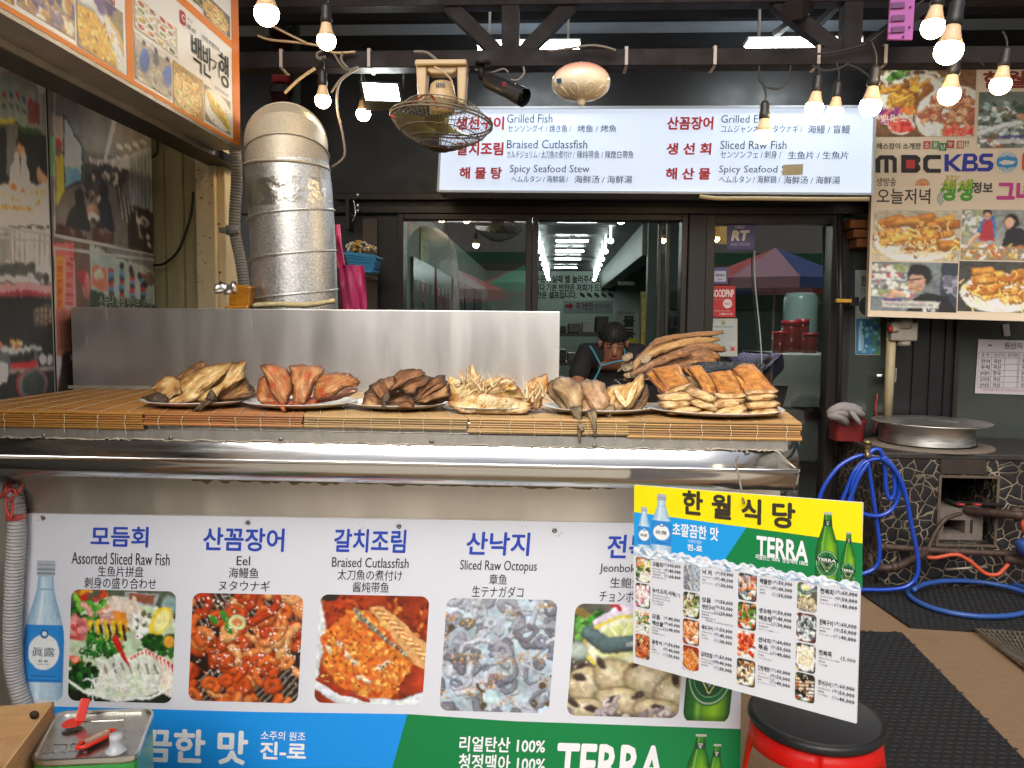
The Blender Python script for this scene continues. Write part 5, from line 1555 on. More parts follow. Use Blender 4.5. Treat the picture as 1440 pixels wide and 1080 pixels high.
b = MB()
r = random.Random(9)
for k in range(46):
	u = k / 45
	xa = 962 + u * 104
	pts = [P(xa, 522 + 3 * math.sin(u * 9), 2.26), P(xa + 9 + r.uniform(-2, 2), 514 + 2 * math.sin(u * 7), 2.30), P(xa + 14 + r.uniform(-4, 4), 508 + 6 * abs(u - .45) + r.uniform(-1, 1), 2.36)]
	b.tube(pts, .0016, 4)
	if k % 3 == 0:
		b.tube([P(960 + u * 20, 524 - u * 14, 2.26 + .1 * u), P(1010, 522 - u * 13, 2.26 + .1 * u), P(1068 + u * 8, 526 - u * 12, 2.26 + .1 * u)], .0016, 4)
tag(b.build('net', mat('navy_net', '232a35', .5)), 'crumpled black plastic net bag between the long fish and the eel', 'net')
# ================================================================ silver duct
DY = 2.80
def pr_(px): return px / 1088 * DY
t = thing('exhaust_duct', 'big silver spiral exhaust duct bending back above the counter', 'duct', (P(412, 430, DY).x, DY, 0))
axis = [P(416, 470, DY), P(416, 432, DY), P(412, 330, DY), P(407, 262, DY), P(404, 235, DY)]
rad = [pr_(59), pr_(59), pr_(59), pr_(58), pr_(57.5)]
b = MB(); b.tube(spline(axis, 6), [pr_(59) + (pr_(57.5) - pr_(59)) * k / 24 for k in range(25)], 48, caps=False)
gal = mat('galvanised', (.74, .735, .71), .44, 1, var=.55, scale=170, rvar=.1, bump=.06, bscale=90)
# horizontal crinkled tape bands
b.build('spiral_pipe', gal, t)
b = MB()
ap = spline(axis, 12)
n = len(ap)
for px0 in (316, 373, 428):
	pts = []
	for k in range(49):
		a = math.pi + math.pi * k / 48 * 2
		f = (px0 - 262) / (470 - 262)
		ctr_ = P(407 + 9 * f, px0 - 42 * k / 48, DY)
		pts.append(ctr_ + Vector((math.cos(a) * pr_(59.3), math.sin(a) * pr_(59.3), 0)))
	b.tube(pts, .0045, 6)
b.build('spiral_seam', gal, t)
cream_d = mat('beige_duct_paint', 'b4ab9a', .5, .45, var=.2, scale=110, bump=.12, bscale=120)
# upper elbow in beige paint: gores turning away from the viewer
topc = P(403, 192, DY)
bend = []
R0 = pr_(57)
p_start = P(404, 236, DY)
path = [p_start]
Rb = .15
bdir = Vector((-.34, .94, 0)); bsid = Vector((.94, .34, 0))
for k in range(1, 5):
	a = k / 4 * math.pi / 2
	path.append(p_start + bdir * (Rb * (1 - math.cos(a))) + Vector((0, 0, (topc.z - p_start.z) * math.sin(a))))
path.append(path[-1] + bdir * .12)
def ringat(p, a, r, nn=48):
	# ring with its axis turned by a from vertical towards the bend direction
	return [p + bsid * (r * math.cos(2 * math.pi * q / nn)) + bdir * (r * math.sin(2 * math.pi * q / nn) * math.cos(a)) + Vector((0, 0, -r * math.sin(2 * math.pi * q / nn) * math.sin(a))) for q in range(nn)]
b = MB()
ang = [0, .35, .8, 1.25, 1.57, 1.57]
rs = [ringat(path[i], ang[i], R0) for i in range(6)]
for i in range(5): b.rings([rs[i], rs[i + 1]], 0, True, i == 4)
b.build('elbow', cream_d, t)
b = MB()
b.tube(ringat(p_start - Vector((0, 0, .004)), 0, R0 + .002), .006, 6, loop=True)
b.tube(ringat(path[1], ang[1], R0 + .001), .004, 6, loop=True)
b.tube(ringat(path[3], ang[3], R0 + .001), .003, 6, loop=True)
b.build('gore_seam', cream_d, t)
b = MB()
pts = [P(409.5, 296, DY), P(408.5, 276, DY), P(407, 259, DY)]
b.tube(pts, [R0 + .003, R0 + .0035, R0 + .003], 60, caps=False)
b.build('foil_tape', mat('crinkled_foil', (.78, .75, .70), .3, 1, var=.12, scale=30, bump=.6, bscale=28), t)
b = MB()
for k in range(2):
	xk = P(362 + 8 * k, 427 + 4 * k, DY - .17)
b.tube(spline([P(357, 430, DY - .16), P(390, 428, DY - .185), P(430, 429, DY - .185), P(470, 423, DY - .14)], 8), [.010, .012, .013, .012, .011, .013, .012, .01, .012, .012, .011, .013, .012, .012, .011, .012, .013, .011, .012, .012, .011, .01, .01, .011, .012], 8, flat=.8)
b.build('sealing_foam', mat('yellow_foam', 'c9b98a', .85, var=.3, scale=40, bump=.5), t)

# taped parcel by the duct
FYb = 2.66
t = thing('taped_parcel', 'amber packing tape and crumpled foil parcel behind the backsplash', 'parcel', P(335, 432, FYb))
b = MB(); c = P(341, 416, FYb); b.box(c, (.075, .05, .075), (.05, .1, -.05)); b.box(P(337, 436, FYb), (.085, .06, .03))
b.build('tape_wrap', mat('amber_tape', 'b5761e', .22, var=.35, scale=25, bump=.6, bscale=30, coat=.4), t, bevel=.006)
b = MB()
r = random.Random(3)
pts = []
for k in range(10): pts.append((P(304 + k * 3.2, 408 - k * .6 + r.uniform(-4, 4), FYb - .02), r.uniform(.012, .024)))
b.tube([p for p, _ in pts], [q for _, q in pts], 9)
b.build('foil', mat('crinkled_foil'), t)

# ---- things beside the duct
PY = 3.3
t = thing('broom', 'pink broom handle standing behind the silver duct', 'broom', P(478, 440, PY))
b = MB(); b.tube([P(482, 440, PY + .03), P(478, 350, PY + .03), P(474.5, 316, PY + .03)], .011, 10); b.build('handle', mat('pink_plastic', 'd8487c', .4), t)
b = MB(); b.tube([P(482, 500, PY + .03), P(482, 440, PY + .03)], .02, 10); b.build('head', mat('pink_plastic'), t)
t = thing('apron', 'pink waterproof apron draped to dry between duct and window', 'apron', P(496, 437, PY))
b = MB()
g = []
nx, ny = 14, 16
for j in range(ny):
	for i in range(nx):
		u, v = i / (nx - 1), j / (ny - 1)
		px = (477 + 3 * v) + (33 + 2 * v) * u
		p = P(px, 373 + 66 * v + (-3 if i in (0,) else 0), PY)
		g.append(p + Vector((0, .012 * math.sin(u * 9 + v * 2) + .006 * math.sin(u * 17 - v * 5), 0)))
b.add(g, [(j * nx + i, (j + 1) * nx + i, (j + 1) * nx + i + 1, j * nx + i + 1) for j in range(ny - 1) for i in range(nx - 1)], 0, True)
b.add([p + Vector((0, .03, 0)) for p in g], [(j * nx + i, j * nx + i + 1, (j + 1) * nx + i + 1, (j + 1) * nx + i) for j in range(ny - 1) for i in range(nx - 1)], 0, True)
b.build('sheet', mat('pink_vinyl', 'd4457e', .3, var=.1, coat=.2), t)
b = MB(); b.tube(spline([P(476, 378, PY), P(471, 350, PY), P(474, 330, PY), P(479, 345, PY), P(484, 374, PY)], 6), .006, 6); b.build('strap', mat('pink_vinyl'), t)
QY = 4.35
t = thing('basket', 'blue plastic basket of mop yarn on a wall shelf', 'basket', P(506, 382, QY))
b = MB()
p0, p1, p2, p3 = P(486, 356, QY - .07), P(528, 361, QY - .07), P(524, 381, QY - .06), P(492, 380, QY - .06)
dd = Vector((0, .15, 0))
N_ = 12
for (a, b_, c, d) in ((p0, p1, p2, p3), (p0 + dd, p1 + dd, p2 + dd, p3 + dd)):
	for k in range(N_ + 1):
		f = k / N_
		b.bar(a.lerp(b_, f), d.lerp(c, f), .006, .005, up=(0, 1, 0))
	for k in range(6):
		f = k / 5
		b.bar(a.lerp(d, f), b_.lerp(c, f), .007, .006, up=(0, 1, 0))
b.bar(p0, p0 + dd, .02, .012); b.bar(p1, p1 + dd, .02, .012); b.bar(p0, p1, .012, .018); b.bar(p3, p2, .02, .02); b.bar(p3 + dd / 2, p2 + dd / 2, .14, .01)
for k in range(4):
	f = k / 3; b.bar(p0.lerp(p3, f), p0.lerp(p3, f) + dd, .006, .008); b.bar(p1.lerp(p2, f), p1.lerp(p2, f) + dd, .006, .008)
b.build('body', mat('blue_plastic', '2f86b8', .4), t)
tag(t, cat='basket')
b = MB(); r = random.Random(12)
for k in range(34):
	px, py = r.uniform(487, 516), r.uniform(346, 357)
	q = [P(px + 5 * j * r.uniform(.4, 1.1), py - 6 * math.sin(j * .8 + r.uniform(0, .6)) + r.uniform(-2, 2), QY + r.uniform(-.07, .05)) for j in range(4)]
	b.tube(spline(q, 4), .0075, 6, mi=k % 3 == 0)
tag(b.build('mop_yarn', [mat('off_white_yarn', 'c8c0b0', .9), mat('yellow_yarn', 'c99a2e', .9)]), 'white and yellow mop yarn heaped in the blue basket', 'mop yarn')
b = MB(); b.bb(P(506, 390, 4.5).x, P(522, 390, 4.5).x, 4.3, FY - .002, P(506, 392, 4.5).z, P(506, 384, 4.3).z)
tag(b.build('wall_shelf', mat('grey_plastic'), bevel=.01), 'small grey bracket shelf under the blue basket', 'shelf')
t = thing('wall_bracket', 'chrome hinge hardware on the black wall beside the duct', 'bracket', P(500, 330, 4.6))
b = MB(); b.bb(P(487, 310, 4.6).x, P(492, 310, 4.6).x, 4.58, FY - .003, P(490, 323, 4.6).z, P(490, 281, 4.6).z); b.build('plate', mat('dark_bronze_frame'), t)
b = MB()
for py in (274, 289, 296): b.lathe([(.010, -.012), (.010, .012)], P(503, py, 4.58), 10)
b.tube(spline([P(497, 280, 4.57), P(500, 300, 4.56), P(495, 312, 4.57)], 6), .003, 6)
b.build('hinge', mat('chrome'), t)

# ================================================================ fan, camera, ornament, lamps on the truss
FNY = 3.1
fc = P(621, 170, FNY)
t = thing('fan', 'old wall fan with a brown wire cage hanging face down from the beam', 'fan', fc)
m_fp = mat('yellowed_plastic', 'b49a72', .4, var=.1, scale=8)
b = MB()
z = lambda py: P(621, py, FNY).z
X = lambda px: P(px, 110, FNY).x
b.bb(X(586), X(658), FNY - .05, FNY + .05, z(97), z(89))
pl = [(X(587), z(97)), (X(602), z(97)), (X(600), z(150)), (X(590), z(150))]
b.prism(pl, lambda x, zz: (x, FNY - .035, zz), (0, .07, 0))
pl = [(X(644), z(97)), (X(658), z(97)), (X(655), z(150)), (X(645), z(150))]
b.prism(pl, lambda x, zz: (x, FNY - .035, zz), (0, .07, 0))
b.prism([(X(602), z(97)), (X(644), z(97)), (X(644), z(102)), (X(638), z(107)), (X(608), z(107)), (X(602), z(103))], lambda x, zz: (x, FNY - .03, zz), (0, .06, 0))
b.build('bracket', m_fp, t, bevel=.006)
b = MB()
mc = Vector((X(622), FNY, 0))
prof = [(.0, z(115)), (.035, z(116)), (.046, z(120)), (.052, z(133)), (.062, z(140)), (.064, z(146)), (.05, z(150)), (.05, z(160)), (.0, z(162))][::-1]
b.lathe(prof, (mc.x, FNY, 0), 28, caps=False)
b.build('motor_housing', m_fp, t)
b = MB()
for k in range(5): b.bb(X(616 + k * 2.6), X(617.2 + k * 2.6), FNY - .054, FNY - .045, z(128), z(122))
b.build('vent', mat('black_plastic'), t)
tilt = Matrix.Rotation(R_(5), 3, 'Y') @ Matrix.Rotation(R_(-3), 3, 'X')
def fl(x, y, zz): return fc + tilt @ Vector((x, y, zz))
RF = .20
b = MB()
m_cage = mat('brown_wire', '71675a', .5, .3, var=.2)
def rr(r0, zz, w_): b.tube([fl(r0 * math.cos(k / 48 * 2 * math.pi), r0 * math.sin(k / 48 * 2 * math.pi), zz) for k in range(48)], w_, 5, loop=True)
rr(RF, .006, .004); rr(RF, -.006, .004)
bowl = lambda q: (RF * (1 - .80 * q), -.006 - .106 * (q ** .62))
for q in (.28, .55, .78, 1.0): rr(bowl(q)[0], bowl(q)[1], .0022)
for k in range(72):
	a = 2 * math.pi * k / 72
	b.tube([fl(bowl(q / 6)[0] * math.cos(a + .16 * q / 6), bowl(q / 6)[0] * math.sin(a + .16 * q / 6), bowl(q / 6)[1]) for q in range(7)], .0011, 4)
	if k % 2 == 0: b.tube([fl(RF * math.cos(a), RF * math.sin(a), .006), fl(RF * .72 * math.cos(a), RF * .72 * math.sin(a), .052), fl(.05 * math.cos(a), .05 * math.sin(a), .062)], .0011, 4)
rr(RF * .72, .052, .002); rr(RF * .45, .059, .002)
b.build('cage', m_cage, t)
b = MB(); b.lathe([(.0, -.114), (.036, -.114), (.041, -.110), (.041, -.106)], (0, 0, 0), 28); b.v = [tuple(fl(*v)) for v in b.v]; b.build('hub_cap', mat('dusty_brass', '6e5c3e', .4, .3), t)
for k in range(3):
	b = MB()
	a0 = k * 2.094 + .5
	g = []
	for i in range(9):
		for j in range(7):
			r0 = .03 + .150 * i / 8
			aa = a0 + (j / 6 - .5) * (1.25 if i > 1 else .9) * (1 - .25 * (i / 8) ** 3) + .35 * i / 8
			g.append(fl(r0 * math.cos(aa), r0 * math.sin(aa), -.02 + .05 * (j / 6 - .5)))
	b.add(g + [q + Vector((0, 0, .002)) for q in g], [(i * 7 + j, i * 7 + j + 1, (i + 1) * 7 + j + 1, (i + 1) * 7 + j) for i in range(8) for j in range(6)] + [(63 + i * 7 + j, 63 + (i + 1) * 7 + j, 63 + (i + 1) * 7 + j + 1, 63 + i * 7 + j + 1) for i in range(8) for j in range(6)], 0, True)
	b.build('blade', mat('olive_blade', 'a09a64', .35, coat=.2), t)
b = MB(); b.tube([fl(0, 0, .05), fl(0, 0, -.05)], .03, 16); b.build('hub', mat('olive_blade'), t)
b = MB(); b.tube(spline([P(577, 150, FNY - .1), P(590, 137, FNY - .12), P(603, 133, FNY - .12), P(611, 140, FNY - .1), P(616, 152, FNY - .08)], 8), .0055, 5, flat=.3); b.tube([P(549, 162, FNY - .15), P(556, 166, FNY - .15)], .008, 5, flat=.4)
b.build('ribbon', mat('red_ribbon', 'c03c2c', .5), t)
b = MB(); b.tube(spline([P(611, 94, FNY - .06), P(622, 100, FNY - .07), P(634, 112, FNY - .06), P(637, 123, FNY - .055)], 8), .004, 6); b.build('cord', mat('tan_cable', 'b59a78', .5), t)

CMY = 3.05
t = thing('security_camera', 'black bullet security camera hanging under the beam next to the fan', 'camera', P(700, 110, CMY))
m_cam = mat('black_camera', '1c1a1c', .35)
b = MB(); a, e = P(684, 112, CMY), P(732, 135, CMY - .09)
d = (e - a).normalized()
b.tube([a, a + d * .01, e - d * .01, e], [.022, .030, .032, .030], 20); b.build('body', m_cam, t)
b = MB(); b.tube([e - d * .03, e + d * .02], [.034, .035], 20, caps=False); b.tube([e + d * .02, e - d * .03], [.0328, .032], 20, caps=False); b.build('hood', m_cam, t)
b = MB(); b.tube([e + d * .001, e + d * .004], [.024, .02], 18); b.build('lens', mat('lens_glass', '05060a', .05), t)
b = MB(); b.tube([P(676, 93, CMY + .05), P(678, 110, CMY + .04)], .014, 12); b.tube([P(678, 108, CMY + .04), P(690, 114, CMY)], .012, 10); b.lathe([(.03, 0), (.03, .012)], P(679, 92, CMY + .05), 16); b.build('mount', mat('brown_steel'), t)
b = MB()
pm = P(710, 124, CMY - .1) + Vector((0, -.045, .0))
b.tube([pm + Vector((.008 * math.cos(k / 4 * 6.283 + .4), -.002 * math.cos(k), .007 * math.sin(k / 4 * 6.283 + .4))) for k in range(4)], .0018, 5, loop=True); b.build('emblem', mat('red_mark', 'c02828', .4), t)

t = thing('hanging_ornament', 'cream and peach oval ceramic ornament with a knob hanging under the beam', 'ornament', P(817, 116, 3.1))
oc = P(817, 116, 3.1)
A_ = 40 / 1088 * 3.1; B_ = 24 / 1088 * 3.1
b = MB()
prof = []
for k in range(25):
	a = -math.pi / 2 + math.pi * k / 24
	prof.append((max(.001, A_ * math.cos(a) ** .95 if math.cos(a) > 0 else .001), B_ * math.sin(a)))
rs, cs = [], []
for r_, z_ in prof:
	ring = []
	for k in range(64):
		a = 2 * math.pi * k / 64
		fz = z_ / B_
		fl_ = 1 + (.018 * math.sin(a * 9) * max(0, min(1, -fz * 3 + .2)) * (1 if fz < 0 else 0))
		ring.append(oc + Vector((r_ * fl_ * math.cos(a), r_ * fl_ * math.sin(a), z_)))
		f = max(0, min(1, fz * 1.6 + .1))
		cs.append(lerp3(lin('f4e6c8'), lin('dc9a80'), f))
	rs.append(ring)
b.rings(rs, 0, True, True, True, cs)
b.build('shell', mat('glazed_ceramic', (1, 1, 1), .25, attr='Col', coat=.5, bump=.05), t)
b = MB()
for k in range(9):
	a = 2 * math.pi * (k + .25) / 9
	pts = []
	for j in range(14):
		q = j / 13 * 6.283
		e_ = -.72 + .33 * math.sin(q); aa = a + .20 * math.cos(q)
		pts.append(oc + Vector((A_ * 1.006 * math.cos(e_) * math.cos(aa), A_ * 1.006 * math.cos(e_) * math.sin(aa), B_ * 1.006 * math.sin(e_))))
	b.tube(pts, .0022, 5, loop=True)
b.build('petal_relief', mat('cream_relief', 'f6ead0', .3), t)
b = MB(); kz = P(817, 143, 3.1); b.lathe([(.001, -.018), (.012, -.014), (.017, 0), (.012, .014), (.006, .020), (.006, .03)], kz, 16); b.build('knob', mat('cream_relief'), t)
b = MB(); b.lathe([(.022, 0), (.026, .006), (.022, .014)], oc + Vector((0, 0, B_ - .004)), 16); b.tube([oc + Vector((0, 0, B_)), P(817, 84, 3.15)], .005, 6); b.build('hook', mat('brown_steel'), t)
b = MB(); p = P(785, 122, 3.1); b.box(p + Vector((.002, -.075, 0)), (.02, .002, .016), (.35, 0, -.55)); b.build('sticker', mat('blue_sticker', '2c4c74', .4), t)

# floodlight
FLY = 3.35
q = [P(505, 113, FLY), P(562, 116, FLY), P(567, 144, FLY - .06), P(511, 143, FLY - .06)]
t = thing('floodlight', 'lit white LED floodlight tilted down under the beam', 'floodlight', (q[0] + q[2]) / 2)
nn = (q[1] - q[0]).cross(q[3] - q[0]).normalized()
if nn.y > 0: nn = -nn
b = MB()
ctr_ = sum(q, Vector()) / 4
inn = [ctr_ + (v - ctr_) * .86 for v in q]
back = [v - nn * .05 for v in q]
b.add(q + inn + back, [(0, 1, 5, 4), (1, 2, 6, 5), (2, 3, 7, 6), (3, 0, 4, 7), (0, 8, 9, 1), (1, 9, 10, 2), (2, 10, 11, 3), (3, 11, 8, 0), (8, 11, 10, 9)])
b.build('housing', mat('grey_cast', '4a4a48', .4, .4), t)
b = MB(); b.add([v - nn * .004 for v in inn], [(0, 1, 2, 3)]); b.build('lamp_panel', mat('led_white', (.93, 1, .96), .4, emit=28), t)
b = MB()
for xx in (508, 567): b.tube([P(xx, 98, FLY), P(xx, 128, FLY)], .004, 6)
b.build('bracket', mat('grey_cast'), t)
# tube lights under the roof
for x0, x1, y0, lb in ((671, 816, 59, 'white tube light under the roof, above the cream ornament'), (1049, 1210, 55, 'white tube light under the roof, above the right half of the lit sign')):
	LY = 4.2
	t = thing('tube_light', lb, 'tube light', P((x0 + x1) / 2, y0, LY), group='tube lights under the canopy')
	xa, xb = P(x0, y0, LY).x, P(x1, y0, LY).x
	zz = P(x0, y0, LY).z
	b = MB(); b.bb(xa, xb, LY - .04, LY + .06, zz - .022, zz); [b.bb(q, q + .012, LY - .01, LY + .01, zz, RZ) for q in (xa + .06, xb - .07)]; b.build('housing', mat('white_enamel', 'd8d4cc', .4), t, bevel=.003)
	b = MB(); b.bb(xa + .008, xb - .008, LY - .05, LY + .05, zz - .062, zz - .0225); b.build('tube', mat('tube_white', (.92, .98, 1), .4, emit=26), t)
# purple plate on the truss
t = thing('sign_plate', 'purple plastic plate with slots strapped to the truss, upper right', 'plate', P(1268, 57, 3.05))
b = MB()
c4 = [P(1254, -20, 3.05), P(1288, -20, 3.05), P(1283, 56, 3.05), P(1249, 55, 3.05)]
b.add(c4 + [v + Vector((0, .012, 0)) for v in c4], [(0, 1, 2, 3), (7, 6, 5, 4), (0, 4, 5, 1), (1, 5, 6, 2), (2, 6, 7, 3), (3, 7, 4, 0)])
b.build('panel', mat('purple_plastic', '9a4a92', .45), t)
b = MB()
for py in (8, 26, 42): b.bar(P(1254, py, 3.045), P(1272, py - 1, 3.045), .02, .006, up=(0, 1, 0)); b.bar(P(1251, py + 4, 3.047), P(1270, py + 3, 3.047), .004, .004, up=(0, 1, 0))
for px, py in ((1280, 10), (1279, 38), (1270, 52)): b.lathe([(.004, -.003), (.004, .003)], P(px, py, 3.047), 8, M=Matrix.Rotation(math.pi / 2, 3, 'X'))
b.build('slot', mat('dark_purple', '5c2c5c', .5), t)
b = MB(); c = P(713, 52, 3.3); b.box(c, (.03, .02, .20)); tag(b.build('wood_block', mat('reddish_wood', '7a4a36', .6, var=.3, stretch=(1, 1, .1))), 'short reddish wood block fixed against the left truss post', 'block')

# cables along the beam
t = thing('wiring', 'loose grey and black wires clipped along the beam', 'wires', P(780, 85, 3.14))
CB = 3.14
for k, (pts, r0, cc) in enumerate([
	([(362, 50), (380, 56), (420, 60), (450, 65), (470, 74), (500, 73)], .005, 'tan_cable'), ([(380, 35), (405, 48), (430, 60)], .005, 'tan_cable'),
	([(455, 70), (446, 76), (448, 82), (458, 80)], .006, 'grey_cable'), ([(470, 76), (480, 92), (490, 98), (504, 94)], .005, 'grey_cable'), ([(482, 74), (480, 84), (488, 95)], .006, 'grey_cable'),
	([(504, 96), (478, 115), (474, 150), (482, 190), (484, 220), (466, 236)], .005, 'grey_cable'), ([(500, 98), (480, 110), (466, 130)], .004, 'grey_cable'),
	([(443, 96), (420, 112), (400, 131)], .006, 'tan_cable'), ([(582, 73), (600, 74), (615, 85), (628, 96)], .006, 'grey_cable'),
	([(668, 98), (690, 102), (708, 97), (715, 102)], .004, 'grey_cable'), ([(736, 94), (737, 104), (728, 113), (718, 112)], .005, 'grey_cable'),
	([(772, 72), (800, 68), (830, 64), (850, 66), (866, 71)], .005, 'grey_cable'), ([(1068, 92), (1067, 110), (1074, 120), (1078, 124)], .004, 'black_rubber_cable'), ([(1112, 92), (1108, 112), (1098, 124), (1080, 124)], .004, 'black_rubber_cable'),
	([(1142, 92), (1160, 99), (1180, 96), (1192, 90)], .005, 'black_rubber_cable'), ([(1192, 90), (1210, 98), (1226, 110)], .004, 'black_rubber_cable'), ([(1150, 76), (1180, 72), (1220, 62)], .004, 'black_rubber_cable'), ([(1222, 60), (1260, 30), (1302, -2)], .005, 'black_rubber_cable'), ([(1340, 80), (1370, 84), (1384, 92)], .003, 'black_rubber_cable')]):
	b = MB(); b.tube(spline([P(x, y, CB - .01 * (k % 3)) for x, y in pts], 8), r0, 6)
	b.build('wire', mat(cc, '6e655c', .5) if cc == 'grey_cable' else mat(cc), t)

# ---- bulbs
m_bulb = mat('lit_bulb', (1, .72, .38), .3, emit=55)
m_cap = mat('bulb_cap', 'd8b48c', .4)
m_sock = mat('black_socket', '1a1614', .45)
BULBS = [(375, 19, 34, 0, 'big lit bulb cut by the top edge, nearest on the left', -60), (459, 57, 26, 0, 'lit bulb in a brown socket high above the silver duct', -5), (454, 141, 22, 0, 'lit bulb just right of the silver duct top', 92), (511, 160, 20, 0, 'small lit bulb right below the floodlight', 146),
		 (1145, 152, 24, -.10, 'lit bulb, leftmost of the three over the right end of the lit sign', 88), (1174, 158, 22, -.08, 'lit bulb, middle one of the three over the right end of the lit sign', 88), (1224, 149, 28, -.10, 'lit bulb, rightmost of the three, by the poster edge', 60),
		 (1312, 38, 30, -.12, 'lit bulb upper of the touching pair at the top right', -30), (1334, 71, 36, -.14, 'largest lit bulb, lower of the touching pair at the top right', -10), (1335, 133, 28, -.12, 'lit bulb hanging in front of the poster food photo', 88), (1407, 119, 26, -.12, 'lit bulb hanging before the red poster heading at the right edge', 62), (1074, 190, 24, 0, 'lit bulb hanging in front of the lit sign', 122)]
for px, py, dia, tl, lb, ctop in BULBS:
	Yb_ = .062 * 1088 / dia
	c = P(px, py, Yb_)
	t = thing('light_bulb', lb, 'light bulb', c, group='warm bulbs strung from the truss')
	Mt = Matrix.Rotation(-tl, 3, 'Y')
	R0 = .031
	b = MB()
	b.lathe([(.001, -R0)] + [(R0 * math.sin(a), -R0 * math.cos(a)) for a in [k * .2 for k in range(1, 9)]] + [(.0305, .004), (.0285, .012)], c, 24, M=Mt); b.build('globe', m_bulb, t)
	b = MB(); b.lathe([(.0284, .012), (.022, .028), (.0175, .045), (.0155, .056), (.001, .056)], c, 24, M=Mt); b.build('cap', m_cap, t)
	b = MB(); b.lathe([(.0165, .055), (.0185, .058), (.0185, .075), (.016, .080), (.0165, .105), (.010, .116), (.001, .118)], c, 20, M=Mt); b.build('socket', m_sock, t)
	top = c + Mt @ Vector((0, 0, .115))
	e = P(px + (2 if tl else 0), ctop, Yb_)
	if e.z < top.z + .02: e.z = top.z + .05
	b = MB(); b.tube(spline([top, top.lerp(e, .5) + Vector((.006, 0, 0)), e], 5), .0035, 6); b.build('cord', mat('black_rubber_cable'), t)

# ================================================================ lit menu sign
SY = 4.28
sg = Sign(P(622, 152, SY), P(1228, 151, SY), P(617, 268, SY), .002)
t = thing('lightbox_sign', 'lit white menu lightbox with red Korean dish names above the windows', 'sign', sg.pt(.5, 1))
b = MB()
cr = [sg.pt(*sg.uv(*q)) for q in ((622, 152), (1229, 150), (1226, 273), (616, 269))]
bk = [v + Vector((0, .22, 0)) for v in cr]
b.add(cr + bk, [(7, 6, 5, 4), (0, 4, 5, 1), (1, 5, 6, 2), (2, 6, 7, 3), (3, 7, 4, 0)]); b.build('housing', mat('sign_housing', '8a8f94', .4, .3), t)
b = MB()
# translucent face, lit from inside by tubes (a little brighter in the middle rows)
b.add([v + Vector((0, .001, 0)) for v in cr], [(3, 2, 1, 0)])
mf = mat('lit_acrylic', (.60, .70, .88), .3, emit=.52)
b.build('face', mf, t)
b = MB()
for a, c in ((0, 1), (1, 2), (2, 3), (3, 0)): b.bar(cr[a] + Vector((0, -.002, 0)), cr[c] + Vector((0, -.002, 0)), .012, .014, up=(0, 1, 0))
b.build('edge_trim', mat('white_trim', 'b9c0c8', .4), t)
rr_, gg_ = ink('c22a2c'), ink('3a3c46')
T = sg.text
for x0, y0, x1, y1, s in ((641, 164, 709, 183, '생선구이'), (642, 200, 708, 219, '갈치조림'), (646, 235, 706, 252, '해 물 탕'), (938, 164, 1003, 183, '산꼼장어'), (937, 201, 1000, 218, '생 선 회'), (936, 236, 999, 253, '해 산 물')):
	T(s, x0, y0, x1, y1, rr_, .035, h=.004, res=3)
for x0, y0, x1, y1, s in ((713, 161, 777, 173, 'Grilled Fish'), (713, 197, 826, 209, 'Braised Cutlassfish'), (717, 232, 829, 246, 'Spicy Seafood Stew'), (1014, 162, 1082, 173, 'Grilled Eels'), (1013, 198, 1106, 210, 'Sliced Raw Fish'), (1011, 233, 1128, 246, 'Spicy Seafood Stew')):
	T(s, x0, y0, x1, y1, gg_, 0, h=.004)
for x0, y0, x1, y1, s in ((714, 176, 803, 186, 'センソングイ / 焼き魚 /'), (812, 176, 867, 186, '烤鱼 / 烤魚'), (713, 212, 808, 223, 'カルチジョリム / 太刀魚の煮付け /'), (811, 212, 891, 223, '辣炖带鱼 / 辣燉白帶魚'), (719, 247, 799, 257, 'ヘムルタン / 海鮮鍋 /'), (808, 247, 889, 258, '海鲜汤 / 海鮮湯'),
					   (1014, 176, 1128, 187, 'コムジャンオ・ヌタウナギ /'), (1136, 176, 1195, 188, '海鳗 / 盲鰻'), (1013, 212, 1098, 223, 'センソンフェ / 刺身 /'), (1108, 213, 1193, 224, '生鱼片 / 生魚片'), (1011, 247, 1097, 258, 'ヘムルタン / 海鮮鍋 /'), (1102, 248, 1181, 259, '海鲜汤 / 海鮮湯')):
	T(s, x0, y0, x1, y1, gg_, 0.006, h=.004)
sg.finish(t)
b = MB(); a = sg.pt(*sg.uv(1100, 232), .008); 
pts = [sg.pt(*sg.uv(*q), .008) for q in ((1101, 232), (1129, 231), (1128, 246), (1099, 247))]
b.add(pts + [p - sg.n * .003 for p in pts], [(0, 1, 2, 3), (7, 6, 5, 4), (0, 4, 5, 1), (1, 5, 6, 2), (2, 6, 7, 3), (3, 7, 4, 0)]); b.build('tape_patch', mat('masking_tape', 'bfae88', .5, var=.15), t)
b = MB(); b.tube(spline([P(984, 276, 4.25), P(1010, 279, 4.25), P(1060, 279, 4.25), P(1140, 280, 4.25), P(1222, 280, 4.25)], 6), .011, 8); tag(b.build('conduit_pipe', mat('cream_cable', 'c0ac84', .5)), 'cream cable run below the lit sign', 'cable')
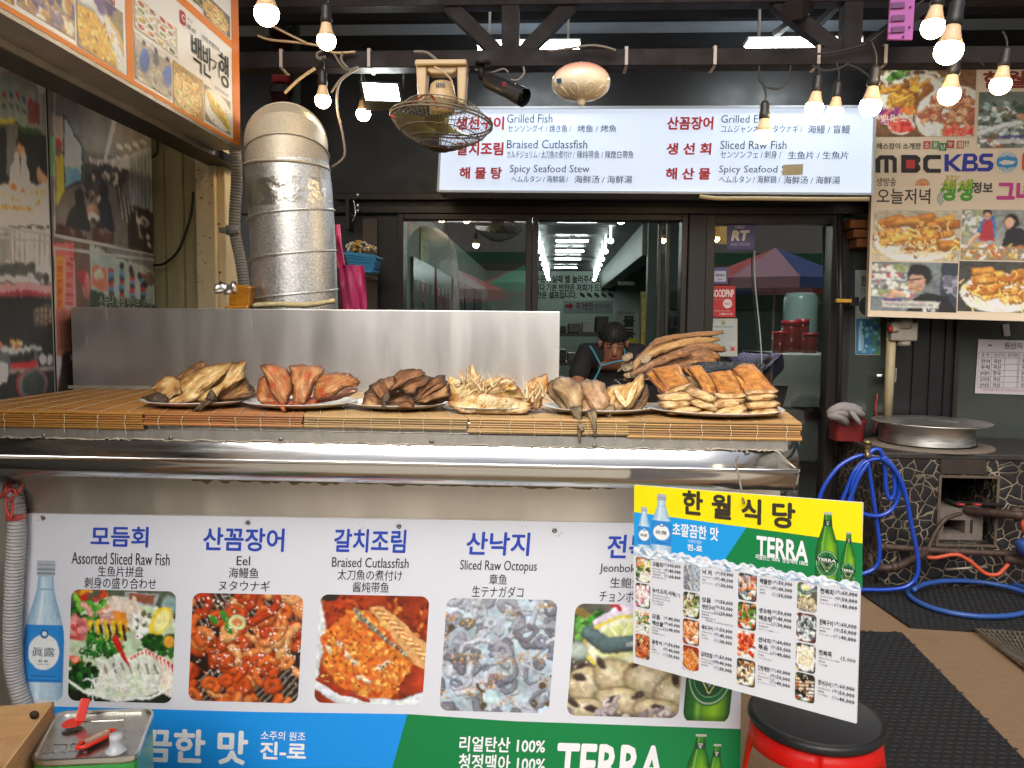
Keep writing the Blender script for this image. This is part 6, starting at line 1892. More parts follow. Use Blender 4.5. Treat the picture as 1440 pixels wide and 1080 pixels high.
# ================================================================ right hand poster board
PYB = 4.45
po = Sign(P(1232, 88, PYB), P(1522, 82, PYB - .12), P(1220, 445, PYB), .05)
t = thing('poster_board', 'cream poster board of broadcaster logos and food stills at the right edge', 'poster', po.pt(.5, 1))
po.slab(mat('poster_cream', 'e6d3b8', .5, var=.05, scale=3), t)
T = po.text
i_bk, i_red, i_navy, i_pink = ink('1c1a18'), ink('8e2a1e'), ink('24309a'), ink('c83a8c')
T('2010년 전국 향토음식 경연대회', 1381, 88, 1506, 95, i_bk, .01, h=.002); T('한월식당', 1382, 99, 1508, 124, i_red, .03, h=.002)
T('매스컴이 소개한', 1233, 201, 1295, 210, i_bk, .015, h=.002)
for k, (ch, c, x, y) in enumerate((('소', 'c05848', 1298, 198.5), ('문', '5a8a5a', 1310, 198.5), ('난', '3c7a58', 1320.5, 201), ('맛', 'b03a38', 1331, 197.5), ('집', 'c87850', 1345, 198))):
	po.rect(x, y, x + 10.5, y + 11, ink(c), .002); T(ch, x + 2, y + 2, x + 8.5, y + 9, ink('e8ddc8'), .02, h=.003)
T('!!', 1357, 198, 1362, 206, i_bk, .01, h=.002)
# broadcaster marks
W_ = 5.2
def seg(pts, m, wd, h=.002):
	for a, c in zip(pts, pts[1:]): po.line(*a, *c, wd, m, h)
mw = 5.6 / 1088 * PYB
def arc(cx, cy, rx, ry, a0, a1, n=7): return [(cx + rx * math.cos(a0 + (a1 - a0) * k / n), cy - ry * math.sin(a0 + (a1 - a0) * k / n)) for k in range(n + 1)]
po.poly([(1231, 243), (1231, 224), (1237, 218.5), (1256, 218.5), (1261, 223), (1261, 243), (1255, 243), (1255, 226), (1249.5, 224), (1249.5, 243), (1243.5, 243), (1243.5, 224), (1238, 225), (1238, 243)], i_bk, .002)
po.poly([(1267, 218), (1289, 218), (1294, 222), (1294, 227), (1291, 230), (1294, 234), (1294, 239), (1289, 243), (1267, 243)], i_bk, .002)
po.rect(1274, 225, 1286.5, 237, ink('c43432'), .0026)
po.poly([(1323, 218), (1323, 224), (1307, 224), (1304.5, 227), (1304.5, 235), (1307, 237.5), (1323, 237.5), (1323, 243), (1303, 243), (1298, 238), (1298, 223), (1303, 218)], i_bk, .002)
po.poly([(1328, 217), (1334, 217), (1334, 227), (1346, 217), (1353, 217), (1339, 229), (1353, 241), (1345, 241), (1334, 231.5), (1334, 241), (1328, 241)], i_navy, .002)
po.poly([(1355, 216), (1370, 216), (1374, 220), (1374, 225), (1371, 228), (1375, 231), (1375, 237), (1370, 241), (1352, 241)], i_navy, .002)
po.poly([(1360.5, 220.5), (1368, 220.5), (1368, 225.5), (1360, 225.5)], ink('e6d3b8'), .0026); po.poly([(1359.5, 231), (1369, 231), (1369, 236.5), (1359, 236.5)], ink('e6d3b8'), .0026)
po.poly([(1396, 216), (1396, 221), (1383, 221), (1382, 224), (1384, 226), (1392, 226), (1397, 230), (1396, 237), (1391, 241), (1374, 241), (1375, 236), (1388, 236), (1390, 234), (1389, 231.5), (1380, 231), (1376.5, 227), (1377, 220), (1381, 216)], i_navy, .0022)
po.disc(1416, 228, 15, ink('3a8fc4'), .002)
for k in range(5): po.ringm(1416, 221 + k * .6, 3 + k * 2.3, 4.1 + k * 2.3, ink('dcd8cc'), .0026, a0=.15, a1=3.0); po.ringm(1416, 235 - k * .6, 3 + k * 2.3, 4.1 + k * 2.3, ink('dcd8cc'), .0026, a0=3.3, a1=6.1)
po.poly([(1404, 229), (1412, 225), (1428, 227), (1424, 231), (1410, 232)], ink('dcd8cc'), .003)
po.rect(1437, 213, 1480, 241, ink('d8543a'), .002, .02); T('SBS', 1442, 219, 1474, 235, ink('efe6d8'), .03, h=.003)
T('생방송', 1232, 250, 1260, 262, i_bk, .005, h=.002); T('오늘저녁', 1233, 265, 1308, 287, ink('3a342e'), .012, h=.002)
po.ringm(1297, 261, 5.5, 8.3, ink('d88a3c'), .002, a0=0, a1=3.1416); po.ringm(1297, 261, 9.2, 10.6, ink('c88a58'), .002, a0=0, a1=3.1416); po.ringm(1297, 261, 0.1, 4.6, ink('d8843a'), .002, a0=0, a1=3.1416)
T('2TV', 1329, 247, 1350, 253, ink('c8a83a'), .02, h=.002); T('생생', 1322, 252, 1368, 283, ink('4a9a2c'), .045, h=.002); T('생생', 1323, 253, 1367, 266, ink('a8b82c'), .02, h=.003); T('정보', 1367, 256, 1396, 272, ink('3a3f42'), .03, h=.002)
for k in range(3): po.ringm(1330, 279, 5 + 3 * k, 6.2 + 3 * k, ink('5a8a9a'), .0018, a0=1.8, a1=4.2)
T('그녀', 1401, 254, 1452, 285, i_pink, .05, h=.002)
# food stills
def still_plate(n=(130, 92)):
	c = Canvas(n[0], n[1], '6e4a2a'); c.noise(3, .25); 
	for k in range(4): c.stroke([(0, .25 * k + .1), (1, .25 * k)], .004, '4a2f1a', None, 0)
	c.ell(.18, .1, .12, .1, 'c8c0ac', 0, .1); c.scatter(30, (.12, .02, .3, .16), .035, ['3c6a24', '5a8a38', '28501a'], .7, .5)
	c.ell(.42, .06, .1, .07, 'b8b0a0', 0, .1); c.ell(.42, .06, .075, .045, '5a3a28', 0, .2); c.ell(.55, .13, .09, .08, 'c4bcaa', 0, .1); c.ell(.55, .13, .065, .05, '8a5a40', 0, .2); c.ell(.7, .2, .08, .08, 'b8b8a0', 0, .1); c.ell(.7, .2, .06, .05, '8a9a70', 0, .2)
	c.ell(.02, .25, .1, .16, 'c0b8a8', 0, .1); c.ell(.02, .26, .07, .1, '402c20', 0, .2)
	c.ell(.35, .4, .33, .3, 'd0c8b8', -.3, .05)
	for k in range(60): c.worm(.12 + c.r.rand() * .3, .25 + c.r.rand() * .32, .14, .028, ['b8842c', '9a6420', 'd0a040', '7a4a1a', 'c89038'][k % 5], '5a3414', 1, shade=.6, a0=c.r.choice([.6, -.5, 1.8]))
	c.ell(.52, .4, .085, .2, '7a4a24', .1, .2, .5); c.ell(.38, .3, .06, .07, 'd8a83a', .4, .3)
	c.ell(.76, .68, .37, .42, 'd8d0c0', -.2, .05)
	for k in range(140):
		a, r0 = c.r.rand() * 6.28, math.sqrt(c.r.rand())
		c.worm(.76 + .28 * r0 * math.cos(a), .66 + .28 * r0 * math.sin(a), .12, .02, ['b88058', 'c8946a', '9a5c3a', 'd8a880', 'a8583a'][k % 5], '6a3420', 3, shade=.5)
	c.scatter(30, (.7, .85, .98, .98), .03, ['c83828', 'd86048'], .6, .4); c.scatter(20, (.52, .86, .64, .98), .05, ['e0d8c8', 'c8c0b0'], .6)
	c.ell(.13, .7, .15, .14, 'c0b8b0', .3, .08); c.scatter(50, (.04, .6, .24, .8), .035, ['7a2c6a', '9a3c7a', 'c06a38', '5a1c48'], .6, .4)
	c.ell(.26, .83, .14, .14, 'd0c8c0', 0, .06); c.scatter(60, (.16, .74, .36, .9), .035, ['c83a2c', 'd85848', 'a82820'], .7, .5); c.scatter(12, (.26, .58, .36, .66), .03, ['d8783a', 'c86a2c'], .8)
	c.noise(30, .1, 2); return c
def still_fish(n=(110, 64), tint=0):
	c = Canvas(n[0], n[1], 'a8a088' if not tint else '3a3a34'); c.noise(3, .2)
	c.ell(.5, .62, .48, .4, 'd8d4c8', 0, .05)
	for k in range(26):
		x, y = .08 + c.r.rand() * .75, .2 + c.r.rand() * .6
		c.stroke([(x, y), (x + .2, y - .12 + c.r.rand() * .12)], .055, ['c88a38', 'b87828', 'd8a048', 'a86424'][k % 4], '6a3c14', .5)
	for k in range(70): c.worm(.05 + c.r.rand() * .9, .3 + c.r.rand() * .6, .1, .008, ['e0b060', '7a4818', 'f0d088'][k % 3], None, 2)
	c.noise(24, .12, 2); return c
def still_people(n=(80, 64)):
	c = Canvas(n[0], n[1], '8a8c88'); c.noise(4, .25); c.scatter(60, (0, 0, .4, .5), .05, ['b8bcb4', 'd0d0c8', '70787a', '9aa06a'], .6)
	c.poly([(.2, .5), (.32, .18), (.5, .12), (.52, .55), (.3, .62)], '2c6aa0'); c.poly([(.26, .6), (.34, .2), (.46, .2), (.5, .62)], 'a02c30'); c.ell(.38, .07, .08, .1, '2a2420', 0, .2); c.ell(.38, .13, .06, .08, 'b88868', 0, .3)
	c.poly([(.62, .75), (.66, .4), (.9, .36), (1, .5), (1, .75)], '1c1c20'); c.ell(.74, .24, .12, .18, '1a1614', 0, .2); c.ell(.71, .26, .075, .12, 'c89c80', 0, .2)
	c.rect(0, .72, 1, 1, '8a7a60'); c.scatter(40, (0, .68, 1, .95), .06, ['d8d4c4', 'c0a050', 'b86a30', 'e0dcd0'], .4, .4); c.stroke([(.25, .5), (.15, .66)], .04, 'c8a080', None)
	c.noise(24, .1, 2); return c
def still_lady(n=(100, 64)):
	c = Canvas(n[0], n[1], '6e7476'); c.noise(4, .2)
	for k in range(4): c.rect(0, .08 + .17 * k, .5, .2 + .17 * k, ['a8a898', 'b8bcb8', '8a9490', '98a49c'][k]); c.scatter(22, (0, .08 + .17 * k, .48, .18 + .17 * k), .03, ['d0d0c8', '7a8a5a', 'a84a58', '5a6268', 'c8c8bc'], 1, .3)
	c.rect(.8, 0, 1, 1, '2c3440'); c.scatter(22, (.82, .3, 1, .6), .05, ['8a8a98', 'b0b0b8', '585868'], .8)
	c.poly([(.42, 1), (.5, .75), (.62, .6), (.9, .68), (1, 1)], '1a1a1c'); c.scatter(20, (.6, .88, .8, 1), .02, ['c8c8c8', '404040'])
	c.ell(.56, .28, .16, .26, '1c1a1a', .1, .2); c.ell(.53, .42, .105, .22, 'b08c74', 0, .15, .3); c.ell(.55, .16, .14, .13, '181616', 0, .3)
	c.stroke([(.43, .36), (.5, .35), (.58, .33)], .012, '4a2c30', None); c.ell(.47, .4, .03, .035, '8a6a5c', 0, .2); c.stroke([(.47, .53), (.53, .54)], .008, '8a4a40', None)
	c.stroke([(.2, .8), (.28, .62)], .05, 'b89078', '8a6450'); c.stroke([(.28, .62), (.36, .66)], .04, 'c09a80', None)
	c.rect(.13, .78, .8, .92, 'bcb8b0', .8); c.rect(.16, .74, .36, .79, '4a3c78', .9); c.noise(22, .08, 2); return c
def still_cook(n=(110, 76)):
	c = Canvas(n[0], n[1], '5a625a'); c.noise(4, .3); c.scatter(90, (0, .2, .6, .9), .05, ['8aa0a0', 'b0b8b0', '3c4a44', '6a5a40', 'd0d4cc', '2c3830'], .5, .4)
	c.poly([(.52, 1), (.5, .6), (.62, .36), (1, .4), (1, 1)], '14161c'); c.ell(.5, .42, .09, .14, 'a07a60', .6, .2); c.ell(.5, .3, .13, .1, '2c4434', -.2, .2); c.poly([(.5, .1), (.8, 0), (1, .1), (1, .35), (.6, .34)], 'a8aeb0')
	c.stroke([(0, .75), (.3, .6), (.46, .56)], .04, 'c0c8c4', '8a9490'); c.scatter(30, (0, .85, 1, 1), .04, ['8a4a38', 'c8c0a8', '5a4030'], .6)
	c.rect(.2, .84, 1, .92, 'b8b4b4', .85); c.rect(.22, .76, .55, .82, '3c3478', .9); c.noise(22, .08, 2); return c
po.pic(still_plate().fin().lift(), (1233, 96, 1371, 192), t, 'food_still', .003); po.pic(still_cook().fin().lift(), (1375, 129, 1506, 208), t, 'food_still', .003)
po.pic(still_fish().fin().lift(), (1227, 296, 1350, 367), t, 'food_still', .002); po.pic(still_people().fin().lift(), (1351.5, 295, 1446, 366), t, 'food_still', .002)
po.pic(still_lady().fin().lift(), (1225, 369, 1346, 438), t, 'food_still', .002); po.pic(still_fish((100, 64), 1).fin().lift(), (1347.5, 368, 1466, 439), t, 'food_still', .002)
T('빛나는 조역', 1238, 161, 1283, 172, ink('e8e0c8'), .03, h=.004); T('주인장 할머니가 추천하는 반찬!', 1243, 352, 1327, 359, ink('f0e4c8'), .02, h=.003); T('남원 할머니와 친구들', 1258, 343, 1312, 349, ink('e8dcc0'), .01, h=.003)
T('그걸로 간을 맞추고 자작하게 지지는 거야', 1246, 427, 1312, 431, ink('3a3432'), 0, h=.003)
po.finish(t)

# origin-of-food notice on the glazed panel
op = Sign(P(1376, 477, FY - .004), P(1478, 480, FY - .004), P(1371, 553, FY - .004), .003)
t = thing('notice_sheet', 'white handwritten table notice taped to the dark glass under the poster', 'notice', op.pt(.5, 1))
op.slab(mat('paper_white', 'b5aeb0', .6), t)
T = op.text; pk = ink('2c2a30')
T('원산지 표시', 1412, 482, 1458, 491, pk, .015); T('~', 1389, 484, 1395, 487, pk, .03)
lc = ink('6a6468')
for y in (495, 503, 512, 520.5, 529, 537, 545): op.line(1376.5, y, 1432, y + .6, .0022, lc); op.line(1434, y + .6, 1474, y + 1.5, .0022, lc)
for x in (1376.5, 1395, 1413.5, 1432, 1434, 1454, 1474): op.line(x, 495, x - 2.5, 545.5, .0022, lc)
T('품 목', 1380, 496.5, 1391, 502, pk); T('원산지', 1398, 496.5, 1411, 502, pk); T('음식명', 1417, 496.5, 1430, 502, pk); T('품 목', 1438, 497, 1450, 502.5, pk)
for k, (a, c) in enumerate((('전어', '국산'), ('우럭', '국산'), ('농어광어', '한국'), ('도미대', '국산'), ('산낙지', '국산'))):
	y = 505 + k * 8.4
	T(a, 1379 - k * .4, y, 1392 - k * .4, y + 6, pk, .02); T(c, 1397 - k * .4, y, 1408 - k * .4, y + 6, pk, .02)
	T(a, 1437 - k * .4, y, 1449 - k * .4, y + 6, pk, .02)
T('거짓표시를 하면 7년 이하의 징역 또는 1억원 이하의 벌금', 1379, 547.5, 1472, 551, ink('8a4a48'), 0)
op.finish(t)
b = MB(); q = [P(x, y, FY - .006) for x, y in ((1410, 456.5), (1419, 455), (1421, 472), (1412, 473))]
b.add(q + [v + Vector((0, .004, 0)) for v in q], [(0, 1, 2, 3), (7, 6, 5, 4), (0, 4, 5, 1), (1, 5, 6, 2), (2, 6, 7, 3), (3, 7, 4, 0)]); tag(b.build('price_tag', mat('paper_white')), 'small blank paper tag stuck above the notice sheet', 'tag')
# blue drinks poster on the glazed panel
bp_ = Sign(P(1203, 380, FY - .004), P(1238, 380, FY - .004), P(1203, 499, FY - .004), .003)
t = thing('window_poster', 'faded blue and green drinks poster on the dark glass beside the door', 'poster', bp_.pt(.5, 1))
c = Canvas(40, 130, '8a9a9a'); c.rect(0, .57, 1, 1, '2f6a8c'); c.rect(.7, .57, 1, 1, '4a7a58'); c.ell(.5, .42, .5, .16, 'a8b4b0', 0, .1); c.ell(.5, .42, .4, .125, '3a4a52', 0, .1); c.rect(.12, .66, .32, .95, '8ab0c4'); c.rect(.18, .6, .26, .67, '9ac0d0'); c.scatter(40, (.3, .62, 1, 1), .09, ['3a7a9a', '2c5a7a', '6aa0b0'], 1, .4); c.noise(12, .2)
bp_.pic(c, (1203.5, 381, 1237.5, 498.5), t, 'printed_picture'); bp_.text('한', 1211, 388, 1219, 402, ink('6a3a34'), .03); bp_.slab(mat('paper_white'), t, 'sheet'); bp_.finish(t)

# cream drain pipe with valve in front of the dark panels
t = thing('drain_pipe', 'cream plastic pipe with a grey junction box in front of the black cladding', 'pipe', P(1250, 600, FY - .12))
b = MB(); b.tube([P(1254, 462, FY - .12), P(1251, 530, FY - .12), P(1248, 585, FY - .12)], .026, 12); b.build('pipe', mat('cream_pipe', 'a89a78', .5, var=.15), t)
b = MB(); b.box(P(1268, 466, FY - .13), (.15, .08, .11)); b.build('junction_box', mat('grey_box', '8a8478', .5, var=.15), t, bevel=.01)
b = MB(); b.tube([P(1271, 448, FY - .14), P(1271, 462, FY - .14)], .045, 16); b.build('coupling', mat('grey_box'), t); b = MB(); b.tube([P(1271, 480, FY - .14), P(1271, 486, FY - .14)], .035, 14); b.build('coupling', mat('grey_box'), t); b = MB(); b.tube([P(1252, 463, FY - .17), P(1262, 463, FY - .17)], .02, 10); b.build('coupling', mat('grey_box'), t)
b = MB(); b.tube([P(1249, 463, FY - .18), P(1254, 463, FY - .18)], .019, 10); b.build('tap_knob', mat('red_plastic', '9a2820', .4), t)
b = MB(); b.tube([P(1181, 300, FY - .10), P(1182, 440, FY - .10), P(1176, 640, FY - .10)], .017, 10)
tag(b.build('steel_pole', mat('dark_bronze_frame')), 'dark slim pole in front of the right door frame', 'pole')
b = MB(); b.box(P(1186, 423, FY - .12), (.085, .03, .022)); b.box(P(1200, 424, FY - .11), (.05, .04, .05), mi=1)
tag(b.build('hose_clip', [mat('yellow_plastic', 'c8952a', .4), mat('black_plastic')], bevel=.004), 'yellow handled clip on the dark pole by the door', 'clip')
b = MB(); 
for k in range(3): b.bb(P(1196, 330, FY - .02).x - .02 * k, P(1222, 330, FY - .02).x, FY - .12, FY - .003, P(1200, 350 - 13 * k, FY).z, P(1200, 339 - 13 * k, FY).z)
tag(b.build('folded_bags', mat('orange_cloth', '7a4a22', .8, var=.4)), 'stack of folded orange brown bags behind the poster edge', 'bags')
b = MB(); b.tube(spline([P(1234, 554, FY - .02), P(1231, 575, FY - .02), P(1233, 590, FY - .02), P(1229, 610, FY - .02)], 5), .005, 5); tag(b.build('red_twine', mat('red_ribbon')), 'red twine hanging on the dark glass beside the pot', 'twine')

# ================================================================ stove, pot, bucket, hose
VY = 4.05
zt = P(1300, 637, VY).z
vx0, vx1 = P(1243, 640, VY).x, 3.4
t = thing('stove', 'black crazy-paved masonry stove with a fire opening under the pot', 'stove', ((vx0 + vx1) / 2, 4.35, 0))
m_st = bpy.data.materials.new('crazy_paving'); m_st.use_nodes = True
tr_ = m_st.node_tree; bs = tr_.nodes['Principled BSDF']; N = tr_.nodes.new; L = tr_.links.new
tc = N('ShaderNodeTexCoord'); vo = N('ShaderNodeTexVoronoi'); vo.feature = 'DISTANCE_TO_EDGE'; vo.inputs['Scale'].default_value = 17
nz2 = N('ShaderNodeTexNoise'); nz2.inputs['Scale'].default_value = 7
mxv = N('ShaderNodeMix'); mxv.data_type = 'RGBA'; mxv.blend_type = 'ADD'; mxv.inputs[0].default_value = .07
L(tc.outputs['Object'], mxv.inputs[6]); L(nz2.outputs['Color'], mxv.inputs[7])
L(mxv.outputs[2], vo.inputs['Vector'])
cr_ = N('ShaderNodeValToRGB'); cr_.color_ramp.elements[0].position = .022; cr_.color_ramp.elements[1].position = .045
cr_.color_ramp.elements[0].color = (*lin('94866f'), 1); cr_.color_ramp.elements[1].color = (*lin('1f1f22'), 1)
L(vo.outputs['Distance'], cr_.inputs[0])
n3 = N('ShaderNodeTexNoise'); n3.inputs['Scale'].default_value = 5; L(tc.outputs['Object'], n3.inputs['Vector'])
mr = N('ShaderNodeMapRange'); mr.inputs[1].default_value = .3; mr.inputs[2].default_value = .7; mr.inputs[3].default_value = .35; mr.inputs[4].default_value = 1.25; L(n3.outputs[0], mr.inputs[0])
mm = N('ShaderNodeMix'); mm.data_type = 'RGBA'; mm.blend_type = 'MULTIPLY'; mm.inputs[0].default_value = 1; L(cr_.outputs[0], mm.inputs[6]); L(mr.outputs[0], mm.inputs[7]); L(mm.outputs[2], bs.inputs['Base Color'])
bs.inputs['Roughness'].default_value = .45
bp2 = N('ShaderNodeBump'); bp2.inputs['Strength'].default_value = .5; bp2.inputs['Distance'].default_value = .01; L(vo.outputs['Distance'], bp2.inputs['Height']); L(bp2.outputs[0], bs.inputs['Normal'])
hx0, hx1, hz0, hz1 = P(1321, 720, VY).x, P(1399, 720, VY).x, P(1360, 765, VY).z, P(1360, 672, VY).z
b = MB()
yb = FY - .03
b.bb(vx0, hx0, VY, yb, 0, zt - .03); b.bb(hx1, vx1, VY, yb, 0, zt - .03); b.bb(hx0, hx1, VY, yb, 0, hz0); b.bb(hx0, hx1, VY, yb, hz1, zt - .03)
b.bb(hx0, hx1, VY + .45, yb, hz0, hz1, 1)
b.build('masonry', [m_st, mat('soot', '0c0b0a', .9)], t)
b = MB(); b.bb(vx0 - .008, vx1, VY - .012, yb, zt - .03, zt); b.build('top_slab', mat('stone_top', '2b2724', .5, var=.6, scale=18, bump=.2), t, bevel=.006)
b = MB(); f = .013
b.bb(hx0 - f, hx0, VY - .008, VY - .001, hz0 - f, hz1 + f); b.bb(hx1, hx1 + f, VY - .008, VY - .001, hz0 - f, hz1 + f); b.bb(hx0, hx1, VY - .008, VY - .001, hz1, hz1 + f); b.bb(hx0, hx1, VY - .008, VY - .001, hz0 - f, hz0)
b.build('opening_rim', mat('grout_rim', '54483a', .8, var=.3, scale=20), t)
b = MB(); b.bb(P(1322, 650, VY).x, P(1386, 650, VY).x, VY - .010, VY - .002, P(1350, 666, VY).z, P(1350, 641, VY).z); b.build('scorched_lintel', mat('scorched_concrete', '3a2e24', .85, var=.6, scale=9, col2='171412'), t)
t = thing('cinder_block', 'grey cinder block pushed inside the stove opening', 'block', ((hx0 + hx1) / 2 - .03, VY + .2, hz0))
b = MB(); x0, x1 = hx0 + .005, P(1376, 740, VY + .1).x; zz = hz0 + .004; H = P(1350, 712, VY + .1).z - zz
b.bb(x0, x1, VY + .06, VY + .22, zz, zz + H * .2); b.bb(x0, x1, VY + .06, VY + .22, zz + H * .62, zz + H); b.bb(x0, x0 + .05, VY + .06, VY + .22, zz + H * .2, zz + H * .62); b.bb(x1 - .05, x1, VY + .06, VY + .22, zz + H * .2, zz + H * .62); b.bb((x0 + x1) / 2 + .035, (x0 + x1) / 2 + .06, VY + .06, VY + .22, zz + H * .2, zz + H * .62)
b.build('block', mat('cinder_grey', '6a6058', .9, var=.3, scale=30), t)
t = thing('gas_burner', 'rusty pipe gas burner reaching into the stove opening', 'burner', P(1400, 730, VY - .05))
rusty = mat('rusty_pipe', '4a3a32', .6, .4, var=.5, scale=25)
b = MB(); b.tube([P(1352, 717, VY + .08), P(1362, 718, VY + .05), P(1425, 724, VY - .10), P(1440, 724, VY - .14)], [.016, .021, .022, .021], 14); b.build('pipe', rusty, t)
b = MB(); b.tube([P(1344, 709, VY + .1), P(1372, 708, VY + .05), P(1412, 710, VY - .06)], .010, 8); b.tube([P(1330, 704, VY + .15), P(1352, 711, VY + .05)], .012, 8); b.build('pilot_tube', mat('soot'), t)
b = MB()
for x in (1345, 1368, 1398): b.tube([P(x, 709, VY - .02), P(x + 12, 710, VY - .04)], .007, 6)
b.build('red_sleeve', mat('red_plastic'), t)
b = MB(); b.tube(spline([P(1352, 722, VY - .01), P(1330, 730, VY - .03), P(1315, 750, VY - .04), P(1306, 770, VY - .05), P(1304, 782, VY - .06)], 8), .011, 8); b.build('supply_tube', rusty, t)
b = MB(); b.tube([P(1424, 715, VY - .08), P(1436, 730, VY - .1)], .030, 12); b.tube([P(1433, 718, VY - .1), P(1442, 752, VY - .12)], .012, 8, mi=1); b.build('valve', [rusty, mat('orange_rubber', 'b8482a', .5)], t)
t = thing('gas_pipes', 'rusty steel pipes running along the foot of the stove', 'pipes', P(1330, 780, VY - .07))
b = MB(); b.tube([P(1232, 768, VY - .07), P(1300, 773, VY - .07), P(1440, 780, VY - .10), P(1500, 782, VY - .12)], .017, 12); b.tube([P(1303, 776, VY - .09), P(1260, 798, VY - .10), P(1232, 799, VY - .10)], .019, 10); b.tube([P(1412, 786, VY - .11), P(1445, 790, VY - .14)], .022, 10); b.build('pipe', rusty, t)
b = MB()
for x, y in ((1240, 769), (1300, 774), (1345, 776), (1412, 779)): b.tube([P(x - 4, y, VY - .075), P(x + 4, y, VY - .08)], .022, 10)
b.tube([P(1253, 797, VY - .10), P(1262, 797, VY - .10)], .026, 10); b.build('fitting', rusty, t)
b = MB(); b.tube([P(1330, 801, VY - .09), P(1388, 797, VY - .12)], .007, 6); b.build('lighter_rod', mat('worn_steel'), t)
b = MB(); b.tube(spline([P(1304, 784, VY - .07), P(1318, 784, VY - .09), P(1345, 780, VY - .11), P(1365, 790, VY - .12), P(1385, 806, VY - .13), P(1402, 808, VY - .14), P(1412, 800, VY - .14), P(1418, 793, VY - .14)], 8), .010, 8); tag(b.build('gas_hose', mat('orange_rubber')), 'orange rubber gas hose sagging along the stove foot', 'hose')
b = MB(); c = P(1447, 770, VY - .2); b.lathe([(.05, -.035), (.06, .02), (.05, .035), (.001, .035)], c, 14); tag(b.build('plastic_tub', mat('blue_tub', '2f4a8c', .4)), 'blue plastic tub at the right edge before the stove', 'tub')

pc = P(1302, 610, 4.34)
t = thing('cauldron', 'wide aluminium cauldron with a lid sunk into the stove top', 'cauldron', (pc.x, 4.34, zt))
R1 = 58 / 1088 * 4.34; Rr = 75 / 1088 * 4.34
hz_ = P(1302, 594, 4.34).z
al = mat('dull_aluminium', (.55, .53, .50), .38, 1, var=.16, scale=8, stretch=(2, 2, 10), rvar=.1)
b = MB(); cx_ = P(1303, 600, 4.34).x
b.lathe([(R1 + .008, zt + .02), (R1 + .004, zt + .05), (R1, hz_ - .012), (R1 + .01, hz_ - .004)], (cx_, 4.34, 0), 56, caps=False); b.build('body', al, t)
b = MB(); b.lathe([(R1, hz_ - .006), (Rr * .97, hz_ - .002), (Rr, hz_ + .004), (Rr * .99, hz_ + .009), (R1, hz_ + .004), (R1 * .55, hz_ + .016), (.001, hz_ + .020)], (cx_ + .02, 4.34, 0), 56, caps=False); b.build('lid', al, t)
b = MB(); b.lathe([(R1 + .09, zt + .001), (R1 + .085, zt + .010), (R1 + .03, zt + .014), (R1 + .006, zt + .012)], (cx_ + .01, 4.34, 0), 48, caps=False); b.build('collar', mat('concrete_collar', '6a5f52', .8, var=.25, scale=20), t)
b = MB(); q = [P(1306, 588, 4.3), P(1330, 598, 4.2), P(1348, 599, 4.2), P(1318, 588, 4.3)]
b.add([Vector((v.x, v.y, hz_ + .018)) for v in q] + [Vector((v.x, v.y, hz_ + .021)) for v in q], [(3, 2, 1, 0), (4, 5, 6, 7), (0, 1, 5, 4), (1, 2, 6, 5), (2, 3, 7, 6), (3, 0, 4, 7)]); b.build('lid_patch', mat('pale_foil', '8d8880', .4, .4), t)
BY_ = 4.5
t = thing('bucket', 'dark red plastic tub on the stove top by the door frame', 'bucket', P(1190, 617, BY_))
b = MB(); w0 = 21 / 1088 * BY_; c = P(1190, 617, BY_); zt_b = P(1190, 588, BY_).z; c.z = zt
def rrx(s, z): return [Vector((c.x + x, c.y + y, z)) for x, y in rrect(-w0 * s, -w0 * .8 * s, w0 * s, w0 * .8 * s, .03, .03, 4)]
b.rings([rrx(.92, zt), rrx(1.0, zt_b - .02), rrx(1.05, zt_b - .02), rrx(1.05, zt_b), rrx(.98, zt_b), rrx(.9, zt + .01)], 0, False, True); b.build('tub', mat('dark_red_plastic', '6a1a1a', .4), t)
b = MB(); r = random.Random(5)
for k, (xa, ya, xb, yb_) in enumerate(((1164, 583, 1208, 573), (1166, 588, 1200, 583), (1172, 578, 1212, 580), (1168, 586, 1190, 592))):
	b.tube(spline([P(xa, ya, BY_ - .09), P((xa + xb) / 2 - 3, (ya + yb_) / 2 - 5, BY_ - .11), P(xb, yb_ + 3, BY_ - .06)], 6), [.02, .03, .036, .04, .04, .042, .042, .042, .04, .04, .036, .03, .026], 10, flat=.7)
b.tube(spline([P(1196, 578, BY_ - .13), P(1204, 588, BY_ - .14), P(1210, 596, BY_ - .12)], 5), [.03, .034, .036, .036, .036, .034, .032, .03, .026, .02, .016], 8, flat=.4)
tag(b.build('towel', mat('grey_towel', '8d8684', .95, var=.12, bump=.4)), 'grey white towel rolled on the dark red tub', 'towel')
# blue hose over the tap
m_hose = mat('blue_hose', '1440a8', .3, coat=.3, var=.12, scale=6)
HY = 3.93
t = thing('blue_hose', 'shiny blue water hose looped over the tap at the stove corner', 'hose', P(1230, 800, HY))
b = MB()
hr = .0105
for k, pts in enumerate(([(1148, 715), (1160, 682), (1185, 652), (1218, 640), (1222, 660), (1231, 720), (1237, 770), (1233, 795), (1216, 806), (1180, 812)], [(1221, 646), (1226, 634), (1238, 634), (1244, 655), (1246, 688), (1252, 702), (1258, 690), (1256, 664), (1246, 648), (1228, 646), (1212, 654), (1199, 680), (1199, 706), (1214, 722), (1238, 725), (1256, 714), (1265, 690), (1258, 660), (1243, 642)],
		[(1240, 644), (1258, 660), (1272, 690), (1282, 740), (1290, 780), (1290, 808), (1276, 824), (1250, 829), (1210, 829), (1170, 826)], [(1218, 646), (1202, 662), (1190, 690), (1180, 712), (1172, 730)], [(1222, 650), (1208, 670), (1196, 700), (1186, 720)])):
	b.tube(spline([P(x, y, HY - .028 * (k % 3) - .01 * (k // 3)) for x, y in pts], 8), hr, 10)
